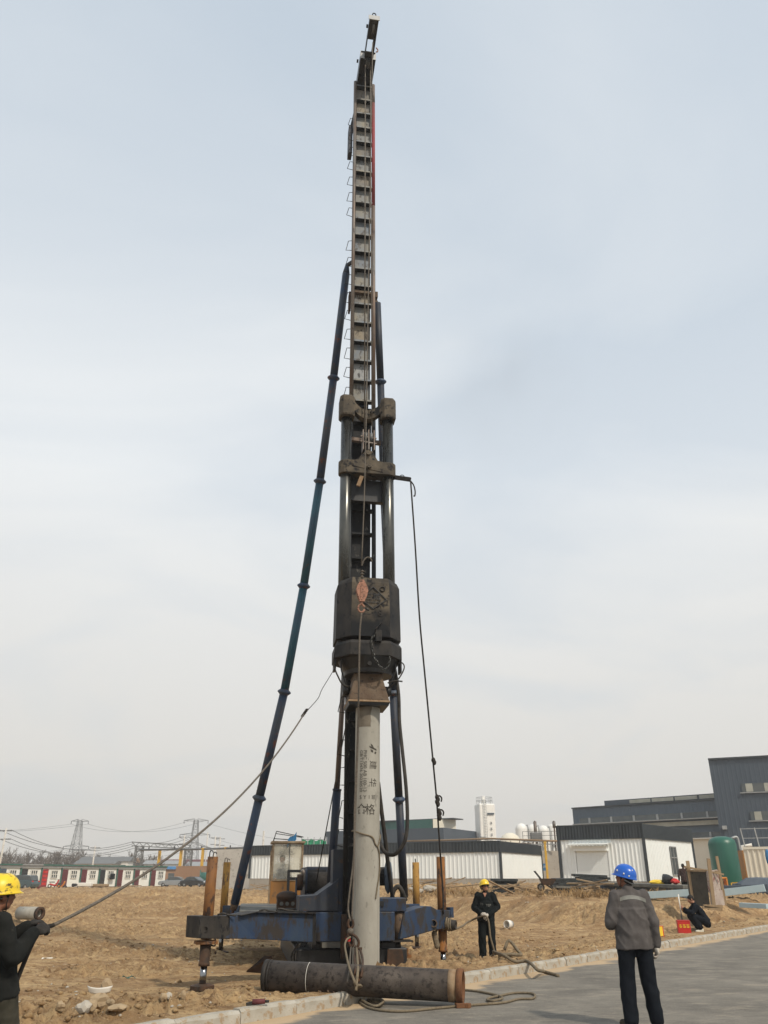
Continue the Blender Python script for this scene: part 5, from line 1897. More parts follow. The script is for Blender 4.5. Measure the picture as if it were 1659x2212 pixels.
STAND = dict(pelvis=(0, 0, 0.96), chest=(0, 0.0, 1.26), neck=(0, -0.015, 1.47), head=(0, 0.02, 1.612),
             shL=(-0.175, -0.01, 1.415), shR=(0.175, -0.01, 1.415), hipL=(-0.095, 0, 0.93), hipR=(0.095, 0, 0.93),
             knL=(-0.11, 0.02, 0.50), knR=(0.11, 0.02, 0.50), anL=(-0.12, -0.02, 0.09), anR=(0.12, -0.02, 0.09),
             toeL=(-0.14, 0.14, 0.045), toeR=(0.14, 0.14, 0.045),
             elL=(-0.25, -0.03, 1.14), wrL=(-0.27, 0.06, 0.89), elR=(0.25, -0.03, 1.14), wrR=(0.27, 0.03, 0.88))


def pose(**kw):
    d = dict(STAND)
    d.update(kw)
    return d


# man in the grey jacket, seen from behind, watching the hammer
bx = P(1352, 1885, 11.15)
j = pose(yaw=R(52), pitch=R(14), elL=(-0.27, 0.0, 1.13), wrL=(-0.20, 0.22, 1.08), elR=(0.26, -0.05, 1.13), wrR=(0.27, -0.02, 0.86), chest=(0, -0.01, 1.26), neck=(0, 0.0, 1.48), head=(-0.02, 0.02, 1.625),
         handL=(0.5, 0.6, 0.1), palmL=(0.3, 0, -1), handR=(0.03, 0.12, -1), palmR=(-1, 0, 0), hipL=(-0.10, 0, 0.93), hipR=(0.10, 0, 0.93), knL=(-0.13, 0.02, 0.50), knR=(0.13, 0.0, 0.50), anL=(-0.15, -0.02, 0.09), anR=(0.16, -0.03, 0.09), toeL=(-0.20, 0.13, 0.045), toeR=(0.21, 0.12, 0.045))
grey_man, GJ, ghf = make_person((bx.x, 11.15, 0.0), R(6), j, 'man in grey jacket and blue helmet standing on the road with his back turned', dict(skin='skin_dark', jacket='cloth_grey', trousers='cloth_navy'),
                                helmet=('helmet_blue', [(R(90 + 58), R(18)), (R(180 + 8), R(10)), (R(215), R(4)), (R(240), R(38))]), gloves='glove_white', seed=2, hem=0.83, scale=1.0, jr=1.13)
# reflective band across the shoulders, wrapped on the jacket's back
jk = [c for c in grey_man.children if c.name.startswith('jacket')][0]
from mathutils.bvhtree import BVHTree
bvh = BVHTree.FromPolygons([v.co for v in jk.data.vertices], [tuple(q.vertices) for q in jk.data.polygons])
vs, fs = [], []
for i in range(19):
    t = i / 18
    x = -0.155 + 0.33 * t
    z = 1.375 + 0.035 * (1 - (2 * t - 0.9) ** 2)
    for dz in (-0.022, 0.022):
        o = Matrix.Rotation(R(6), 4, 'Z') @ Vector((x, -0.6, z + dz))
        o = Vector((bx.x, 11.15, 0)) + o
        dirv = Matrix.Rotation(R(6), 3, 'Z') @ Vector((0, 1, 0))
        h = bvh.ray_cast(o, dirv)
        q = h[0] if h[0] is not None else o + dirv * 0.45
        vs.append(q - dirv * 0.005)
    if i < 18:
        fs.append((2 * i, 2 * i + 2, 2 * i + 3, 2 * i + 1))
MB().add(vs, fs, True).build('reflective_band', 'reflective', grey_man)

# rope man at the left edge
lx = P(-6, 1900, 6.75)
lt = Vector((lx.x, 6.75, 0))
j = pose(pelvis=(0, 0.14, 0.93), chest=(0, 0.05, 1.23), neck=(0, 0.0, 1.43), head=(0, 0.06, 1.57), shL=(-0.175, 0.01, 1.375), shR=(0.175, 0.01, 1.375), lean=R(12),
         hipL=(-0.10, 0.15, 0.90), hipR=(0.10, 0.15, 0.90), knL=(-0.12, 0.30, 0.48), knR=(0.13, 0.26, 0.48), anL=(-0.13, 0.34, 0.09), anR=(0.15, 0.26, 0.09), toeL=(-0.16, 0.50, 0.045), toeR=(0.18, 0.42, 0.045),
         elL=(-0.18, 0.20, 1.20), wrL=(0.02, 0.33, 1.35), elR=(0.25, 0.10, 1.14), wrR=(0.16, 0.31, 1.31), handL=(0.55, 0.8, 0.25), palmL=(0.2, 0.1, -1), handR=(0.1, 0.95, 0.3), palmR=(-0.6, 0, -0.7), yaw=R(-6), pitch=R(4))
rope_man, RJ, rhf = make_person(lt, R(-40), j, 'man in charcoal jacket and scuffed yellow helmet pulling the guide rope', dict(skin='skin_dark', jacket='cloth_char', trousers='cloth_olive'),
                                helmet=('helmet_scuffed',), gloves='glove_dark', seed=5, hem=0.86, scale=0.955, hand_curl=1.5, jr=1.12)

# man with the coil rope by the right front jack
cx_, cy_ = 2.47, 21.6
cz_ = -0.17
j = pose(elL=(-0.30, -0.02, 1.16), wrL=(-0.04, 0.21, 1.00), elR=(0.29, 0.0, 1.15), wrR=(0.10, 0.19, 1.02), handL=(0.55, 0.35, -0.35), palmL=(0.0, -0.8, -0.4), handR=(-0.7, 0.4, -0.15), palmR=(0.1, -0.7, -0.5),
         yaw=R(24), pitch=R(16), head=(0, 0.0, 1.615))
coil_man, CJ, chf = make_person((cx_, cy_, cz_), R(172), j, 'man in black overalls, sunglasses and yellow helmet holding a rope with white gloves', dict(skin='skin', jacket='cloth_black', trousers='cloth_black'),
                                helmet=('helmet_yellow',), gloves='glove_white', glasses=True, seed=9, hem=0.86, hand_curl=1.5, jr=1.08)
fwd = Matrix.Rotation(R(172), 3, 'Z')
bj = [c for c in coil_man.children if c.name.startswith('jacket')][0]
bv2 = BVHTree.FromPolygons([v.co for v in bj.data.vertices], [tuple(q.vertices) for q in bj.data.polygons])
for s_, x0, z0, sz in (('T1', 0.085, 1.225, 0.075), ('YEP', -0.075, 1.20, 0.075)):
    me = text_mesh(s_, sz)
    for v in me.vertices:
        o = Vector((cx_, cy_, cz_)) + fwd @ Vector((x0 - v.co.x, 0.7, z0 + v.co.y))
        h = bv2.ray_cast(o, fwd @ Vector((0, -1, 0)))
        q = h[0] if h[0] is not None else o + fwd @ Vector((0, -0.55, 0))
        v.co = q + fwd @ Vector((0, 0.006, 0))
    me.materials.clear()
    me.materials.append(M['reflective'])
    link('lettering', me, coil_man)
# pale collar of the undershirt
cN = Vector((cx_, cy_, cz_))
MB().prism([cN + fwd @ Vector(q) for q in ((-0.045, 0.078, 1.475), (0.045, 0.078, 1.475), (0.0, 0.118, 1.385))], fwd @ Vector((0, 0.012, -0.004))).build('undershirt', 'skin', coil_man)

# squatting man with the measuring staff
sx_, sy_ = 9.72, 27.6
sz_ = 0.10
j = dict(pelvis=(0, -0.20, 0.32), chest=(0, -0.04, 0.60), neck=(0, 0.07, 0.79), head=(0, 0.16, 0.93), shL=(-0.17, 0.05, 0.73), shR=(0.17, 0.05, 0.73), lean=R(-28), hipL=(-0.10, -0.20, 0.30), hipR=(0.10, -0.20, 0.30),
         knL=(-0.17, 0.20, 0.47), knR=(0.17, 0.20, 0.47), anL=(-0.13, -0.02, 0.10), anR=(0.13, -0.02, 0.10), toeL=(-0.15, 0.15, 0.05), toeR=(0.15, 0.15, 0.05), elL=(-0.23, 0.24, 0.55), wrL=(-0.05, 0.42, 0.68), elR=(0.23, 0.24, 0.55), wrR=(0.05, 0.42, 0.63),
         handL=(0.3, 0.5, 0.5), palmL=(0.9, 0, 0), handR=(-0.3, 0.5, 0.5), palmR=(-0.9, 0, 0), yaw=R(4), pitch=R(-22))
squat, SJ, shf = make_person((sx_, sy_, sz_), R(86), j, 'man in dark clothes squatting by the kerb and holding a striped staff', dict(skin='skin', jacket='cloth_navy', trousers='cloth_navy', cuff=0.22), seed=12, hem=0.30, shoes='sock', hand_curl=1.3)
fw3 = Matrix.Rotation(R(86), 3, 'Z')
sb = Vector((sx_, sy_, sz_)) + fw3 @ Vector((0, 0.50, 0))
stf = thing('measuring_staff', sb, 'thin staff, white above and black below, held by the squatting man', 'staff')
top = P(1465, 1932, 27.6)
mid_ = sb + (top - sb) * 0.52
MB().cyl(sb, mid_, 0.018, n=8).build('lower_section', 'black_steel', stf)
MB().cyl(mid_, top, 0.020, n=8).build('upper_section', 'white', stf)

# man beyond the formwork
fx = P(1480.5, 1910, 47.0)
j = pose(yaw=R(-10), pitch=R(0), elL=(-0.27, -0.05, 1.14), wrL=(-0.29, 0.0, 0.88))
make_person((fx.x, 47.0, 0.62), R(-30), j, 'man in brown jacket standing behind the wooden formwork box', dict(skin='skin_dark', jacket='cloth_brown', trousers='cloth_black'), seed=17, lodge=0.016)

# operator in the cab
j = pose(pelvis=(0, 0, 0.55), chest=(0, 0.02, 0.85), neck=(0, 0.0, 1.06), head=(0, 0.02, 1.20), shL=(-0.17, 0, 1.0), shR=(0.17, 0, 1.0), hipL=(-0.09, 0.03, 0.52), hipR=(0.09, 0.03, 0.52), knL=(-0.12, 0.36, 0.53), knR=(0.12, 0.36, 0.53), anL=(-0.12, 0.34, 0.16), anR=(0.12, 0.34, 0.16),
         toeL=(-0.12, 0.44, 0.12), toeR=(0.12, 0.44, 0.12), elL=(-0.22, 0.05, 0.75), wrL=(-0.18, 0.25, 0.72), elR=(0.22, 0.05, 0.75), wrR=(0.18, 0.25, 0.72), floor=0.05)
oc = CL(-0.12, 0.56, 0.90)
make_person((oc.x, oc.y, 0.92), RA + R(180), j, 'operator in grey clothes sitting behind the dusty cab window', dict(skin='skin', jacket='slate', trousers='cloth_black'), seed=21, lodge=0.016)

# ------------------------------------------------------------------ things lying about near the rig
# steel casing pipe across the kerb
pa_, pb_ = P(573, 2107, 13.55), P(1001, 2130.5, 12.95)
dx_ = (pb_ - pa_).normalized()
casing = thing('casing_pipe', (pa_ + pb_) / 2 - Vector((0, 0, 0.2)), 'big dark steel casing pipe lying across the kerb before the pile', 'pipe')
MB().pipe(pa_ + dx_ * 0.06, pb_ - dx_ * 0.10, 0.200, 0.185, n=48).build('pipe_body', 'pipe_steel', casing)
MB().pipe(pa_, pa_ + dx_ * 0.06, 0.212, 0.150, n=40).build('end_ring', 'hammer_dark', casing)
MB().pipe(pa_ + dx_ * 0.075, pa_ + dx_ * 0.10, 0.207, 0.195, n=40).build('end_ring', 'hammer_dark', casing)
MB().pipe(pb_ - dx_ * 0.085, pb_, 0.218, 0.17, n=40).build('end_ring', 'pipe_rust', casing)
MB().pipe(pb_ - dx_ * 0.20, pb_ - dx_ * 0.085, 0.204, 0.19, n=40).build('end_ring', 'cap_edge', casing)
# chalked line round the pipe
u_, w_ = frame(dx_)
lc = pa_ + dx_ * 0.68
arc = []
for t in np.linspace(0, 2 * math.pi, 60):
    q = lc + (u_ * math.cos(t) + w_ * math.sin(t)) * 0.2015
    if q.y < lc.y and q.z > lc.z - 0.18:
        arc.append(q)
arc.sort(key=lambda p: -p.z)
MB().tube(arc, 0.0035, n=5).build('chalk_line', 'white', casing)
# welded lugs with rope eyes under the middle
for k, x in enumerate((0.92, 1.12)):
    q = pa_ + dx_ * x + Vector((0, -0.14, -0.16))
    MB().tube([q + Vector((0.06 * math.cos(t), -0.03, 0.05 * math.sin(t))) for t in np.linspace(R(150), R(400), 12)], 0.016, n=7).build('pad_eye', 'cap_rust', casing)
bk = P(993, 2158, 12.86)
for k, (ox, oz, a) in enumerate(((0, 0.03, 12), (0.10, 0.025, -25))):
    o = MB().box((bk.x + ox, bk.y - 0.03, oz), (0.13 if k == 0 else 0.08, 0.10, 0.06), R(a)).build('brick', 'pipe_rust', bevel=0.008)
    tag(o, 'whole rusty red brick chocking the casing pipe' if k == 0 else 'broken brick piece beside the chock under the casing pipe', 'brick')
# bent steel channel by the pipe's left end
c_ = GT(556, 2106)
c_.z += 0.02
ch = MB()
a0, a1 = P(532, 2100, c_.y - 0.1), P(572, 2103, c_.y)
ch.add([a0, a0 + Vector((0.02, 0.0, 0.02)), a0 + Vector((0.30, 0.14, 0.26)), a0 + Vector((0.46, 0.05, 0.25)), a1 + Vector((0.02, 0, 0.02)), a1], [(0, 5, 4, 1), (1, 4, 3, 2), (0, 1, 2, 3, 4, 5)], False)
o = ch.build('steel_channel', 'jack_dark')
so = o.modifiers.new('solid', 'SOLIDIFY')
so.thickness = 0.012
tag(o, 'bent steel plate sticking out behind the casing pipe end', 'steel plate')

# shackles joining the slings
sh = thing('shackle_cluster', shk, 'muddy shackles and hooks joining the slings in front of the pile foot', 'shackle')
def sp_(x, y, Y=16.05):
    return P(x, y, Y)
MB().tube([sp_(754, 1985), sp_(752, 1998), sp_(757, 2006), sp_(763, 1998), sp_(761, 1985)], 0.022, n=8, sm=5).build('bow', 'jack_dark', sh)
MB().ball(sp_(757, 2012), (0.06, 0.05, 0.06)).build('swivel', 'wire_rope', sh)
MB().tube([sp_(757, 2016), sp_(764, 2020), sp_(771, 2026), sp_(775, 2036), sp_(772, 2046), sp_(766, 2044)], 0.024, n=8, sm=5).build('bow', 'jack_dark', sh)
MB().tube([sp_(753, 2016), sp_(752, 2030), sp_(757, 2044), sp_(763, 2040), sp_(762, 2028)], 0.026, n=8, sm=5).build('bow', 'jack_dark', sh)
MB().cyl(sp_(767, 2048, 15.9), sp_(782, 2050, 15.9), 0.026, n=10).build('pin', 'jack_dark', sh)
MB().box(sp_(752, 2030, 15.95), (0.07, 0.05, 0.05), R(30)).build('tag_plate', 'red', sh)
for k, pts in enumerate(([(768, 2050), (766, 2070), (768, 2090), (767, 2105)], [(778, 2052), (783, 2070), (783, 2090), (780, 2110)], [(772, 2052), (777, 2075), (779, 2100), (774, 2120)], [(758, 2046), (756, 2070), (755, 2095), (751, 2122)])):
    rope('pipe_sling', [P(x, y, Y) for (x, y), Y in zip(pts, (15.9, 14.6, 13.15, 12.9))], 0.02 if k != 3 else 0.014, 'jack_dark' if k != 3 else 'wire_rope', ['dark wire sling leg running from the shackles to the casing pipe, straight front leg', 'dark wire sling leg bowed out on the side of the pile', 'dark wire sling leg between the two outer legs over the casing pipe', 'thin pale sling leg left of the others reaching the pipe lugs'][k], 'sling')
# hemp rope: from the shackles over the pipe, coiled on the road, then away to the right
rope('hemp_rope', [P(757, 2024, 15.95), P(749, 2030, 15.8), P(745, 2042, 15.5), P(748, 2062, 14.6), P(753, 2085, 13.2), P(760, 2105, 12.85), P(768, 2128, 12.7), G(770, 2150, 0.02), G(776, 2163, 0.018), G(795, 2176, 0.018), G(830, 2183, 0.018), G(880, 2184, 0.018), G(950, 2177, 0.018), G(1020, 2171, 0.018), G(1085, 2166, 0.018), G(1120, 2158, 0.018),
                   G(1150, 2157, 0.018), G(1155, 2149, 0.018), G(1142, 2145, 0.02), G(1110, 2145, 0.018), G(1080, 2151, 0.018), G(1060, 2155, 0.03), G(1052, 2160, 0.02), G(1066, 2162, 0.03), G(1085, 2156, 0.035), G(1070, 2149, 0.02), G(1030, 2141, 0.018), G(1000, 2138, 0.018)], 0.017, 'hemp_rope', 'long tan rope dropping over the casing pipe and trailing across the road')
for k in range(4):
    f = k * 3.2
    rope('rope_coil', [P(770, 2120 + k, 12.72), G(768 + k * 2, 2148 + k * 2, 0.02 + 0.012 * k), G(776 + f, 2160 + k, 0.02 + 0.010 * k), G(800 + f, 2172 + k * 0.5, 0.018 + 0.01 * k), G(821 + k * 2, 2173 - k * 2.5, 0.018 + 0.01 * k), G(822 + k, 2167 - k * 2.5, 0.018), G(800 + f, 2161 - k * 2, 0.03), G(783 + f, 2147 - k * 2, 0.03), P(772 + k * 2, 2128, 12.7)], 0.016, 'hemp_rope',
         ['outermost loop of the tan rope coil on the road', 'second loop of the tan rope coil inside the outermost', 'third loop of the tan rope coil, near the middle', 'innermost loop of the tan rope coil below the pipe'][k])
rope('hemp_rope', [P(770, 2048, 15.85), P(772, 2070, 14.3), P(773, 2095, 12.95), P(771, 2118, 12.74), P(769, 2140, 12.7)], 0.020, 'hemp_rope', 'straight tan rope leg hanging from the shackle to the coil', 'rope')

# guide rope from the hammer to the man at the left
hm = RJ['wrL'] + Vector((0.10, 0.10, 0.03))
hm2 = RJ['wrR'] + Vector((0.08, 0.08, 0.01))
hm_ = (hm + hm2) / 2 + Vector((0.03, 0.03, 0.0))
A = HP(-0.66, -0.25, 5.62)
n_ = 22
knot = P(657, 1542, 15.6)
rope('guide_rope_lead', [A, P(712, 1462, 16.2), P(695, 1490, 15.95), P(686, 1510, 15.8), knot], 0.007, 'dark_rope', 'thin frayed cord tying the guide rope to the hammer side')
gp = []
for t in np.linspace(0, 1, 24):
    gp.append(knot + (hm_ - knot) * t - Vector((0, 0, 0.41 * 4 * t * (1 - t))))
rope('guide_rope', gp, 0.014, 'wire_rope', 'thick guide rope slanting from the hammer down to the man at the dirt edge', sm=0)
rope('guide_rope_tail', [hm_, hm_ + Vector((-0.09, -0.06, -0.05)), hm_ + Vector((-0.17, -0.08, -0.30)), hm_ + Vector((-0.24, -0.08, -0.62)), hm_ + Vector((-0.30, -0.06, -0.95)), Vector((hm_.x - 0.36, hm_.y, 0.02))], 0.017, 'dark_rope', 'dark rope tail dropping from the hands of the man at the dirt edge')
kn = MB()
for k in range(5):
    c = knot + Vector((0.02 * k - 0.03, 0, 0.03 * k - 0.04))
    kn.ball(c, (0.035, 0.03, 0.022), n=8, m=6)
tag(kn.build('rope_knot', 'dark_rope'), 'black knot where the thin cord meets the thick guide rope', 'knot')

# rope from the hammer arm to the bollard, then to the man in overalls
bm_ = (bol_a + bol_b) / 2
rp = [arm_e + Vector((0.0, 0, -0.03)), P(897, 1180, 16.75), P(906, 1330, 17.0), P(917, 1450, 17.3), P(935, 1640, 17.75), P(943, 1725, 18.0), P(948, 1800, 18.2), P(953, 1870, 18.4), P(957, 1930, 18.5), P(958, 1975, 18.52)]
rope('side_rope', rp, 0.019, 'dark_rope', 'black rope hanging from the hammer side arm down to the right jack', sm=4)
MB_ = MB().tube([arm_e + Vector((0.01, 0, -0.05)), arm_e + Vector((0.07, 0, -0.15)), arm_e + Vector((0.10, 0, -0.30)), arm_e + Vector((0.09, 0, -0.42)), arm_e + Vector((0.06, 0, -0.42))], 0.016, n=7, sm=5)
tag(MB_.build('rope_end', 'dark_rope'), 'curled black rope end under the hammer side arm', 'rope')
for k, (x, y, Y) in enumerate(((944, 1722, 17.95), (948, 1752, 18.05), (936, 1642, 17.72))):
    kb = MB()
    for q in range(4 if k < 2 else 2):
        kb.ball(P(x + (q % 2) * 2, y + q * 5, Y - 0.01), (0.045, 0.04, 0.06), n=8, m=6)
    if k < 2:
        kb.tube([P(x, y, Y), P(x + 5, y - 3, Y), P(x + 10, y + 2, Y), P(x + 9, y + 10, Y)], 0.018, n=6, sm=4)
    tag(kb.build('rope_knot', 'dark_rope'), ['upper rag knot with a loose end on the black side rope', 'lower rag knot with a loose end on the black side rope', 'small high knot on the black side rope'][k], 'knot')
bd = (bol_b - bol_a).normalized()
wr = MB()
bu, bw = frame(bd)
pts = []
for i in range(70):
    t = i / 69 * 2 * math.pi * 4.2
    pts.append(bol_a + bd * (0.10 + 0.17 * i / 69) + (bu * math.cos(t) + bw * math.sin(t)) * (0.105 + 0.012 * math.sin(t * 0.7)))
wr.tube(pts, 0.019, n=7)
tag(wr.build('bollard_wraps', 'hemp_rope'), 'muddy rope wound several turns round the jack bollard', 'rope')
lk = MB()
for k in range(5):
    lk.ball(P(938 + k * 1.5, 2018 + k * 6, JFR.y - 0.22), (0.06, 0.05, 0.07), n=9, m=7)
lk.tube([P(955, 1988, JFR.y - 0.2), P(948, 2000, JFR.y - 0.22), P(940, 2016, JFR.y - 0.22)], 0.025, n=7, sm=3)
tag(lk.build('rope_bundle', 'hemp_rope'), 'muddy rope bundle hanging below the right front outrigger', 'rope')
hc = (CJ['wrL'] + CJ['wrR']) / 2 + Vector((-0.03, -0.09, -0.03))
rope('hand_rope', [bol_a + bd * 0.26 + Vector((0, 0, -0.11)), P(985, 2006, JFR.y), P(1000, 2000, JFR.y + 1.2), P(1012, 1991, 21.6), hc, hc + Vector((0.10, -0.03, -0.10)), hc + Vector((0.13, -0.05, -0.45)), hc + Vector((0.20, -0.02, -0.75)), Vector((cx_ + 0.02, cy_ - 0.22, cz_ + 0.12)), Vector((cx_ - 0.12, cy_ - 0.30, cz_ + 0.04))], 0.022, 'hemp_rope', 'tan rope from the bollard to the gloved hands of the man in overalls')
def gr(pts, dz=0.02):
    return [GT(x, y) + Vector((0, 0, dz)) for x, y in pts]
rope('ground_hose', gr([(1066, 2063), (1090, 2070), (1112, 2082), (1140, 2090)], 0.04) + [G(1160, 2094, 0.16), G(1172, 2098, 0.05), G(1190, 2103, 0.025), G(1206, 2108, 0.02)], 0.030, 'hemp_rope', 'muddy hose crossing the kerb near the man in overalls', 'hose')
t0_ = GT(1100, 2068)
rope('rope_loop', [t0_ + Vector((-0.25, 0.05, 0.03)), t0_ + Vector((0.0, 0, 0.05)), t0_ + Vector((0.24, 0.02, 0.04)), t0_ + Vector((0.20, 0.12, 0.10)), t0_ + Vector((0.05, 0.25, 0.28)), t0_ + Vector((-0.06, 0.2, 0.12))], 0.032, 'hemp_rope', 'stiff rope loop standing up as a triangle on the dirt', sm=3)

# short pieces on the dirt
gp_ = GT(72, 1991)
ps = thing('pile_offcut', gp_, 'short grey concrete pile offcut with a dark steel end band', 'pile')
sc_ = 0.24
a_, b_ = Vector((P(30, 1978, gp_.y).x, gp_.y + 0.5, gp_.z + sc_)), Vector((P(87, 1978, gp_.y).x, gp_.y, gp_.z + sc_))
dd = (b_ - a_).normalized()
MB().pipe(a_, b_ - dd * 0.12, sc_, 0.14, n=28).build('shaft', 'concrete_pile', ps)
MB().pipe(b_ - dd * 0.12, b_, sc_ + 0.006, 0.14, n=28).build('end_band', 'jack_dark', ps)
wp = GT(1100, 2006)
pv = thing('plastic_pipe_piece', wp, 'short white plastic pipe socket lying on the dirt behind the man in overalls', 'pipe')
q0 = wp + Vector((-0.10, -0.10, 0.125))
q1 = q0 + Vector((0.20, 0.20, 0.0))
MB().pipe(q0, q0 * 0.35 + q1 * 0.65, 0.135, 0.118, n=24).build('socket', 'white', pv)
MB().pipe(q0 * 0.35 + q1 * 0.65, q1, 0.110, 0.10, n=24).build('neck', 'galv', pv)
# broken white bowl
wb = GT(214, 2147)
mb = MB()
vs, fs = [], []
for i in range(10):
    for jx in range(5):
        a = -1.1 + 2.2 * i / 9
        x, y = 0.18 * math.sin(a), -0.10 * math.cos(a) * 1.1
        vs.append(wb + Vector((x * (1 + 0.05 * jx), y * (1 + 0.06 * jx) + 0.06, 0.00 + 0.022 * jx + 0.05 * abs(a) ** 1.5 * 0.4)))
        if i < 9 and jx < 4:
            k = i * 5 + jx
            fs.append((k, k + 1, k + 6, k + 5))
mb.add(vs, fs, True)
o = mb.build('bowl_shard', 'white')
md = o.modifiers.new('s', 'SOLIDIFY')
md.thickness = 0.006
tag(o, 'curved white shard of a broken bowl lying in the dirt', 'shard')


def rock(name, c, r, material, label, cat, seed, group=None, sink=0.25):
    mb = MB()
    bmr = bmesh.new()
    bmesh.ops.create_icosphere(bmr, subdivisions=2, radius=1.0)
    for v in bmr.verts:
        p = v.co.copy()
        f = 1 + 0.38 * mnoise.noise(p * 1.3 + Vector((seed * 3.7, 0, 0))) + 0.14 * mnoise.noise(p * 3.3 + Vector((seed, 0, 0)))
        v.co = Vector((p.x * r[0] * f, p.y * r[1] * f, p.z * r[2] * f)) + c + Vector((0, 0, r[2] * (1 - sink)))
    me = bpy.data.meshes.new(name)
    bmr.to_mesh(me)
    bmr.free()
    me.materials.append(M[material])
    return tag(link(name, me), label, cat, group)


for k, (x, y, rx, rz, mm, lab) in enumerate(((212, 2176, 0.13, 0.09, 'rock', 'squarish tan rock in the dirt just below the white shard'), (229, 2138, 0.09, 0.09, 'rock', 'brown lump of earth standing above the white shard'),
                                             (362, 2163, 0.055, 0.05, 'pale_rock', 'pale grey flat stone between the shard and the left front jack'), (352, 2164, 0.05, 0.05, 'rock', 'brown stone touching the pale grey stone'),
                                             (252, 2185, 0.12, 0.035, 'rock', 'dark flat stone slab set in the dirt by the kerb end'), (180, 2187, 0.10, 0.06, 'pale_rock', 'chalky crumbled stone in the dirt left of the flat slab'),
                                             (196, 2190, 0.06, 0.07, 'rock', 'pointed tan stone leaning on the chalky stone'), (130, 2185, 0.06, 0.05, 'rock', 'small rounded tan rock left of the chalky stone'),
                                             (238, 2172, 0.05, 0.035, 'rock', 'small tan rock right of the squarish rock'), (395, 2158, 0.035, 0.05, 'rock', 'narrow tan stone near the left front jack foot'))):
    rock('rock', GT(x, y), (rx, rx * 0.8, rz), mm, lab, 'rock', k + 1)
g_ = GT(277, 2117)
mb = MB()
vs = [g_ + Vector((0.04 * i - 0.12 + 0.01 * jx, 0.03 * jx, 0.02 + 0.025 * math.sin(i * 1.7 + jx) + 0.02)) for i in range(6) for jx in range(4)]
mb.add(vs, [(i * 4 + jx, i * 4 + jx + 1, i * 4 + jx + 5, i * 4 + jx + 4) for i in range(5) for jx in range(3)], True)
tag(mb.build('green_rag', 'tank_green'), 'small crumpled green rag on the dirt left of the jack', 'rag')
d_ = GT(547, 2176)
dp = K0 + KD * ((d_ - K0).dot(KD)) + KN * 0.10 + Vector((0, 0, 0.152))
dt = thing('hand_drill', dp, 'small dark red power tool lying on the kerb left of the casing pipe', 'power tool')
MB().cyl(dp + Vector((-0.06, 0, 0.04)), dp + Vector((0.10, 0.02, 0.045)), 0.034, 0.028, n=12).build('motor_body', 'maroon', dt)
MB().cyl(dp + Vector((0.10, 0.02, 0.045)), dp + Vector((0.15, 0.026, 0.045)), 0.016, n=8).build('chuck', 'black_steel', dt)
MB().beam(dp + Vector((-0.05, 0, 0.03)), dp + Vector((-0.13, -0.03, 0.015)), 0.035, 0.04).build('grip', 'rubber', dt)

# boxes by the squatting man
def carton(x, y, w, h, d, a, m1, lab, seed, lid=None, sign=None):
    c = G(x, y, 0.12)
    t = thing('carton', c, lab, 'box')
    rot = Matrix.Rotation(R(a), 3, 'Z')
    MB().box(c + Vector((0, 0, h / 2)), (w, d, h), rot).build('box_body', m1, t, bevel=0.006)
    if lid:
        MB().box(c + Vector((0, 0, h + 0.012)), (w * 1.03, d * 1.03, 0.02), rot).build('lid', lid, t)
    if sign:
        f = rot @ Vector((0, -d / 2 - 0.004, 0))
        MB().box(c + f + Vector((0, 0, h * 0.55)), (w * sign[1], 0.004, h * sign[2]), rot).build('label_panel', sign[0], t)
    return t, c, rot


t, c, rot = carton(1479, 2017, 0.36, 0.34, 0.30, -12, 'red', 'bright red carton with yellow lettering beside the squatting man', 1, lid='red')
f = rot @ Vector((0, -0.156, 0))
for k in range(3):
    me = glyph_mesh(0.10, 40 + k, 0.003)
    for v in me.vertices:
        v.co = c + f + rot @ Vector((v.co.x + 0.105 * (k - 1), -v.co.z, v.co.y + 0.21))
    me.materials.clear()
    me.materials.append(M['bright_yellow'])
    link('lettering', me, t)
carton(1424, 2026, 0.24, 0.30, 0.16, 20, 'red', 'small red carton with a yellow front panel on the dirt edge by the kerb', 2, sign=('bright_yellow', 0.72, 0.8))
c = G(1412, 2026, 0.12)
MBx = MB().prism([c + Vector(q) for q in ((-0.05, 0, 0), (0.08, 0, 0), (0.06, 0, 0.15), (-0.01, 0, 0.19), (-0.07, 0, 0.12))], (0.02, 0.10, 0))
tag(MBx.build('plastic_bag', 'red'), 'crumpled red plastic wrapper leaning against the small red carton', 'wrapper')
# soft litter
for k, (x, y, sx, mm, lab) in enumerate(((104, 2074, 0.28, 'white', 'long thin white strip of litter on the dirt beyond the rope tail'), (1064, 2046, 0.10, 'white', 'scrap of white plastic by the feet of the man in overalls'), (1034, 2040, 0.07, 'galv', 'tiny grey scrap on the dirt near the right jack'), (1140, 1951, 0.22, 'white', 'white paper scrap on top of the dirt bank'),
                                         (150, 2089, 0.30, 'wood', 'thin wooden stick lying on the dirt left of the shard'), (520, 1905, 0.5, 'white', 'white scrap heap on the far dirt left of the cab'), (300, 1918, 0.8, 'white', 'crumpled white sheet on the spoil heap before the cabins'))):
    q = GT(x, y)
    mb = MB()
    vs = [q + Vector((sx * (i / 4 - 0.5), 0.03 * jx - 0.03 + 0.02 * math.sin(i * 2), 0.02 + 0.10 * sx * abs(math.sin(i * 1.9 + jx + k)))) for i in range(5) for jx in range(3)]
    mb.add(vs, [(i * 3 + jx, i * 3 + jx + 1, i * 3 + jx + 4, i * 3 + jx + 3) for i in range(4) for jx in range(2)], False)
    tag(mb.build('scrap', mm), lab, 'scrap')

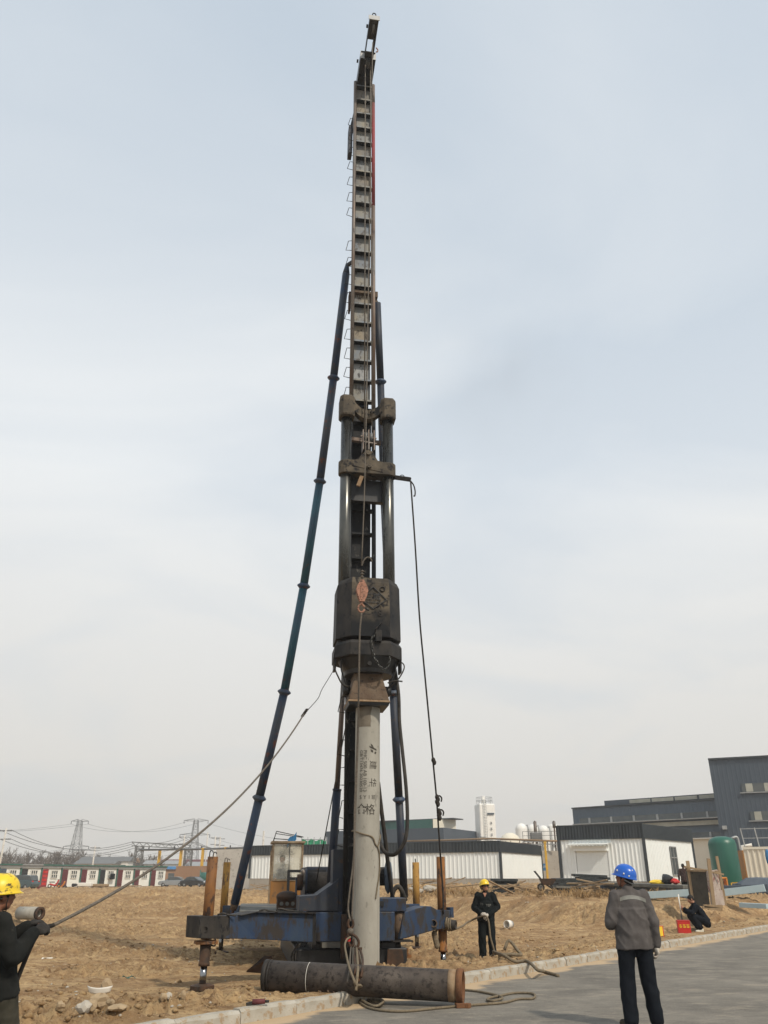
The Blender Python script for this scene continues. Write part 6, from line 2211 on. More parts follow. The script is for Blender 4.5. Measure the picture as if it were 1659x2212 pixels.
# ------------------------------------------------------------------ buildings behind
def corr(a, b, z0, z1, pitch, depth, out):
    """ribbed sheet wall from a to b"""
    a, b, out = vec(a), vec(b), vec(out).normalized()
    L = (b - a).length
    d = (b - a).normalized()
    n = max(2, int(L / pitch))
    pts = []
    for i in range(n):
        x = L * i / n
        w = L / n
        pts += [(x, 0), (x + w * 0.62, 0), (x + w * 0.70, depth), (x + w * 0.92, depth)]
    pts.append((L, 0))
    mb = MB()
    vs = []
    for x, o in pts:
        q = a + d * x + out * o
        vs += [(q.x, q.y, z0), (q.x, q.y, z1)]
    mb.add(vs, [(2 * i, 2 * i + 2, 2 * i + 3, 2 * i + 1) for i in range(len(pts) - 1)], False)
    return mb


def quad_body(pts, z0, z1):
    mb = MB()
    mb.hexa([(p[0], p[1], z0) for p in pts] + [(p[0], p[1], z1) for p in pts])
    return mb


def v2(p):
    return Vector((p[0], p[1], 0))


def shed(name, label, left, corner, back_len, zb, zw, zf, zt, pitch, side=None):
    """white ribbed walls with a dark fascia; left->corner is the front, then the side runs back"""
    L, C = v2(left), v2(corner)
    d = (C - L).normalized()
    nb = Vector((-d.y, d.x, 0))
    if nb.y < 0:
        nb = -nb
    if side is not None:
        nb = Vector((side[0], side[1], 0)).normalized()
    Rr = C + nb * back_len
    B = L + nb * back_len
    t = thing(name, (C.x, C.y, zb), label, 'building')
    ins = 0.08
    core = quad_body([L + nb * ins + d * ins, C + nb * ins - d * ins, Rr - d * ins - nb * ins, B + d * ins - nb * ins], zb, zf).build('core_wall', 'plinth', t)
    quad_body([L, C, Rr, B], zb, zw - 0.02).build('plinth', 'plinth', t)
    corr(L, C, zw, zf, pitch, 0.05, -nb).build('wall_sheet', 'white_panel', t)
    corr(C, Rr, zw, zf, pitch, 0.05, d).build('wall_sheet', 'white_panel', t)
    o = 0.12
    fL, fC, fR = L - nb * o - d * o, C - nb * o + d * o, Rr + d * o
    corr(fL, fC, zf - 0.05, zt, pitch * 0.8, 0.03, -nb).build('fascia', 'fascia', t)
    corr(fC, fR, zf - 0.05, zt, pitch * 0.8, 0.03, d).build('fascia', 'fascia', t)
    quad_body([fL, fC, fR, B - d * o], zf + 0.02, zt - 0.06).build('roof', 'fascia', t)
    for q in (L, C, Rr):
        MB().box((q.x, q.y - 0.02, (zw + zf) / 2), (0.22, 0.22, zf - zw), math.atan2(d.y, d.x)).build('corner_post', 'fascia', t)
    mb = MB().beam(fL + Vector((0, 0, zt + 0.02)), fC + Vector((0, 0, zt + 0.02)), 0.14, 0.06)
    mb.build('coping', 'fascia', t)
    return t, d, nb, L, C, Rr


lt1, d1, n1, L1, C1, R1 = shed('long_shed', 'long low white ribbed shed with dark fascia behind the rig', (-14.6, 95.0), (11.0, 82.0), 13.2, 0.2, 1.62, 3.95, 4.86, 0.42)
lt2, d2, n2, L2, C2, R2 = shed('shutter_shed', 'small white ribbed shed with roller shutter and dark fascia', (14.5, 71.4), (20.5, 68.0), 10.3, 0.5, 1.42, 4.55, 5.58, 0.30, side=(6.6, 7.9))
# roller shutter with hood and canopy
fw = (C2 - L2).length
ang2 = math.atan2(d2.y, d2.x)
r2 = Matrix.Rotation(ang2, 3, 'Z')
def F2(u, o, z):
    q = L2 + d2 * (u * fw) - n2 * o
    return Vector((q.x, q.y, z))
sh_ = MB()
for k in range(26):
    z = 1.45 + k * 0.085
    sh_.box(F2(0.39, 0.07, z + 0.04), (2.55, 0.03 + 0.02 * (k % 2), 0.075), r2)
shutter = sh_.build('roller_shutter', 'white_panel', lt2)
for u in (0.19, 0.59):
    MB().box(F2(u, 0.08, 2.55), (0.12, 0.10, 2.25), r2).build('shutter_guide', 'white_panel', shutter)
MB().box(F2(0.385, 0.20, 3.83), (2.75, 0.36, 0.36), r2).build('shutter_hood', 'white_panel', shutter)
mbc = corr(F2(0.13, 0.10, 0), F2(0.63, 0.10, 0), 0, 1, 0.2, 0.05, (0, -1, 0))
cz = []
for i, v in enumerate(mbc.v):
    top = v[2] > 0.5
    q = vec((v[0], v[1], 0)) - n2 * (0.0 if top else 0.75)
    cz.append((q.x, q.y, (4.20 if top else 4.12) + 0.03 * (i % 4 > 1)))
mbc.v = cz
o = mbc.build('canopy', 'white_panel', lt2)
o.modifiers.new('s', 'SOLIDIFY').thickness = 0.02
MB().box(F2(0.38, 0.82, 4.10), (3.1, 0.04, 0.09), r2).build('canopy_gutter', 'white_panel', lt2)
# side window
dS = (R2 - C2).normalized()
rS = Matrix.Rotation(math.atan2(dS.y, dS.x), 3, 'Z')
sl = (R2 - C2).length
def S2(u, o, z):
    q = C2 + dS * (u * sl) + d2 * o
    return Vector((q.x, q.y, z))
w = MB().box(S2(0.54, 0.06, 2.95), (1.25, 0.05, 2.1), rS).build('window', 'glass_dark', lt2)
for z in (1.88, 4.02, 3.2):
    MB().box(S2(0.54, 0.10, z), (1.35, 0.06, 0.08), rS).build('window_bar', 'galv', w)
for u in (0.48, 0.54, 0.60):
    MB().box(S2(u, 0.10, 2.95), (0.05, 0.06, 2.1), rS).build('window_bar', 'galv', w)
# a window and door panel hint on nothing else: the long shed is blank

# blue warehouse: tall block and low wing
wt_ = thing('blue_warehouse', (41.4, 102, 0.9), 'large blue-grey warehouse with tall block, low wing and strip windows', 'building')
tl, tr_ = Vector((39.2, 100, 0)), Vector((64, 89.0, 0))
td = (tr_ - tl).normalized()
tn = Vector((-td.y, td.x, 0))
quad_body([tl, tr_, tr_ + tn * 30, tl + tn * 30], 0.5, 14.7).build('tall_block', 'ware_blue', wt_)
corr(tl - tn * 0.02, tr_ - tn * 0.02, 0.6, 14.68, 0.5, 0.02, -tn).build('wall_sheet', 'ware_blue', wt_)
MB().beam(tl + Vector((0, 0, 14.72)) - tn * 0.1, tr_ + Vector((0, 0, 14.72)) - tn * 0.1, 0.4, 0.18).build('coping', 'fascia', wt_)
def T(u, o, z):
    q = tl + td * u - tn * o
    return Vector((q.x, q.y, z))
rT = Matrix.Rotation(math.atan2(td.y, td.x), 3, 'Z')
for z, u0 in ((11.3, 3.2), (8.2, 3.6)):
    wv = MB().box(T(u0 + 6, 0.12, z), (12, 0.10, 0.95), rT).build('strip_window', 'glass_dark', wt_)
    MB().box(T(u0 + 6, 0.2, z - 0.55), (12.6, 0.16, 0.10), rT).build('window_sill', 'galv', wv)
    for k in range(4):
        MB().box(T(u0 + 0.8 + 2.0 * k, 0.2, z), (0.75, 0.06, 0.9), rT).build('window_pane', 'trans_panel', wv)
MB().box(T(7.4, 0.2, 10.0), (1.6, 0.1, 1.5), rT).build('wall_panel', 'white', wt_)
wl, wr_ = Vector((26.0, 117, 0)), Vector((41.6, 101.8, 0))
wd = (wr_ - wl).normalized()
wn_ = Vector((-wd.y, wd.x, 0))
quad_body([wl, wr_, wr_ + wn_ * 24, wl + wn_ * 24], 0.5, 10.35).build('low_wing', 'ware_blue2', wt_)
corr(wl - wn_ * 0.02, wr_ - wn_ * 0.02, 7.9, 10.33, 0.5, 0.02, -wn_).build('wall_sheet', 'ware_blue2', wt_)
rW = Matrix.Rotation(math.atan2(wd.y, wd.x), 3, 'Z')
wlen = (wr_ - wl).length
def W(u, o, z):
    q = wl + wd * (u * wlen) - wn_ * o
    return Vector((q.x, q.y, z))
MB().box(W(0.5, 0.0, 10.42), (wlen, 0.5, 0.16), rW).build('coping', 'fascia', wt_)
quad_body([W(0.22, -0.4, 0), W(1.0, -0.4, 0), W(1.0, -6, 0), W(0.22, -6, 0)], 10.3, 11.15).build('roof_monitor', 'ware_blue', wt_)
for k in range(4):
    MB().box(W(0.46 + 0.145 * k, -0.32, 10.82), (2.9, 0.1, 0.42), rW).build('monitor_light', 'trans_panel', wt_)
for z, u0, u1, h in ((8.75, 0.05, 1.0, 0.65), (6.45, 0.5, 1.0, 0.6)):
    wv = MB().box(W((u0 + u1) / 2, 0.1, z), ((u1 - u0) * wlen, 0.12, h), rW).build('strip_window', 'glass_dark', wt_)
    k = u0 + 0.07
    while k < u1:
        MB().box(W(k, 0.2, z), (0.25, 0.1, h), rW).build('window_post', 'galv', wv)
        k += 0.15
MB().box(W(0.52, 0.55, 8.30), (wlen, 0.9, 0.12), rW).build('ledge', 'galv', wt_)
MB().box(W(0.70, 0.3, 7.8), (wlen * 0.5, 0.2, 0.5), rW).build('monitor_light', 'trans_panel', wt_)
quad_body([W(0.45, 0.8, 0), W(1.03, 0.8, 0), W(1.03, 0.0, 0), W(0.45, 0.0, 0)], 0.5, 5.95).build('annex_wall', 'cream', wt_)
MB().box(W(0.74, 0.95, 6.02), (wlen * 0.6, 0.5, 0.14), rW).build('annex_eave', 'white', wt_)
MB().tube([T(2.2, 0.9, 1.6), T(2.2, 0.9, 5.0), T(3.2, 0.9, 5.05)], 0.22, n=12).build('duct', 'white', wt_)
MB().box(T(0.6, 0.4, 8.0) + Vector((0, 0, -1.0)), (0.5, 0.5, 0.4), rT).build('wall_lamp', 'galv', wt_)

# farther shed with skylight
f0, f1, f2 = Vector((-10.2, 150, 0)), Vector((9.6, 138, 0)), Vector((16.2, 150, 0))
fa = thing('distant_shed', f1 + Vector((0, 0, 0.9)), 'distant white and slate shed with green skylight monitor', 'building')
quad_body([f0, f1, f2, Vector((-4, 165, 0))], 0.9, 9.1).build('main_wall', 'ware_blue', fa)
for (a, b) in ((f0, f1), (f1, f2)):
    for u0, u1 in (((0.05, 0.55), (0.62, 0.97)) if a is f0 else ((0.05, 0.85),)):
        p, q = a + (b - a) * u0, a + (b - a) * u1
        nn = Vector(((b - a).y, -(b - a).x, 0)).normalized()
        corr(p + nn * 0.05, q + nn * 0.05, 2.0, 7.0, 0.8, 0.06, nn).build('wall_sheet', 'cream', fa)
quad_body([f0 + Vector((5, 6, 0)), f1 + Vector((-1.5, 5, 0)), f1 + Vector((0, 8, 0)), f0 + Vector((5, 10, 0))], 9.1, 10.7).build('skylight', 'green_trim', fa)
quad_body([f1 + Vector((-1.4, 4.9, 0)), f1 + Vector((2.6, 7, 0)), f1 + Vector((2.2, 10, 0)), f1 + Vector((-1.0, 9, 0))], 9.1, 10.7).build('skylight_end', 'cream', fa)
MB().beam(f0 + Vector((4, 6, 10.8)), f1 + Vector((3, 6, 10.8)), 3.5, 0.15).build('skylight_roof', 'fascia', fa)

# concrete storage block left of the long shed
o = quad_body([P(462, 1900, 104).xy.to_3d(), P(540, 1900, 101).xy.to_3d(), P(540, 1900, 108).xy.to_3d() , P(462, 1900, 110).xy.to_3d()], 0.2, P(500, 1834, 102).z).build('block_wall', 'render_grey')
tag(o, 'plain grey rendered block wall between the long shed and the site cabins', 'wall')
mb = quad_body([P(1160, 1900, 98).xy.to_3d(), P(1215, 1900, 98).xy.to_3d(), P(1215, 1900, 99).xy.to_3d(), P(1160, 1900, 99).xy.to_3d()], 0.4, P(1180, 1838, 98).z)
tag(mb.build('yard_wall', 'plinth'), 'weathered concrete wall showing between the two white sheds', 'wall')
sg_ = P(1172, 1873, 96)
sgt = thing('wall_sign', sg_, 'small blue sign with white text on the wall between the sheds', 'sign')
MB().box(sg_, (0.95, 0.05, 0.72)).build('sign_plate', 'blue_cloth', sgt)
for k in range(3):
    me = text_mesh('P', 0.34) if k == 0 else glyph_mesh(0.24, 60 + k, 0.01)
    for v in me.vertices:
        v.co = sg_ + Vector((v.co.x + 0.28 * (k - 1), -0.035 - v.co.z, v.co.y + 0.06))
    me.materials.clear()
    me.materials.append(M['white'])
    link('lettering', me, sgt)

# silo tower
sc0 = P(1050, 1812, 150)
st = thing('silo_tower', (sc0.x, 150, 1.0), 'tall white boxy silo tower with caged ladder and dark lettering', 'silo')
tw = 2.9
ztop = P(1050, 1737, 150).z
MB().box((sc0.x, 150, (1 + ztop) / 2), (tw, tw, ztop - 1), R(12)).build('shell', 'tank_white', st, bevel=0.25, seg=3)
MB().box((sc0.x, 149.7, 3.9), (tw + 0.35, tw + 0.3, 5.8), R(12)).build('base_housing', 'tank_white', st)
rail = MB()
for k in range(8):
    a = k / 8 * 2 * math.pi
    rail.cyl((sc0.x + 1.4 * math.cos(a), 150 + 1.4 * math.sin(a), ztop), (sc0.x + 1.4 * math.cos(a), 150 + 1.4 * math.sin(a), ztop + 1.1), 0.035, n=5)
for zz in (0.55, 1.1):
    rail.tube([Vector((sc0.x + 1.4 * math.cos(a), 150 + 1.4 * math.sin(a), ztop + zz)) for a in np.linspace(0, 2 * math.pi, 17)], 0.035, n=5, caps=False)
rail.build('top_railing', 'galv', st)
MB().cyl((sc0.x - 0.2, 149.6, ztop), (sc0.x - 0.2, 149.6, ztop + 1.3), 0.38, n=12).build('filter', 'tank_white', st)
lad = MB()
for s in (-0.22, 0.22):
    lad.cyl((sc0.x - 0.15 + s, 148.2, 2), (sc0.x - 0.15 + s, 148.2, ztop + 0.6), 0.04, n=5)
for k in range(26):
    lad.beam((sc0.x - 0.37, 148.2, 2.2 + 0.45 * k), (sc0.x + 0.07, 148.2, 2.2 + 0.45 * k), 0.04, 0.04)
lad.build('ladder', 'galv', st)
MB().tube([(sc0.x - 1.2, 148.3, 3), (sc0.x - 1.2, 148.3, 8.2), (sc0.x + 0.5, 148.3, 8.0), (sc0.x + 0.5, 148.3, 2)], 0.09, n=7).build('feed_pipe', 'galv', st)
MB().box((sc0.x - 0.95, 148.1, 6.9), (0.8, 0.3, 0.65)).build('cooling_fan', 'black_steel', st)
MB().tube([(sc0.x - 1.0, 148.0, 3.2), (sc0.x - 0.9, 148.0, 4.4), (sc0.x - 0.4, 148.0, 4.5)], 0.22, n=9, sm=3).build('blower', 'steel_grey', st)
for k in range(6):
    me = glyph_mesh(0.42, k, 0.02)
    for v in me.vertices:
        v.co = Vector((sc0.x + 0.85 + v.co.x * 0.95, 148.62 + v.co.x * 0.21 - 0.06 - v.co.z, ztop - 3.2 - k * 0.95 + v.co.y))
    me.materials.clear()
    me.materials.append(M['slate'])
    link('lettering', me, st)
MB().box((sc0.x + 0.85, 148.52, ztop - 1.7), (1.3, 0.03, 0.28), R(12)).build('logo', 'slate', st)

# white tanks
for k, (x, y, r, lab) in enumerate(((1125.4, 1778.5, 13.3, 'round-topped white tank with a small port, beside the silo tower'), (1150, 1780.5, 12.0, 'round-topped white tank behind the dark chimney pipe'), (1173.4, 1783, 12.4, 'round-topped white tank between the two chimney pipes'), (1193, 1780.5, 11.8, 'flat-topped white tank partly behind the shutter shed'))):
    D = 126 + k * 3
    top = P(x, y, D)
    rr = r / FPX * (D * cp)
    t = thing('storage_tank', (top.x, D, 1.0), lab, 'tank', 'white storage tanks')
    prof = [(rr, 1.0), (rr, top.z - rr)] + [(rr * math.cos(a), top.z - rr + rr * math.sin(a)) for a in np.linspace(0.1, math.pi / 2, 9)] if k < 3 else [(rr, 1.0), (rr, top.z - 0.35), (rr * 0.9, top.z - 0.1), (0.05, top.z)]
    MB().lathe(prof, (top.x, D, 0), n=28).build('shell', 'tank_white', t)
    MB().cyl((top.x - 0.1, D - rr * 0.95, top.z - 3.1), (top.x - 0.1, D - rr * 1.12, top.z - 3.1), 0.22, n=12).build('manhole', 'galv', t)
    MB().tube([(top.x + rr * 0.9, D - 0.3, 1.5), (top.x + rr * 1.05, D - 0.4, top.z - rr * 0.9), (top.x + rr * 0.6, D - 0.4, top.z - rr * 0.5)], 0.05, n=6, sm=3).build('vent_pipe', 'steel_grey', t)
yd = P(1104, 1808, 120)
o = MB().lathe([(1.5, 1.0), (1.5, yd.z - 0.5), (1.1, yd.z + 0.2), (0.5, yd.z + 0.55), (0.02, yd.z + 0.6)], (yd.x, 121, 0), n=24).build('buff_tank', 'cream')
tag(o, 'squat buff coloured domed tank at the foot of the first white tank', 'tank')
for k, (x, y0, y1) in enumerate(((1158, 1773, 1815), (1199, 1773, 1812))):
    a, b = P(x, y1, 117), P(x - 3, y0, 117)
    ct = thing('chimney_pipe', a, ['thin dark chimney pipe with a wide top before the white tanks', 'thin dark chimney pipe with a bent cap before the flat-topped tank'][k], 'chimney')
    MB().cyl(a - Vector((0, 0, 3)), b, 0.10, n=8).build('stack', 'jack_dark', ct)
    MB().cyl(b - Vector((0, 0, 0.1)), b - Vector((0, 0, 2.2 if k == 0 else 0.9)), 0.22, n=10).build('sleeve', 'rail_rust', ct)
# pipe rack with guard rails in front of the tanks
ra_, rb_ = P(1130, 1818, 112), P(1214, 1817, 110)
rk_ = thing('pipe_rack', (ra_.x, 112, 1), 'grey steel pipe rack with railings running before the white tanks', 'pipe rack')
for dz, w in ((0, 0.3), (-0.35, 0.2)):
    MB().beam(ra_ + Vector((0, 0, dz)), rb_ + Vector((0, 0, dz)), w, 0.12).build('rail_beam', 'galv', rk_)
for k in range(9):
    q = ra_ + (rb_ - ra_) * (k / 8)
    MB().beam(q - Vector((0, 0, 3.5)), q + Vector((0, 0, 0.0)), 0.14, 0.14, up=(0, 1, 0)).build('rack_post', 'steel_grey', rk_)
    if k % 2 == 0:
        MB().beam(q, q + Vector((0, 0, 1.2)), 0.06, 0.06, up=(0, 1, 0)).build('rail_post', 'steel_grey', rk_)
for dz in (0.7, 1.2):
    MB().beam(ra_ + Vector((0, 0.1, dz)), rb_ + Vector((0, 0.1, dz)), 0.05, 0.05).build('hand_rail', 'steel_grey', rk_)
MB().box(P(1158, 1806, 113), (1.5, 0.8, 0.9)).build('pump_box', 'steel_grey', rk_, bevel=0.1)
# overhead gas pipe on yellow posts
gl = [P(300, 1836, 158), P(440, 1834, 150), P(536, 1831, 142)]
gpipe = thing('gas_pipe', (gl[1].x, gl[1].y, 0.6), 'dark overhead pipeline on posts running in from the left', 'pipeline')
MB().tube(gl, 0.16, n=8).build('pipe_run', 'steel_grey', gpipe)
for k in range(4):
    MB().ball(gl[0] + (gl[2] - gl[0]) * (0.1 + 0.25 * k) + Vector((0, 0, 0.25)), (0.12, 0.12, 0.22), n=6, m=4).build('valve', 'black_steel', gpipe)
gr_ = [P(868, 1817, 108), P(960, 1815, 104), P(1060, 1811.5, 100), P(1150, 1815, 98), P(1208, 1817, 97)]
gp2 = thing('gas_pipe', (gr_[1].x, gr_[1].y, 0.8), 'buff overhead pipeline running above the long white shed', 'pipeline')
MB().tube(gr_, 0.10, n=8).build('pipe_run', 'cap_edge', gp2)
gr2 = [p + Vector((0, 0.6, -0.35)) for p in gr_[1:4]]
MB().tube(gr2, 0.07, n=6).build('pipe_run', 'rail_rust', gp2)
for k in range(14):
    q = gr_[1] + (gr_[3] - gr_[1]) * (k / 13)
    MB().beam(q + Vector((0, 0.4, -0.75)), q + Vector((0.25 * (k % 2), 0.4, -0.05)), 0.07, 0.07, up=(0, 1, 0)).build('pipe_bracket', 'rail_rust', gp2)
MB().beam(P(871, 1826, 106), P(871, 1817, 106), 0.3, 0.3, up=(0, 1, 0)).build('pipe_end', 'jack_dark', gp2)
for k, (x, y0, y1, D, lab) in enumerate(((345.7, 1836, 1879, 156, 'yellow pipe post next to the end site cabin'), (392, 1835, 1893, 153, 'yellow pipe post behind the black car'), (439, 1834, 1892, 150, 'yellow twin-legged pipe post between black car and rusty jack'), (489, 1832, 1876, 146, 'yellow pipe post before the grey block wall'), (1177, 1821, 1908, 94, 'yellow pipe post with black base between the white sheds'))):
    a, b = P(x - (3 if k < 4 else -3), y1, D), P(x, y0, D)
    pt = thing('pipe_post', (b.x, b.y, 0.6), lab, 'post', 'yellow pipe posts')
    rr = 0.34 if k < 4 else 0.17
    MB().beam(Vector((b.x, b.y, 1.0)), b, rr * 1.3, rr * 1.3, up=(0, 1, 0)).build('shaft', 'yellow', pt)
    MB().beam(Vector((b.x, b.y, 0.2)), Vector((b.x, b.y, 1.6)), rr * 1.5, rr * 1.5, up=(0, 1, 0)).build('base', 'black_steel', pt)
    MB().box(b + Vector((0, 0, 0.05)), (rr * 1.8, rr * 1.8, 0.2)).build('saddle', 'yellow', pt)

# green pressure tank, container, guard frames on the right
gt0 = P(1578, 1935, 66)
gtop = P(1578, 1807, 66).z
tk = thing('green_tank', (gt0.x, 66, 1.0), 'upright green pressure tank standing before the blue warehouse', 'tank')
grr = 1.02
MB().lathe([(0.1, 1.0), (grr * 0.98, 1.02), (grr, 1.3), (grr, gtop - 0.55), (grr * 0.92, gtop - 0.28), (grr * 0.7, gtop - 0.1), (grr * 0.35, gtop), (0.02, gtop + 0.02)], (gt0.x, 66, 0), n=36).build('shell', 'tank_green', tk)
MB().tube([(gt0.x + 0.7, 65.8, gtop - 0.15), (gt0.x + 1.1, 65.8, gtop - 0.05), (gt0.x + 1.2, 65.8, gtop - 0.3), (gt0.x + 1.2, 65.8, gtop - 1.2)], 0.10, n=8, sm=3).build('outlet_pipe', 'galv', tk)
ic = P(1652, 1930, 58)
ct = thing('white_container', (ic.x + 1.2, 58, 1.0), 'off-white ribbed shipping container at the right behind yellow guard frames', 'container')
a, b = Vector((P(1622, 1900, 58).x, 58.4, 0)), Vector((P(1622, 1900, 58).x + 5.5, 55.5, 0))
zc1 = P(1630, 1832, 58).z
dC = (b - a).normalized()
nC = Vector((-dC.y, dC.x, 0))
quad_body([a + nC * 0.05, b + nC * 0.05, b + nC * 2.4, a + nC * 2.4], 0.9, zc1).build('body', 'cream', ct)
corr(a, b, 1.0, zc1 - 0.1, 0.32, 0.06, -nC).build('side_sheet', 'cream', ct)
MB().beam(a + Vector((0, 0, zc1)), b + Vector((0, 0, zc1)), 0.16, 0.16).build('top_rail', 'cream', ct)
for k in range(4):
    q = a + dC * (0.1 + 0.9 * k) + nC * 0.6
    MB().beam(q + Vector((0, 0, zc1)), q + Vector((-0.12, 0, zc1 + 1.3)), 0.06, 0.06, up=(0, 1, 0)).build('rail_post', 'galv', ct)
for dz in (0.65, 1.25):
    MB().beam(a + nC * 0.6 + Vector((0, 0, zc1 + dz)), b + nC * 0.6 + Vector((0, 0, zc1 + dz)), 0.05, 0.05).build('hand_rail', 'galv', ct)
bl = P(1659, 1852, 56)
tag(MB().ball(bl, (0.16, 0.15, 0.5), n=10, m=7).build('hung_tarp', 'blue_cloth'), 'blue tarp bundle hung on the white container side', 'tarp')
def guard(xa, xb, ya, yb, D, nx, ny, label):
    a, b = P(xa, yb, D), P(xb, yb, D - 0.6)
    h = P(xa, ya, D).z - a.z
    t = thing('guard_frame', a, label, 'guard frame')
    for i in range(nx + 1):
        q = a + (b - a) * (i / nx)
        MB().beam(q, q + Vector((-0.04, 0, h)), 0.07, 0.07, up=(0, 1, 0)).build('upright', 'yellow', t)
    for jx in range(ny + 1):
        z = Vector((0, 0, h * jx / ny))
        MB().beam(a + z, b + z, 0.07, 0.07).build('cross_rail', 'yellow', t)
guard(1586, 1630, 1907, 1937, 53, 4, 2, 'yellow square-mesh guard frame on the ground by the green tank')
oc_ = P(1560, 1934, 52)
ot = thing('orange_crate', oc_, 'orange open crate on the ground between formwork and green tank', 'crate')
for s in (-0.33, 0.33):
    MB().box(oc_ + Vector((s, 0, 0.48)), (0.08, 0.5, 0.96)).build('side', 'orange', ot, bevel=0.02)
for z in (0.06, 0.93):
    MB().box(oc_ + Vector((0, 0, z)), (0.72, 0.5, 0.09)).build('rail', 'orange', ot, bevel=0.02)
for z in (0.3, 0.5, 0.7):
    MB().box(oc_ + Vector((0, 0.2, z)), (0.6, 0.04, 0.09)).build('slat', 'wood', ot)
dg_ = P(1625, 1880, 62)
tag(MB().box(dg_, (1.3, 0.8, 2.6)).build('orange_door', 'cab_orange'), 'tall orange steel door standing beside the green tank', 'cabinet')  # orange door, modelled as a plain box
hp = P(1640, 1928, 50)
tag(rock('slate_heap', Vector((hp.x, 50, hp.z - 0.5)), (1.5, 0.9, 0.75), 'slate', 'dark grey heap under a sheet before the white container', 'heap', 31), 'dark grey heap under a sheet before the white container', 'heap')
bb_ = P(1541, 1930, 51)
tag(MB().cyl(bb_, bb_ + Vector((0, 0, 0.38)), 0.22, n=14).build('blue_bucket', 'blue_cloth', bevel=0.02), 'blue bucket at the foot of the yellow guard frame', 'bucket')

# slab edge and long beams on the bank
sa, sb2 = P(1312, 1909, 46), P(1492, 1916, 42)
sl_ = thing('slab_edge', (sa + sb2) / 2, 'weathered concrete slab edge with dark side along the dirt bank', 'slab')
MB().beam(sa, sb2, 1.2, 0.16).build('slab_top', 'grey_board', sl_, bevel=0.02)
MB().beam(sa + Vector((0, 0.3, -0.45)), sb2 + Vector((0, 0.3, -0.45)), 1.0, 0.72).build('slab_face', 'slate', sl_)
def sbeam(x0, y0, D0, x1, y1, D1, w, h, material, label):
    tag(MB().beam(P(x0, y0, D0), P(x1, y1, D1), w, h).build('steel_beam', material, bevel=0.01), label, 'beam')
sbeam(1395, 1934, 41.5, 1492, 1928, 40.5, 0.25, 0.30, 'pale_blue', 'pale blue steel beam lying on the bank behind the squatting man')
sbeam(1548, 1930, 41, 1652, 1918, 40, 0.28, 0.30, 'pale_blue', 'pale blue steel beam lying on the bank right of the formwork')
sbeam(1540, 1921, 44, 1659, 1917, 43, 0.9, 0.30, 'slate', 'long slate grey girder behind the pale blue beam')
sbeam(1600, 1955, 37, 1659, 1958, 36, 0.25, 0.18, 'pale_blue', 'short pale blue beam half buried in the bank on the right')
# formwork box
fb = G(1530, 1962, 0.70)
fD = 33.0
fm = thing('formwork_box', P(1530, 1960, fD), 'tall plywood formwork box, one dark face and one pale stained face', 'formwork')
p0, p1, p2 = P(1495, 1955, fD), P(1534, 1960, fD - 0.6), P(1563, 1955, fD + 0.3)
t0, t1, t2 = P(1484, 1880, fD), P(1525, 1882, fD - 0.6), P(1549, 1878, fD + 0.3)
bk_ = Vector((0.25, 0.9, 0))
MB().add([p0, p1, t1, t0, p0 + bk_, p1 + bk_, t1 + bk_, t0 + bk_], [(0, 1, 2, 3), (1, 5, 6, 2), (4, 0, 3, 7), (5, 4, 7, 6)]).build('dark_panel', 'ply_dark', fm)
m_a, m_b = p1 + (t1 - p1) * 0.42, p2 + (t2 - p2) * 0.42
off = Vector((0.05, -0.06, 0))
MB().prism([p1 + off, p2 + off, m_b + off, m_a + off], (-0.02, 0.05, 0)).build('pale_panel', 'ply_light', fm)
MB().prism([m_a + off * 0.5, m_b + off * 0.5, t2 + off * 0.5, t1 + off * 0.5], (-0.02, 0.04, 0)).build('pale_panel', 'ply_light', fm)
for a, b, w in ((t0, t1, 0.11), (p0 + off, p0 + (t0 - p0) * 1.28 + off, 0.12), (p1 + off * 2, p1 + (t1 - p1) * 1.36 + off * 2, 0.12), (p2 + off, p2 + (t2 - p2) * 1.38 + off, 0.10), (P(1478, 1872, fD - 0.2), P(1563, 1889, fD - 0.2), 0.08), (P(1480, 1874, fD), P(1555, 1884, fD), 0.09)):
    MB().beam(a, b, w, 0.06, up=(0, 1, 0) if abs((b - a).z) > 1 else (0, 0, 1)).build('batten', 'wood', fm)
for k, (xa, ya, xb, yb) in enumerate(((1518, 1960, 1554, 1964), (1520, 1957, 1560, 1958))):
    MB().beam(P(xa, ya, fD - 1.0), P(xb, yb, fD - 1.0), 0.12, 0.10).build('foot_batten', 'wood', fm)
MB().beam(P(1556, 1956, fD - 0.8), P(1557, 1968, fD - 0.8), 0.1, 0.1, up=(0, 1, 0)).build('foot_post', 'wood', fm)
# things on the slab
for k, (x, y, D, mm, sx, lab) in enumerate(((1425, 1908, 43.5, 'bright_yellow', 0.5, 'flat yellow tool case lying on the slab edge'), (1443, 1905, 43.3, 'hammer_black', 0.32, 'black bundle heaped on the slab edge'), (1458, 1906, 43.0, 'red', 0.22, 'red and white bag on the slab edge'))):
    rock('site_bag', P(x, y, D) - Vector((0, 0, 0.05)), (sx, 0.25, 0.13 if k != 1 else 0.22), mm, lab, 'bag', 50 + k)

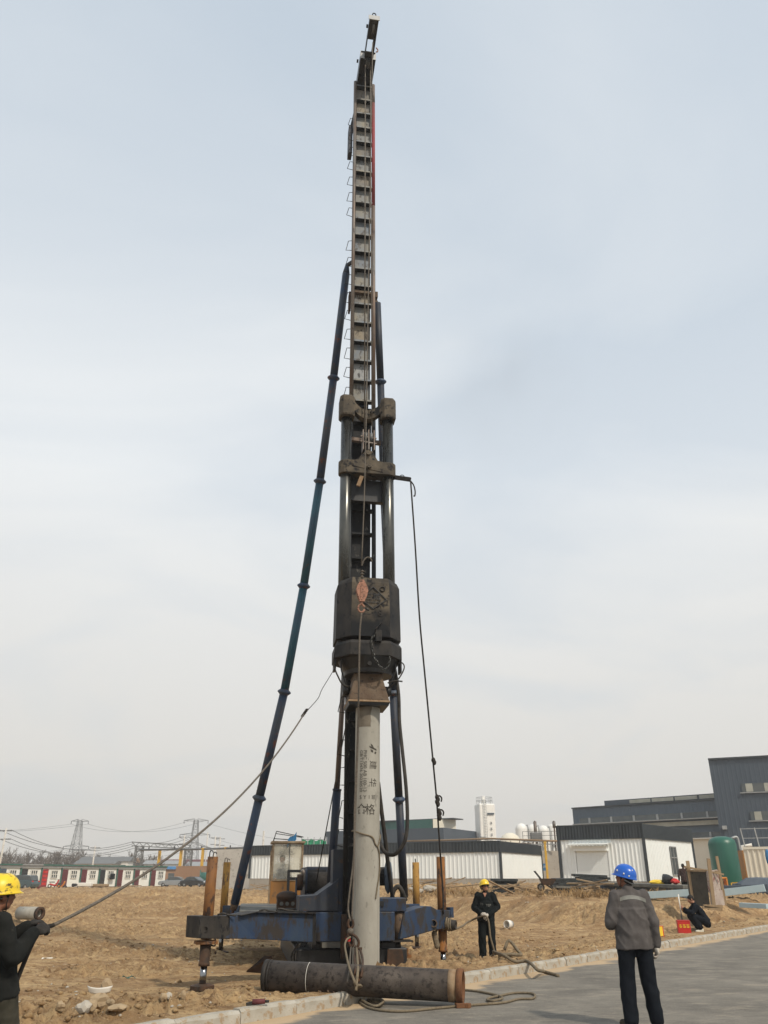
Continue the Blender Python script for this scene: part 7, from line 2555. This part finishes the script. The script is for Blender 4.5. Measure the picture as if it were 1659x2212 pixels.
# stacks of black boards
def boards(x0, x1, y0, y1, D, n, seed, labs):
    rnd = random.Random(seed)
    D = min(D, GT((x0 + x1) / 2, y1).y)
    a, b = P(x0, y1 + 3, D), P(x1, y1 + 3, D)
    h = (P(x0, y0, D).z - a.z) / n
    for k in range(n):
        off = rnd.uniform(-0.12, 0.12)
        q = (a + b) / 2 + Vector((off, rnd.uniform(-0.2, 0.2), h * (k + 0.5)))
        o = MB().box((0, 0, 0), ((b - a).length * rnd.uniform(0.92, 1.12), 1.1, h * 0.94), None).build('board', 'black_board' if k != 2 else 'grey_board', bevel=0.01)
        o.location = q
        o.rotation_euler = (rnd.uniform(-0.03, 0.03), rnd.uniform(-0.05, 0.05), rnd.uniform(-0.2, 0.2))
        tag(o, labs[k], 'board')


ORD = ['bottom', 'second', 'third', 'fourth', 'fifth', 'sixth', 'seventh', 'topmost']
boards(1068, 1114, 1898, 1924, 66, 5, 3, ['dark board, %s of the stack at the corner of the long shed' % q for q in ('bottom', 'second', 'middle', 'fourth', 'topmost')])
boards(1197, 1242, 1897, 1926, 55, 6, 4, ['dark board, %s of the stack by the yellow pipe post' % q for q in ('bottom', 'second', 'third', 'fourth', 'fifth', 'topmost')])
boards(1246, 1314, 1889, 1924, 56, 7, 5, ['dark board, %s of the stack before the roller shutter' % q for q in ('bottom', 'second', 'third', 'fourth', 'fifth', 'sixth', 'topmost')])
# scrap planks
rnd = random.Random(12)
me_pl = [MB().box((0, 0, 0), (L, 0.14, 0.05)).mesh('plank', 'wood') for L in (1.4, 2.0, 2.6)]
def plank_heap(n, x0, x1, y0, y1, label, grp):
    for k in range(n):
        x, y = rnd.uniform(x0, x1), rnd.uniform(y0, y1)
        q = GT(x, y)
        o = share('plank', me_pl[k % 3], None, q + Vector((0, 0, 0.08 + rnd.uniform(0, 0.45))), (rnd.uniform(-0.2, 0.2), rnd.uniform(-0.35, 0.35), rnd.uniform(-0.7, 0.7)))
        tag(o, label, 'plank', grp)
plank_heap(14, 1080, 1150, 1921, 1932, 'loose weathered plank in the scrap heap before the long shed', 'planks in the heap by the long shed')
plank_heap(9, 1275, 1325, 1926, 1938, 'loose weathered plank on the bank behind the man in grey', 'planks on the bank')
plank_heap(8, 890, 1010, 1918, 1932, 'loose weathered plank on the dirt before the long shed plinth', 'planks by the plinth')
plank_heap(6, 548, 580, 1919, 1926, 'plank in the small stack left of the orange cab', 'planks left of the cab')
# white rubble by the plinth
for k in range(7):
    x, y = rnd.uniform(885, 935), rnd.uniform(1920, 1933)
    rock('rubble', GT(x, y), (0.28, 0.22, 0.16), 'pale_rock', 'pale lump of broken concrete before the long shed plinth', 'rubble', 70 + k, 'rubble by the plinth')
# wheelbarrow
wbq = GT(1180, 1930)
wbt = thing('wheelbarrow', wbq, 'old wheelbarrow tipped up on the dirt before the yard wall', 'wheelbarrow')
Wq = lambda x, y, z: wbq + Vector((x, y, z)) * 0.78
MB().lathe([(0.12, -0.05), (0.19, -0.05), (0.21, 0), (0.19, 0.05), (0.12, 0.05)], Wq(-0.35, 0, 0.27), n=20, axis=(0.3, 1, 0)).build('wheel', 'rubber', wbt)
MB().cyl(Wq(-0.37, -0.08, 0.27), Wq(-0.33, 0.08, 0.27), 0.10, n=12).build('hub', 'steel_grey', wbt)
MB().add([Wq(-0.2, -0.3, 0.42), Wq(0.45, -0.3, 0.42), Wq(0.45, 0.3, 0.42), Wq(-0.2, 0.3, 0.42), Wq(-0.4, -0.42, 0.85), Wq(0.75, -0.42, 0.85), Wq(0.75, 0.42, 0.85), Wq(-0.4, 0.42, 0.85)], [(0, 1, 2, 3), (0, 4, 5, 1), (1, 5, 6, 2), (2, 6, 7, 3), (3, 7, 4, 0)]).build('tray', 'jack_dark', wbt)
for s in (-0.22, 0.22):
    MB().tube([Wq(0.6, s, 0.1), Wq(-0.1, s, 0.55), Wq(-0.75, s, 1.35)], 0.03, n=6).build('handle', 'black_steel', wbt)
    MB().tube([Wq(0.35, s, 0.45), Wq(0.6, s, 0.0)], 0.025, n=6).build('leg', 'black_steel', wbt)

# ------------------------------------------------------------------ site cabins, cars, left background
rowA, rowB = Vector((-50.0, 120, 0)), Vector((-35.2, 141, 0))
ndir = (rowB - rowA).normalized()
nout = Vector((ndir.y, -ndir.x, 0))
ra2 = math.atan2(ndir.y, ndir.x)
rC = Matrix.Rotation(ra2, 3, 'Z')
zB = 0.55
SPEC = ['an open dark doorway and blue sheet', 'a bright red panelled door', 'a maroon door behind parked scooters', 'a maroon door beside a white tub', 'an open black doorway with hung clothes', 'a maroon door and barred window', 'a maroon door partly behind the guide rope', 'a maroon door at the row end']
for k in range(-1, 8):
    u = (rowB - rowA).length / 8
    w = u - 0.10
    c = rowA + ndir * (u * (k + 0.5))
    if k == -1:
        lab = 'white site cabin with barred window and ladder at the left end of the row'
    else:
        lab = 'white site cabin with green posts and ' + SPEC[k]
    t = thing('site_cabin', (c.x, c.y, zB), lab, 'cabin', 'row of site cabins')
    def CB(x, o, z):
        q = c + ndir * x + nout * o
        return Vector((q.x, q.y, zB + z))
    H = 2.75
    quad_body([CB(-w / 2, 0, 0), CB(w / 2, 0, 0), CB(w / 2, -5.5, 0), CB(-w / 2, -5.5, 0)], zB, zB + H).build('wall', 'cabin_white', t)
    MB().box(CB(0, -2.7, H + 0.06), (w + 0.08, 6.2, 0.14), rC).build('roof', 'green_trim' if k != 0 else 'galv', t)
    MB().box(CB(0, 0.18, H - 0.16), (w + 0.06, 0.10, 0.30), rC).build('eave_board', 'galv', t)
    MB().box(CB(-w / 2 + 0.07, 0.06, H / 2), (0.16, 0.12, H), rC).build('corner_post', 'green_trim', t)
    dm = {-1: 'slate', 0: 'black_steel', 1: 'red_door', 4: 'black_steel'}.get(k, 'maroon')  # open doorways: their inner shade is painted on a black door slab
    dr = MB().box(CB(-w / 2 + 0.62, 0.05, 1.15), (0.95, 0.08, 2.25), rC).build('door', dm, t)
    if k == 1:
        for z in (0.4, 0.9, 1.4, 1.9):
            MB().box(CB(-w / 2 + 0.62, 0.11, z), (0.7, 0.03, 0.32), rC).build('door_panel', 'red', dr)
    wn2 = MB().box(CB(0.55, 0.04, 1.62), (0.95, 0.07, 0.95), rC).build('window', 'glass_dark', t)
    for q in (-0.48, -0.16, 0.16, 0.48):
        MB().box(CB(0.55 + q, 0.10, 1.62), (0.08, 0.05, 1.0), rC).build('window_bar', 'white', wn2)
    for q in (-0.5, 0.0, 0.5):
        MB().box(CB(0.55, 0.11, 1.62 + q), (1.05, 0.05, 0.07), rC).build('window_bar', 'white', wn2)
    if k == 4:
        tag(MB().box(CB(0.5, 0.6, 1.35), (0.9, 0.15, 0.8), rC).build('laundry', 'cloth_black', bevel=0.1), 'dark clothes hung out before the open cabin doorway', 'clothes')


def sedan(loc, rotz, paint, label, suv=False):
    """body from lofted side profile; wheels, glass, lamps as parts"""
    t = thing('parked_car', loc, label, 'car', 'cars parked by the cabins')
    m = Matrix.Translation(vec(loc)) @ Matrix.Rotation(rotz, 4, 'Z')
    k = 1.18 if suv else 1.0
    low = [(-2.2, 0.35), (-2.27, 0.62), (-2.2, 0.88), (-1.9, 0.95), (-0.95, 1.0), (0.0, 0.98), (1.2, 0.95), (2.0, 0.88), (2.22, 0.72), (2.25, 0.45), (2.1, 0.28), (-2.0, 0.25)]
    top = [(-1.75 if not suv else -2.1, 0.94), (-1.15 if not suv else -1.9, 1.38), (-0.5, 1.47), (0.35, 1.45), (1.25, 0.96)]
    def ring(poly, ys):
        out = []
        for y, sc in ys:
            out.append([m @ Vector((x * sc, y, (z - 0.25) * (0.9 + 0.1 * sc) * k + 0.25)) for x, z in poly])
        return out
    loft_rings(ring(low, ((-0.86, 0.93), (-0.80, 1.0), (0.80, 1.0), (0.86, 0.93)))).build('body', paint, t, bevel=0.05)
    loft_rings(ring(top, ((-0.74, 0.95), (-0.60, 0.99), (0.60, 0.99), (0.74, 0.95)))).build('cabin_glass', 'glass_dark', t, bevel=0.03)
    rf = [(x * 0.97, z + 0.012) for x, z in ((-1.15 if not suv else -1.9, 1.385), (-0.5, 1.475), (0.35, 1.455), (0.30, 1.40), (-0.5, 1.42), (-1.1 if not suv else -1.85, 1.33))]
    loft_rings(ring(rf, ((-0.66, 1.0), (0.66, 1.0)))).build('roof', paint, t)
    for x in (-1.35, 1.38):
        for s in (-1, 1):
            c = m @ Vector((x, 0.78 * s, 0.32))
            ax = m.to_3x3() @ Vector((0, s, 0))
            wq = MB().lathe([(0.18, -0.10), (0.30, -0.10), (0.32, 0.0), (0.30, 0.11), (0.18, 0.11)], c, n=22, axis=ax).build('wheel', 'rubber', t)
            MB().lathe([(0.02, 0.09), (0.18, 0.10), (0.19, 0.05)], c, n=16, axis=ax).build('rim', 'galv', wq)
    for s in (-1, 1):
        MB().ball(m @ Vector((2.12, 0.62 * s, 0.72 * k)), (0.14, 0.2, 0.09), n=8, m=6, rot=m.to_3x3()).build('headlight', 'lamp', t)
        MB().ball(m @ Vector((-2.18, 0.62 * s, 0.80 * k)), (0.10, 0.2, 0.10), n=8, m=6, rot=m.to_3x3()).build('tail_light', 'red', t)
        MB().ball(m @ Vector((0.75, 0.95 * s, 1.02 * k)), (0.06, 0.12, 0.08), n=8, m=6, rot=m.to_3x3()).build('mirror', paint, t)
    return t


q = P(374, 1917, 138)
sedan((q.x, 138, gz(q.x, 138)), R(172), 'car_silver', 'silver saloon car parked beside the end site cabin')
q = P(420, 1918, 134)
sedan((q.x, 134, gz(q.x, 134)), R(-24), 'car_black', 'black saloon car parked next to the silver one')
q = P(43, 1919, 112)
sedan((q.x, 112, gz(q.x, 112)), R(165), 'car_teal', 'dark teal off-road car parked before the first cabins', suv=True)

# clutter by the cabins
def scooter(x, y, D, label, mm):
    g = P(x, y, D)
    g.z = gz(g.x, D)
    t = thing('motor_scooter', g, label, 'scooter', 'scooters by the cabins')
    for s in (-0.62, 0.62):
        MB().lathe([(0.14, -0.05), (0.24, -0.05), (0.27, 0), (0.24, 0.05), (0.14, 0.05)], g + Vector((s, 0, 0.27)), n=16, axis=(0, 1, 0)).build('wheel', 'rubber', t)
    MB().tube([g + Vector((-0.62, 0, 0.5)), g + Vector((-0.3, 0, 0.42)), g + Vector((0.1, 0, 0.35)), g + Vector((0.35, 0, 0.6)), g + Vector((0.5, 0, 1.0))], 0.11, n=8, sm=4).build('body', mm, t)
    MB().box(g + Vector((-0.35, 0, 0.74)), (0.7, 0.26, 0.12)).build('seat', 'rubber', t, bevel=0.03)
    MB().tube([g + Vector((0.62, 0, 0.3)), g + Vector((0.48, 0, 1.0)), g + Vector((0.40, 0.3, 1.05))], 0.03, n=6).build('fork', 'steel_grey', t)
    MB().tube([g + Vector((0.46, -0.32, 1.05)), g + Vector((0.46, 0.32, 1.05))], 0.03, n=6).build('handlebar', 'black_steel', t)


scooter(116, 1919, 118, 'dark motor scooter with red fairing before the second cabin', 'red')
scooter(130, 1919, 119, 'orange motor scooter beside the red one', 'orange')
for k, (x, y, D, sx, sz, mm, lab) in enumerate(((182, 1916, 119, 2.0, 0.9, 'white', 'white plastic water tub before the cabins'), (163, 1917, 119, 0.9, 0.7, 'black_steel', 'dark low trolley before the cabins'), (216, 1917, 121, 2.2, 0.7, 'wood', 'low wooden workbench before the open cabin doorway'), (72, 1917, 114, 1.6, 0.6, 'red_door', 'red covered heap beside the teal car'), (292, 1905, 124, 1.8, 0.5, 'wood', 'pale timber stack before the far cabins'))):
    q = P(x, y, D)
    q.z = gz(q.x, D)
    t = thing('yard_item', q, lab, 'yard item')
    MB().box(q + Vector((0, 0, sz * 0.55)), (sx, 0.8, sz * 0.5)).build('top', mm, t, bevel=0.08)
    for s in (-0.4, 0.4):
        MB().box(q + Vector((sx * s, 0, sz * 0.15)), (0.12, 0.6, sz * 0.32)).build('leg', mm, t)
# utility poles, pylons, gantry
def lattice(base, w0, w1, h, rb, nseg, mb=None):
    mb = mb or MB()
    pts = lambda t: [base + Vector((sx * (w0 + (w1 - w0) * t) / 2, sy * (w0 + (w1 - w0) * t) / 2, h * t)) for sx, sy in ((-1, -1), (1, -1), (1, 1), (-1, 1))]
    ts_ = [1 - (1 - i / nseg) ** 1.25 for i in range(nseg + 1)]
    for i in range(nseg):
        a, b = pts(ts_[i]), pts(ts_[i + 1])
        for k in range(4):
            mb.beam(a[k], b[k], rb * 1.5, rb * 1.5)
            mb.beam(a[k], b[(k + 1) % 4], rb, rb)
            mb.beam(a[(k + 1) % 4], b[k], rb, rb)
            mb.beam(b[k], b[(k + 1) % 4], rb, rb)
    return mb


def pylon(x, ytop, D, label, arms, w0):
    tp = P(x, ytop, D)
    base = Vector((tp.x, D, 0.0))
    t = thing('power_pylon', base, label, 'pylon', 'power pylons')
    o = lattice(base, w0, 1.3, tp.z, 0.075, 9).build('lattice_body', 'steel_grey', t)
    for z, L in arms:
        mb = MB()
        for s in (-1, 1):
            tip = base + Vector((s * L, 0, z))
            for sy in (-0.5, 0.5):
                mb.beam(base + Vector((s * 0.6, sy, z + 0.55)), tip, 0.13, 0.13)
                mb.beam(base + Vector((s * 0.6, sy, z - 0.25)), tip, 0.13, 0.13)
        ar = mb.build('cross_arm', 'steel_grey', t)
        for s in (-1, 1):
            MB().cyl(base + Vector((s * L, 0, z)), base + Vector((s * L, 0, z - 1.0)), 0.10, n=6).build('insulator', 'black_steel', ar)
    return base, tp


b1, tp1 = pylon(173, 1772.5, 300, 'grey lattice power pylon rising behind the site cabins', ((20.0, 3.0), (11.8, 4.4)), 5.2)
b2, tp2 = pylon(424, 1771, 300, 'grey lattice power pylon rising behind the gantry', ((20.2, 4.2), (15.6, 5.2), (11.0, 6.0)), 4.4)


def upole(x, y0, D, label, arms=1):
    tp = P(x, y0, D)
    t = thing('utility_pole', (tp.x, D, 0), label, 'pole', 'utility poles')
    MB().cyl((tp.x, D, 0), tp, 0.22, 0.14, n=8).build('pole', 'render_grey', t)
    for k in range(arms):
        MB().box(tp - Vector((0, 0, 0.4 + 1.4 * k)), (2.2, 0.14, 0.14)).build('cross_arm', 'steel_grey', t)
    return tp


u1 = upole(14, 1789, 150, 'leaning concrete utility pole near the first cabin', 2)
u2 = upole(206, 1827, 190, 'short utility pole behind the third cabin')
u3 = upole(399, 1804, 190, 'utility pole just beyond the gantry beam', 2)
u4 = upole(466, 1806, 200, 'utility pole left of the grey block wall top', 2)
u5 = upole(476, 1808, 200, 'utility pole with transformer above the grey block wall', 2)
u6 = upole(449, 1798, 230, 'thin tall mast pole behind the gas pipeline', 0)
u7 = upole(570, 1795, 150, 'thin whip mast beyond the long shed roof', 0)
# gantry
gD = 172
ga, gb = P(302, 1828, gD), P(408, 1834, gD)
gn = thing('truss_gantry', (ga.x, gD, 0), 'grey lattice truss gantry on two legs behind the cabins', 'gantry')
for q, nm in ((ga, 0), (gb, 1)):
    lattice(Vector((q.x, gD, 0)), 1.35, 1.35, q.z, 0.085, 5).build('lattice_leg', 'steel_grey', gn)
tb = MB()
A0, B0 = P(285, 1819, gD), P(413, 1826, gD)
A1, B1 = P(285, 1827, gD), P(413, 1834, gD)
tb.beam(A0, B0, 0.16, 0.16)
tb.beam(A1, B1, 0.16, 0.16)
for k in range(16):
    t0_, t1_ = k / 16, (k + 1) / 16
    p, q = (A0, A1) if k % 2 == 0 else (A1, A0)
    p2_, q2_ = (B0, B1) if k % 2 == 0 else (B1, B0)
    tb.beam(p + (p2_ - p) * t0_, q + (q2_ - q) * t1_, 0.10, 0.10)
tb.build('truss_beam', 'steel_grey', gn)
# wires
def wire(a, b, sag, label, r=0.03):
    a, b = vec(a), vec(b)
    pts = [a + (b - a) * t - Vector((0, 0, sag * 4 * t * (1 - t))) for t in np.linspace(0, 1, 15)]
    tag(MB().tube(pts, r, n=4).build('power_line', 'steel_grey'), label, 'wire', 'overhead wires')


wz = [(u1 + Vector((s, 0, -0.3 - dz))) for dz, s in ((0, -1), (0, 1), (1.4, -1), (1.4, 1))]
for k, q in enumerate(wz):
    wire(q, P(287 + 3 * k, 1818 + 4 * k, gD), 2.2, 'overhead wire sagging from the leaning pole to the gantry', 0.045)
    wire(q, q + Vector((-30, 4, 2)), 0.8, 'overhead wire running left from the leaning pole', 0.045)
for k in range(3):
    wire(P(300 + 20 * k, 1819 + k, gD), u3 + Vector((k - 1, 0, -0.5 - 0.4 * k)), 0.6, 'overhead wire from the gantry to the pole beyond it', 0.045)
    wire(u3 + Vector((k - 1, 0, -0.5)), P(560, 1830 + 3 * k, 190), 1.5, 'overhead wire running right from the pole beyond the gantry', 0.045)
for s, z in ((-3.0, 19.0), (3.0, 19.0), (-4.4, 10.8), (4.4, 10.8)):
    wire(b1 + Vector((s, 0, z)), b2 + Vector((s * 0.9, 0, z + 1)), 3.0, 'high wire strung between the two pylons', 0.04)
    wire(b1 + Vector((s, 0, z)), b1 + Vector((s - 90, 10, z + 1)), 3.0, 'high wire running left from the first pylon', 0.04)
for s, z in ((4.2, 19.2), (5.2, 14.6), (6.0, 10.0)):
    wire(b2 + Vector((s, 0, z)), b2 + Vector((s + 70, 30, z - 3)), 4.0, 'high wire running right from the second pylon', 0.04)

# village beyond
def house(x, y, D, w, h, wallm, roofm, label, seed):
    g = P(x, y, D)
    b0 = Vector((g.x, D, 0.2))
    top = g.z
    t = thing('distant_house', b0, label, 'house', 'distant village houses')
    MB().box((g.x, D + 3, (top - h / 3 + 0.2) / 2), (w, 6, top - h / 3 - 0.2)).build('wall', wallm, t)
    z = top - h / 3
    MB().prism([(g.x - w / 2 - 0.4, D - 0.4, z), (g.x - w / 2 - 0.4, D + 6.4, z), (g.x - w / 2 - 0.4, D + 3, top)], (w + 0.8, 0, 0)).build('roof', roofm, t)
    n = max(2, int(w / 2.4))
    for k in range(n):
        MB().box((g.x - w / 2 + w * (k + 0.5) / n, D - 0.04, z - 1.5), (w / n * 0.5, 0.06, 1.3)).build('window', 'glass_dark', t)


house(412 / 1.0 * 0.0 + 206 + 20, 1850, 230, 13, 3.6, 'white', 'steel_grey', 'white distant house with dark windows and grey roof', 1)
house(262, 1853, 236, 7, 3.6, 'brick_far', 'brick_far', 'peach coloured distant house beside the white one', 2)
house(347, 1858, 240, 9, 3.0, 'white', 'galv', 'small white distant house behind the gantry leg', 3)
house(400, 1856, 250, 16, 3.0, 'brick_far', 'maroon', 'long brick distant house with red roof behind the gantry', 4)
house(205, 1858, 225, 10, 2.6, 'render_grey', 'steel_grey', 'low grey distant house behind the middle cabins', 5)
house(372, 1871, 205, 14, 2.0, 'brick_far', 'blue_cloth', 'low distant house with bright blue sheet roof', 6)
house(430, 1861, 215, 6, 3.0, 'white', 'galv', 'white distant house behind the yellow posts', 7)
# brick store and cable drum by the block wall
bq = P(437, 1871, 150)
tag(quad_body([Vector((bq.x - 4.5, 150, 0)), Vector((bq.x + 6, 148, 0)), Vector((bq.x + 6, 154, 0)), Vector((bq.x - 4.5, 155, 0))], 0.3, bq.z).build('brick_store', 'brick_far'), 'low brown brick store behind the black car', 'building')
cdq = P(452, 1912, 142)
cdt = thing('cable_drum', cdq, 'large green cable drum lying behind the black car', 'cable drum')
for s in (-1.6, 1.6):
    MB().lathe([(0.05, -0.06), (1.15, -0.06), (1.15, 0.06), (0.05, 0.06)], Vector((cdq.x + s, 142, 1.75)), n=24, axis=(1, 0.25, 0), smooth=False).build('drum_flange', 'green_trim', cdt)
MB().cyl((cdq.x - 1.6, 141.6, 1.75), (cdq.x + 1.6, 142.4, 1.75), 0.8, n=20).build('drum_core', 'green_trim', cdt)
# scrub bank behind the cars (dry growth)
# green safety netting on frame
na, nbq = P(652, 1812, 112), P(706, 1812, 110)
nt_ = thing('green_netting', na, 'bright green safety netting on poles above the long shed behind the cab', 'netting')
vs, fs = [], []
for i in range(15):
    for jx in range(5):
        u, v = i / 14, jx / 4
        q = na + (nbq - na) * u
        vs.append(Vector((q.x, q.y + 0.12 * math.sin(i * 2.1 + jx), q.z - 2.4 * v + 0.12 * math.sin(i * 1.3) * (v < 0.1) - 0.2 * abs(math.sin(u * 9)) * (v < 0.1))))
        if i < 14 and jx < 4:
            k = i * 5 + jx
            fs.append((k, k + 1, k + 6, k + 5))
MB().add(vs, fs, True).build('net', 'green_net', nt_)
for i in range(5):
    q = na + (nbq - na) * (i / 4)
    MB().cyl((q.x, q.y - 0.15, q.z - 3.5), (q.x, q.y - 0.15, q.z + 0.2), 0.05, n=6).build('net_pole', 'galv', nt_)
for dz in (-0.1, -1.0):
    MB().tube([na + Vector((0, -0.18, dz)), nbq + Vector((0, -0.18, dz))], 0.045, n=6).build('net_rail', 'galv', nt_)

# far bare wood: many thin upright twig fans reading as one mass
rs = np.random.RandomState(8)
mbt = MB()
def bare_tree(mb, base, h, rnd):
    def grow(p, d, L, r, lv):
        q = p + d * L
        u, w_ = frame(d)
        vs = []
        for pt, rr in ((p, r), (q, r * 0.65)):
            for k in range(3):
                a = 2 * math.pi * k / 3
                vs.append(pt + (u * math.cos(a) + w_ * math.sin(a)) * rr)
        mb.add(vs, [(0, 1, 4, 3), (1, 2, 5, 4), (2, 0, 3, 5)], False)
        if lv == 0:
            return
        for _ in range(3 if lv > 1 else 4):
            nd = (d + Vector((rnd.uniform(-.75, .75), rnd.uniform(-.75, .75), rnd.uniform(-.1, .45)))).normalized()
            grow(p + (q - p) * rnd.uniform(0.55, 1.0), nd, L * rnd.uniform(0.55, 0.8), max(r * 0.55, 0.05), lv - 1)
    grow(base, Vector((rnd.uniform(-.1, .1), rnd.uniform(-.1, .1), 1)), h * 0.36, 0.16, 4)
rnd = random.Random(77)
for k in range(150):
    x = rnd.uniform(-20, 345)
    D = rnd.uniform(235, 300)
    g = P(x, 1885, D)
    bare_tree(mbt, Vector((g.x, D, 0)), rnd.uniform(6.5, 11.5) * (1.0 if x < 190 else 0.85), rnd)
for k in range(18):
    x = rnd.uniform(345, 470)
    D = rnd.uniform(255, 300)
    g = P(x, 1885, D)
    bare_tree(mbt, Vector((g.x, D, 0)), rnd.uniform(5, 8), rnd)
tag(mbt.build('far_woodland', 'twig'), 'grey-brown band of bare winter trees behind the site cabins', 'woodland', kind='stuff')
# scrub slope behind the cabins and cars
hx = np.linspace(-150, -28, 60)
hy = np.linspace(196, 330, 16)
Xh, Yh = np.meshgrid(hx, hy)
Zh = 4.5 * sstep(196, 300, Yh) * (0.6 + 0.7 * fbm(Xh * 0.06, Yh * 0.06, 3, 3)) - 0.4
sl2 = structure(link('far_slope', grid_mesh('far_slope', Xh, Yh, Zh, mat('scrub', (0.145, 0.115, 0.085), (0.19, 0.15, 0.105), scale=0.6, rough=0.95, bump=0.2, bscale=2))))

# dry grass tufts on the bank
def straw(n, boxes, seed, hmin, hmax):
    rnd = random.Random(seed)
    mb = MB()
    for (x0, x1, y0, y1, D0, D1, m) in boxes:
        for _ in range(m):
            p = GT(rnd.uniform(x0, x1), rnd.uniform(y0, y1))
            for _ in range(9):
                a = rnd.uniform(0, 6.28)
                h = rnd.uniform(hmin, hmax)
                l = Vector((math.cos(a), math.sin(a), 0)) * rnd.uniform(0.05, 0.3)
                b = p + Vector((rnd.uniform(-.12, .12), rnd.uniform(-.12, .12), -0.02))
                s = Vector((-math.sin(a), math.cos(a), 0)) * 0.012
                mb.add([b - s, b + s, b + l * 0.5 + Vector((0, 0, h * 0.7)) + s * 0.6, b + l + Vector((0, 0, h))], [(0, 1, 2), (0, 2, 3)], False)
    return mb


tag(straw(0, [(1240, 1345, 1928, 1940, 0, 0, 90), (1395, 1450, 1926, 1942, 0, 0, 55), (1120, 1240, 1930, 1938, 0, 0, 30), (880, 1060, 1926, 1938, 0, 0, 40)], 6, 0.10, 0.38).build('dry_grass', 'straw'), 'tufts of dry straw coloured grass on the dirt bank', 'dry grass', kind='stuff')

# ------------------------------------------------------------------ dusty air
hz = MB()
hz.hexa([(-500, -60, -6), (500, -60, -6), (500, 480, -6), (-500, 480, -6), (-500, -60, 31), (500, -60, 31), (500, 480, 31), (-500, 480, 31)])
hm_mat = bpy.data.materials.new('dusty_air')
hm_mat.use_nodes = True
hn = hm_mat.node_tree
hn.nodes.remove(hn.nodes['Principled BSDF'])
pv_ = hn.nodes.new('ShaderNodeVolumePrincipled')
pv_.inputs['Color'].default_value = (0.93, 0.92, 0.90, 1)
pv_.inputs['Density'].default_value = 0.0008
pv_.inputs['Anisotropy'].default_value = 0.2
hn.links.new(pv_.outputs[0], hn.nodes['Material Output'].inputs['Volume'])
hob = hz.build('haze', hm_mat)
hob['kind'] = 'stuff'
hob['label'] = 'thin pale dust haze hanging over the whole site'
hob['category'] = 'haze'

# thin exhaust smoke drifting off the hammer to the right
smc = P(1085, 830, 19.0)
smo = MB().ball((0, 0, 0), (1.0, 1.0, 1.0), n=24, m=14)
sm_mat = bpy.data.materials.new('smoke_wisp')
sm_mat.use_nodes = True
sn = sm_mat.node_tree
sn.nodes.remove(sn.nodes['Principled BSDF'])
svol = sn.nodes.new('ShaderNodeVolumePrincipled')
svol.inputs['Color'].default_value = (0.25, 0.26, 0.28, 1)
stc = sn.nodes.new('ShaderNodeTexCoord')
sln = sn.nodes.new('ShaderNodeVectorMath')
sln.operation = 'LENGTH'
sn.links.new(stc.outputs['Object'], sln.inputs[0])
smr = sn.nodes.new('ShaderNodeMapRange')
smr.inputs['From Min'].default_value = 0.15
smr.inputs['From Max'].default_value = 1.0
smr.inputs['To Min'].default_value = 1.0
smr.inputs['To Max'].default_value = 0.0
sn.links.new(sln.outputs['Value'], smr.inputs['Value'])
snz = sn.nodes.new('ShaderNodeTexNoise')
snz.inputs['Scale'].default_value = 1.6
snz.inputs['Detail'].default_value = 3
sn.links.new(stc.outputs['Object'], snz.inputs['Vector'])
sm2 = sn.nodes.new('ShaderNodeMapRange')
sm2.inputs['From Min'].default_value = 0.40
sm2.inputs['From Max'].default_value = 0.68
sm2.inputs['To Max'].default_value = 0.085
sn.links.new(snz.outputs['Fac'], sm2.inputs['Value'])
smu = sn.nodes.new('ShaderNodeMath')
smu.operation = 'MULTIPLY'
sn.links.new(smr.outputs[0], smu.inputs[0])
sn.links.new(sm2.outputs[0], smu.inputs[1])
sn.links.new(smu.outputs[0], svol.inputs['Density'])
sn.links.new(svol.outputs[0], sn.nodes['Material Output'].inputs['Volume'])
smk = smo.build('exhaust_smoke', sm_mat)
smk.location = smc
smk.scale = (2.6, 1.5, 2.6)
tag(smk, 'faint dark wisp of exhaust smoke drifting right of the hammer columns', 'smoke', kind='stuff')
SC.cycles.volume_step_rate = 2.0

# ------------------------------------------------------------------ tidy up
bpy.data.scenes.remove(TMP)
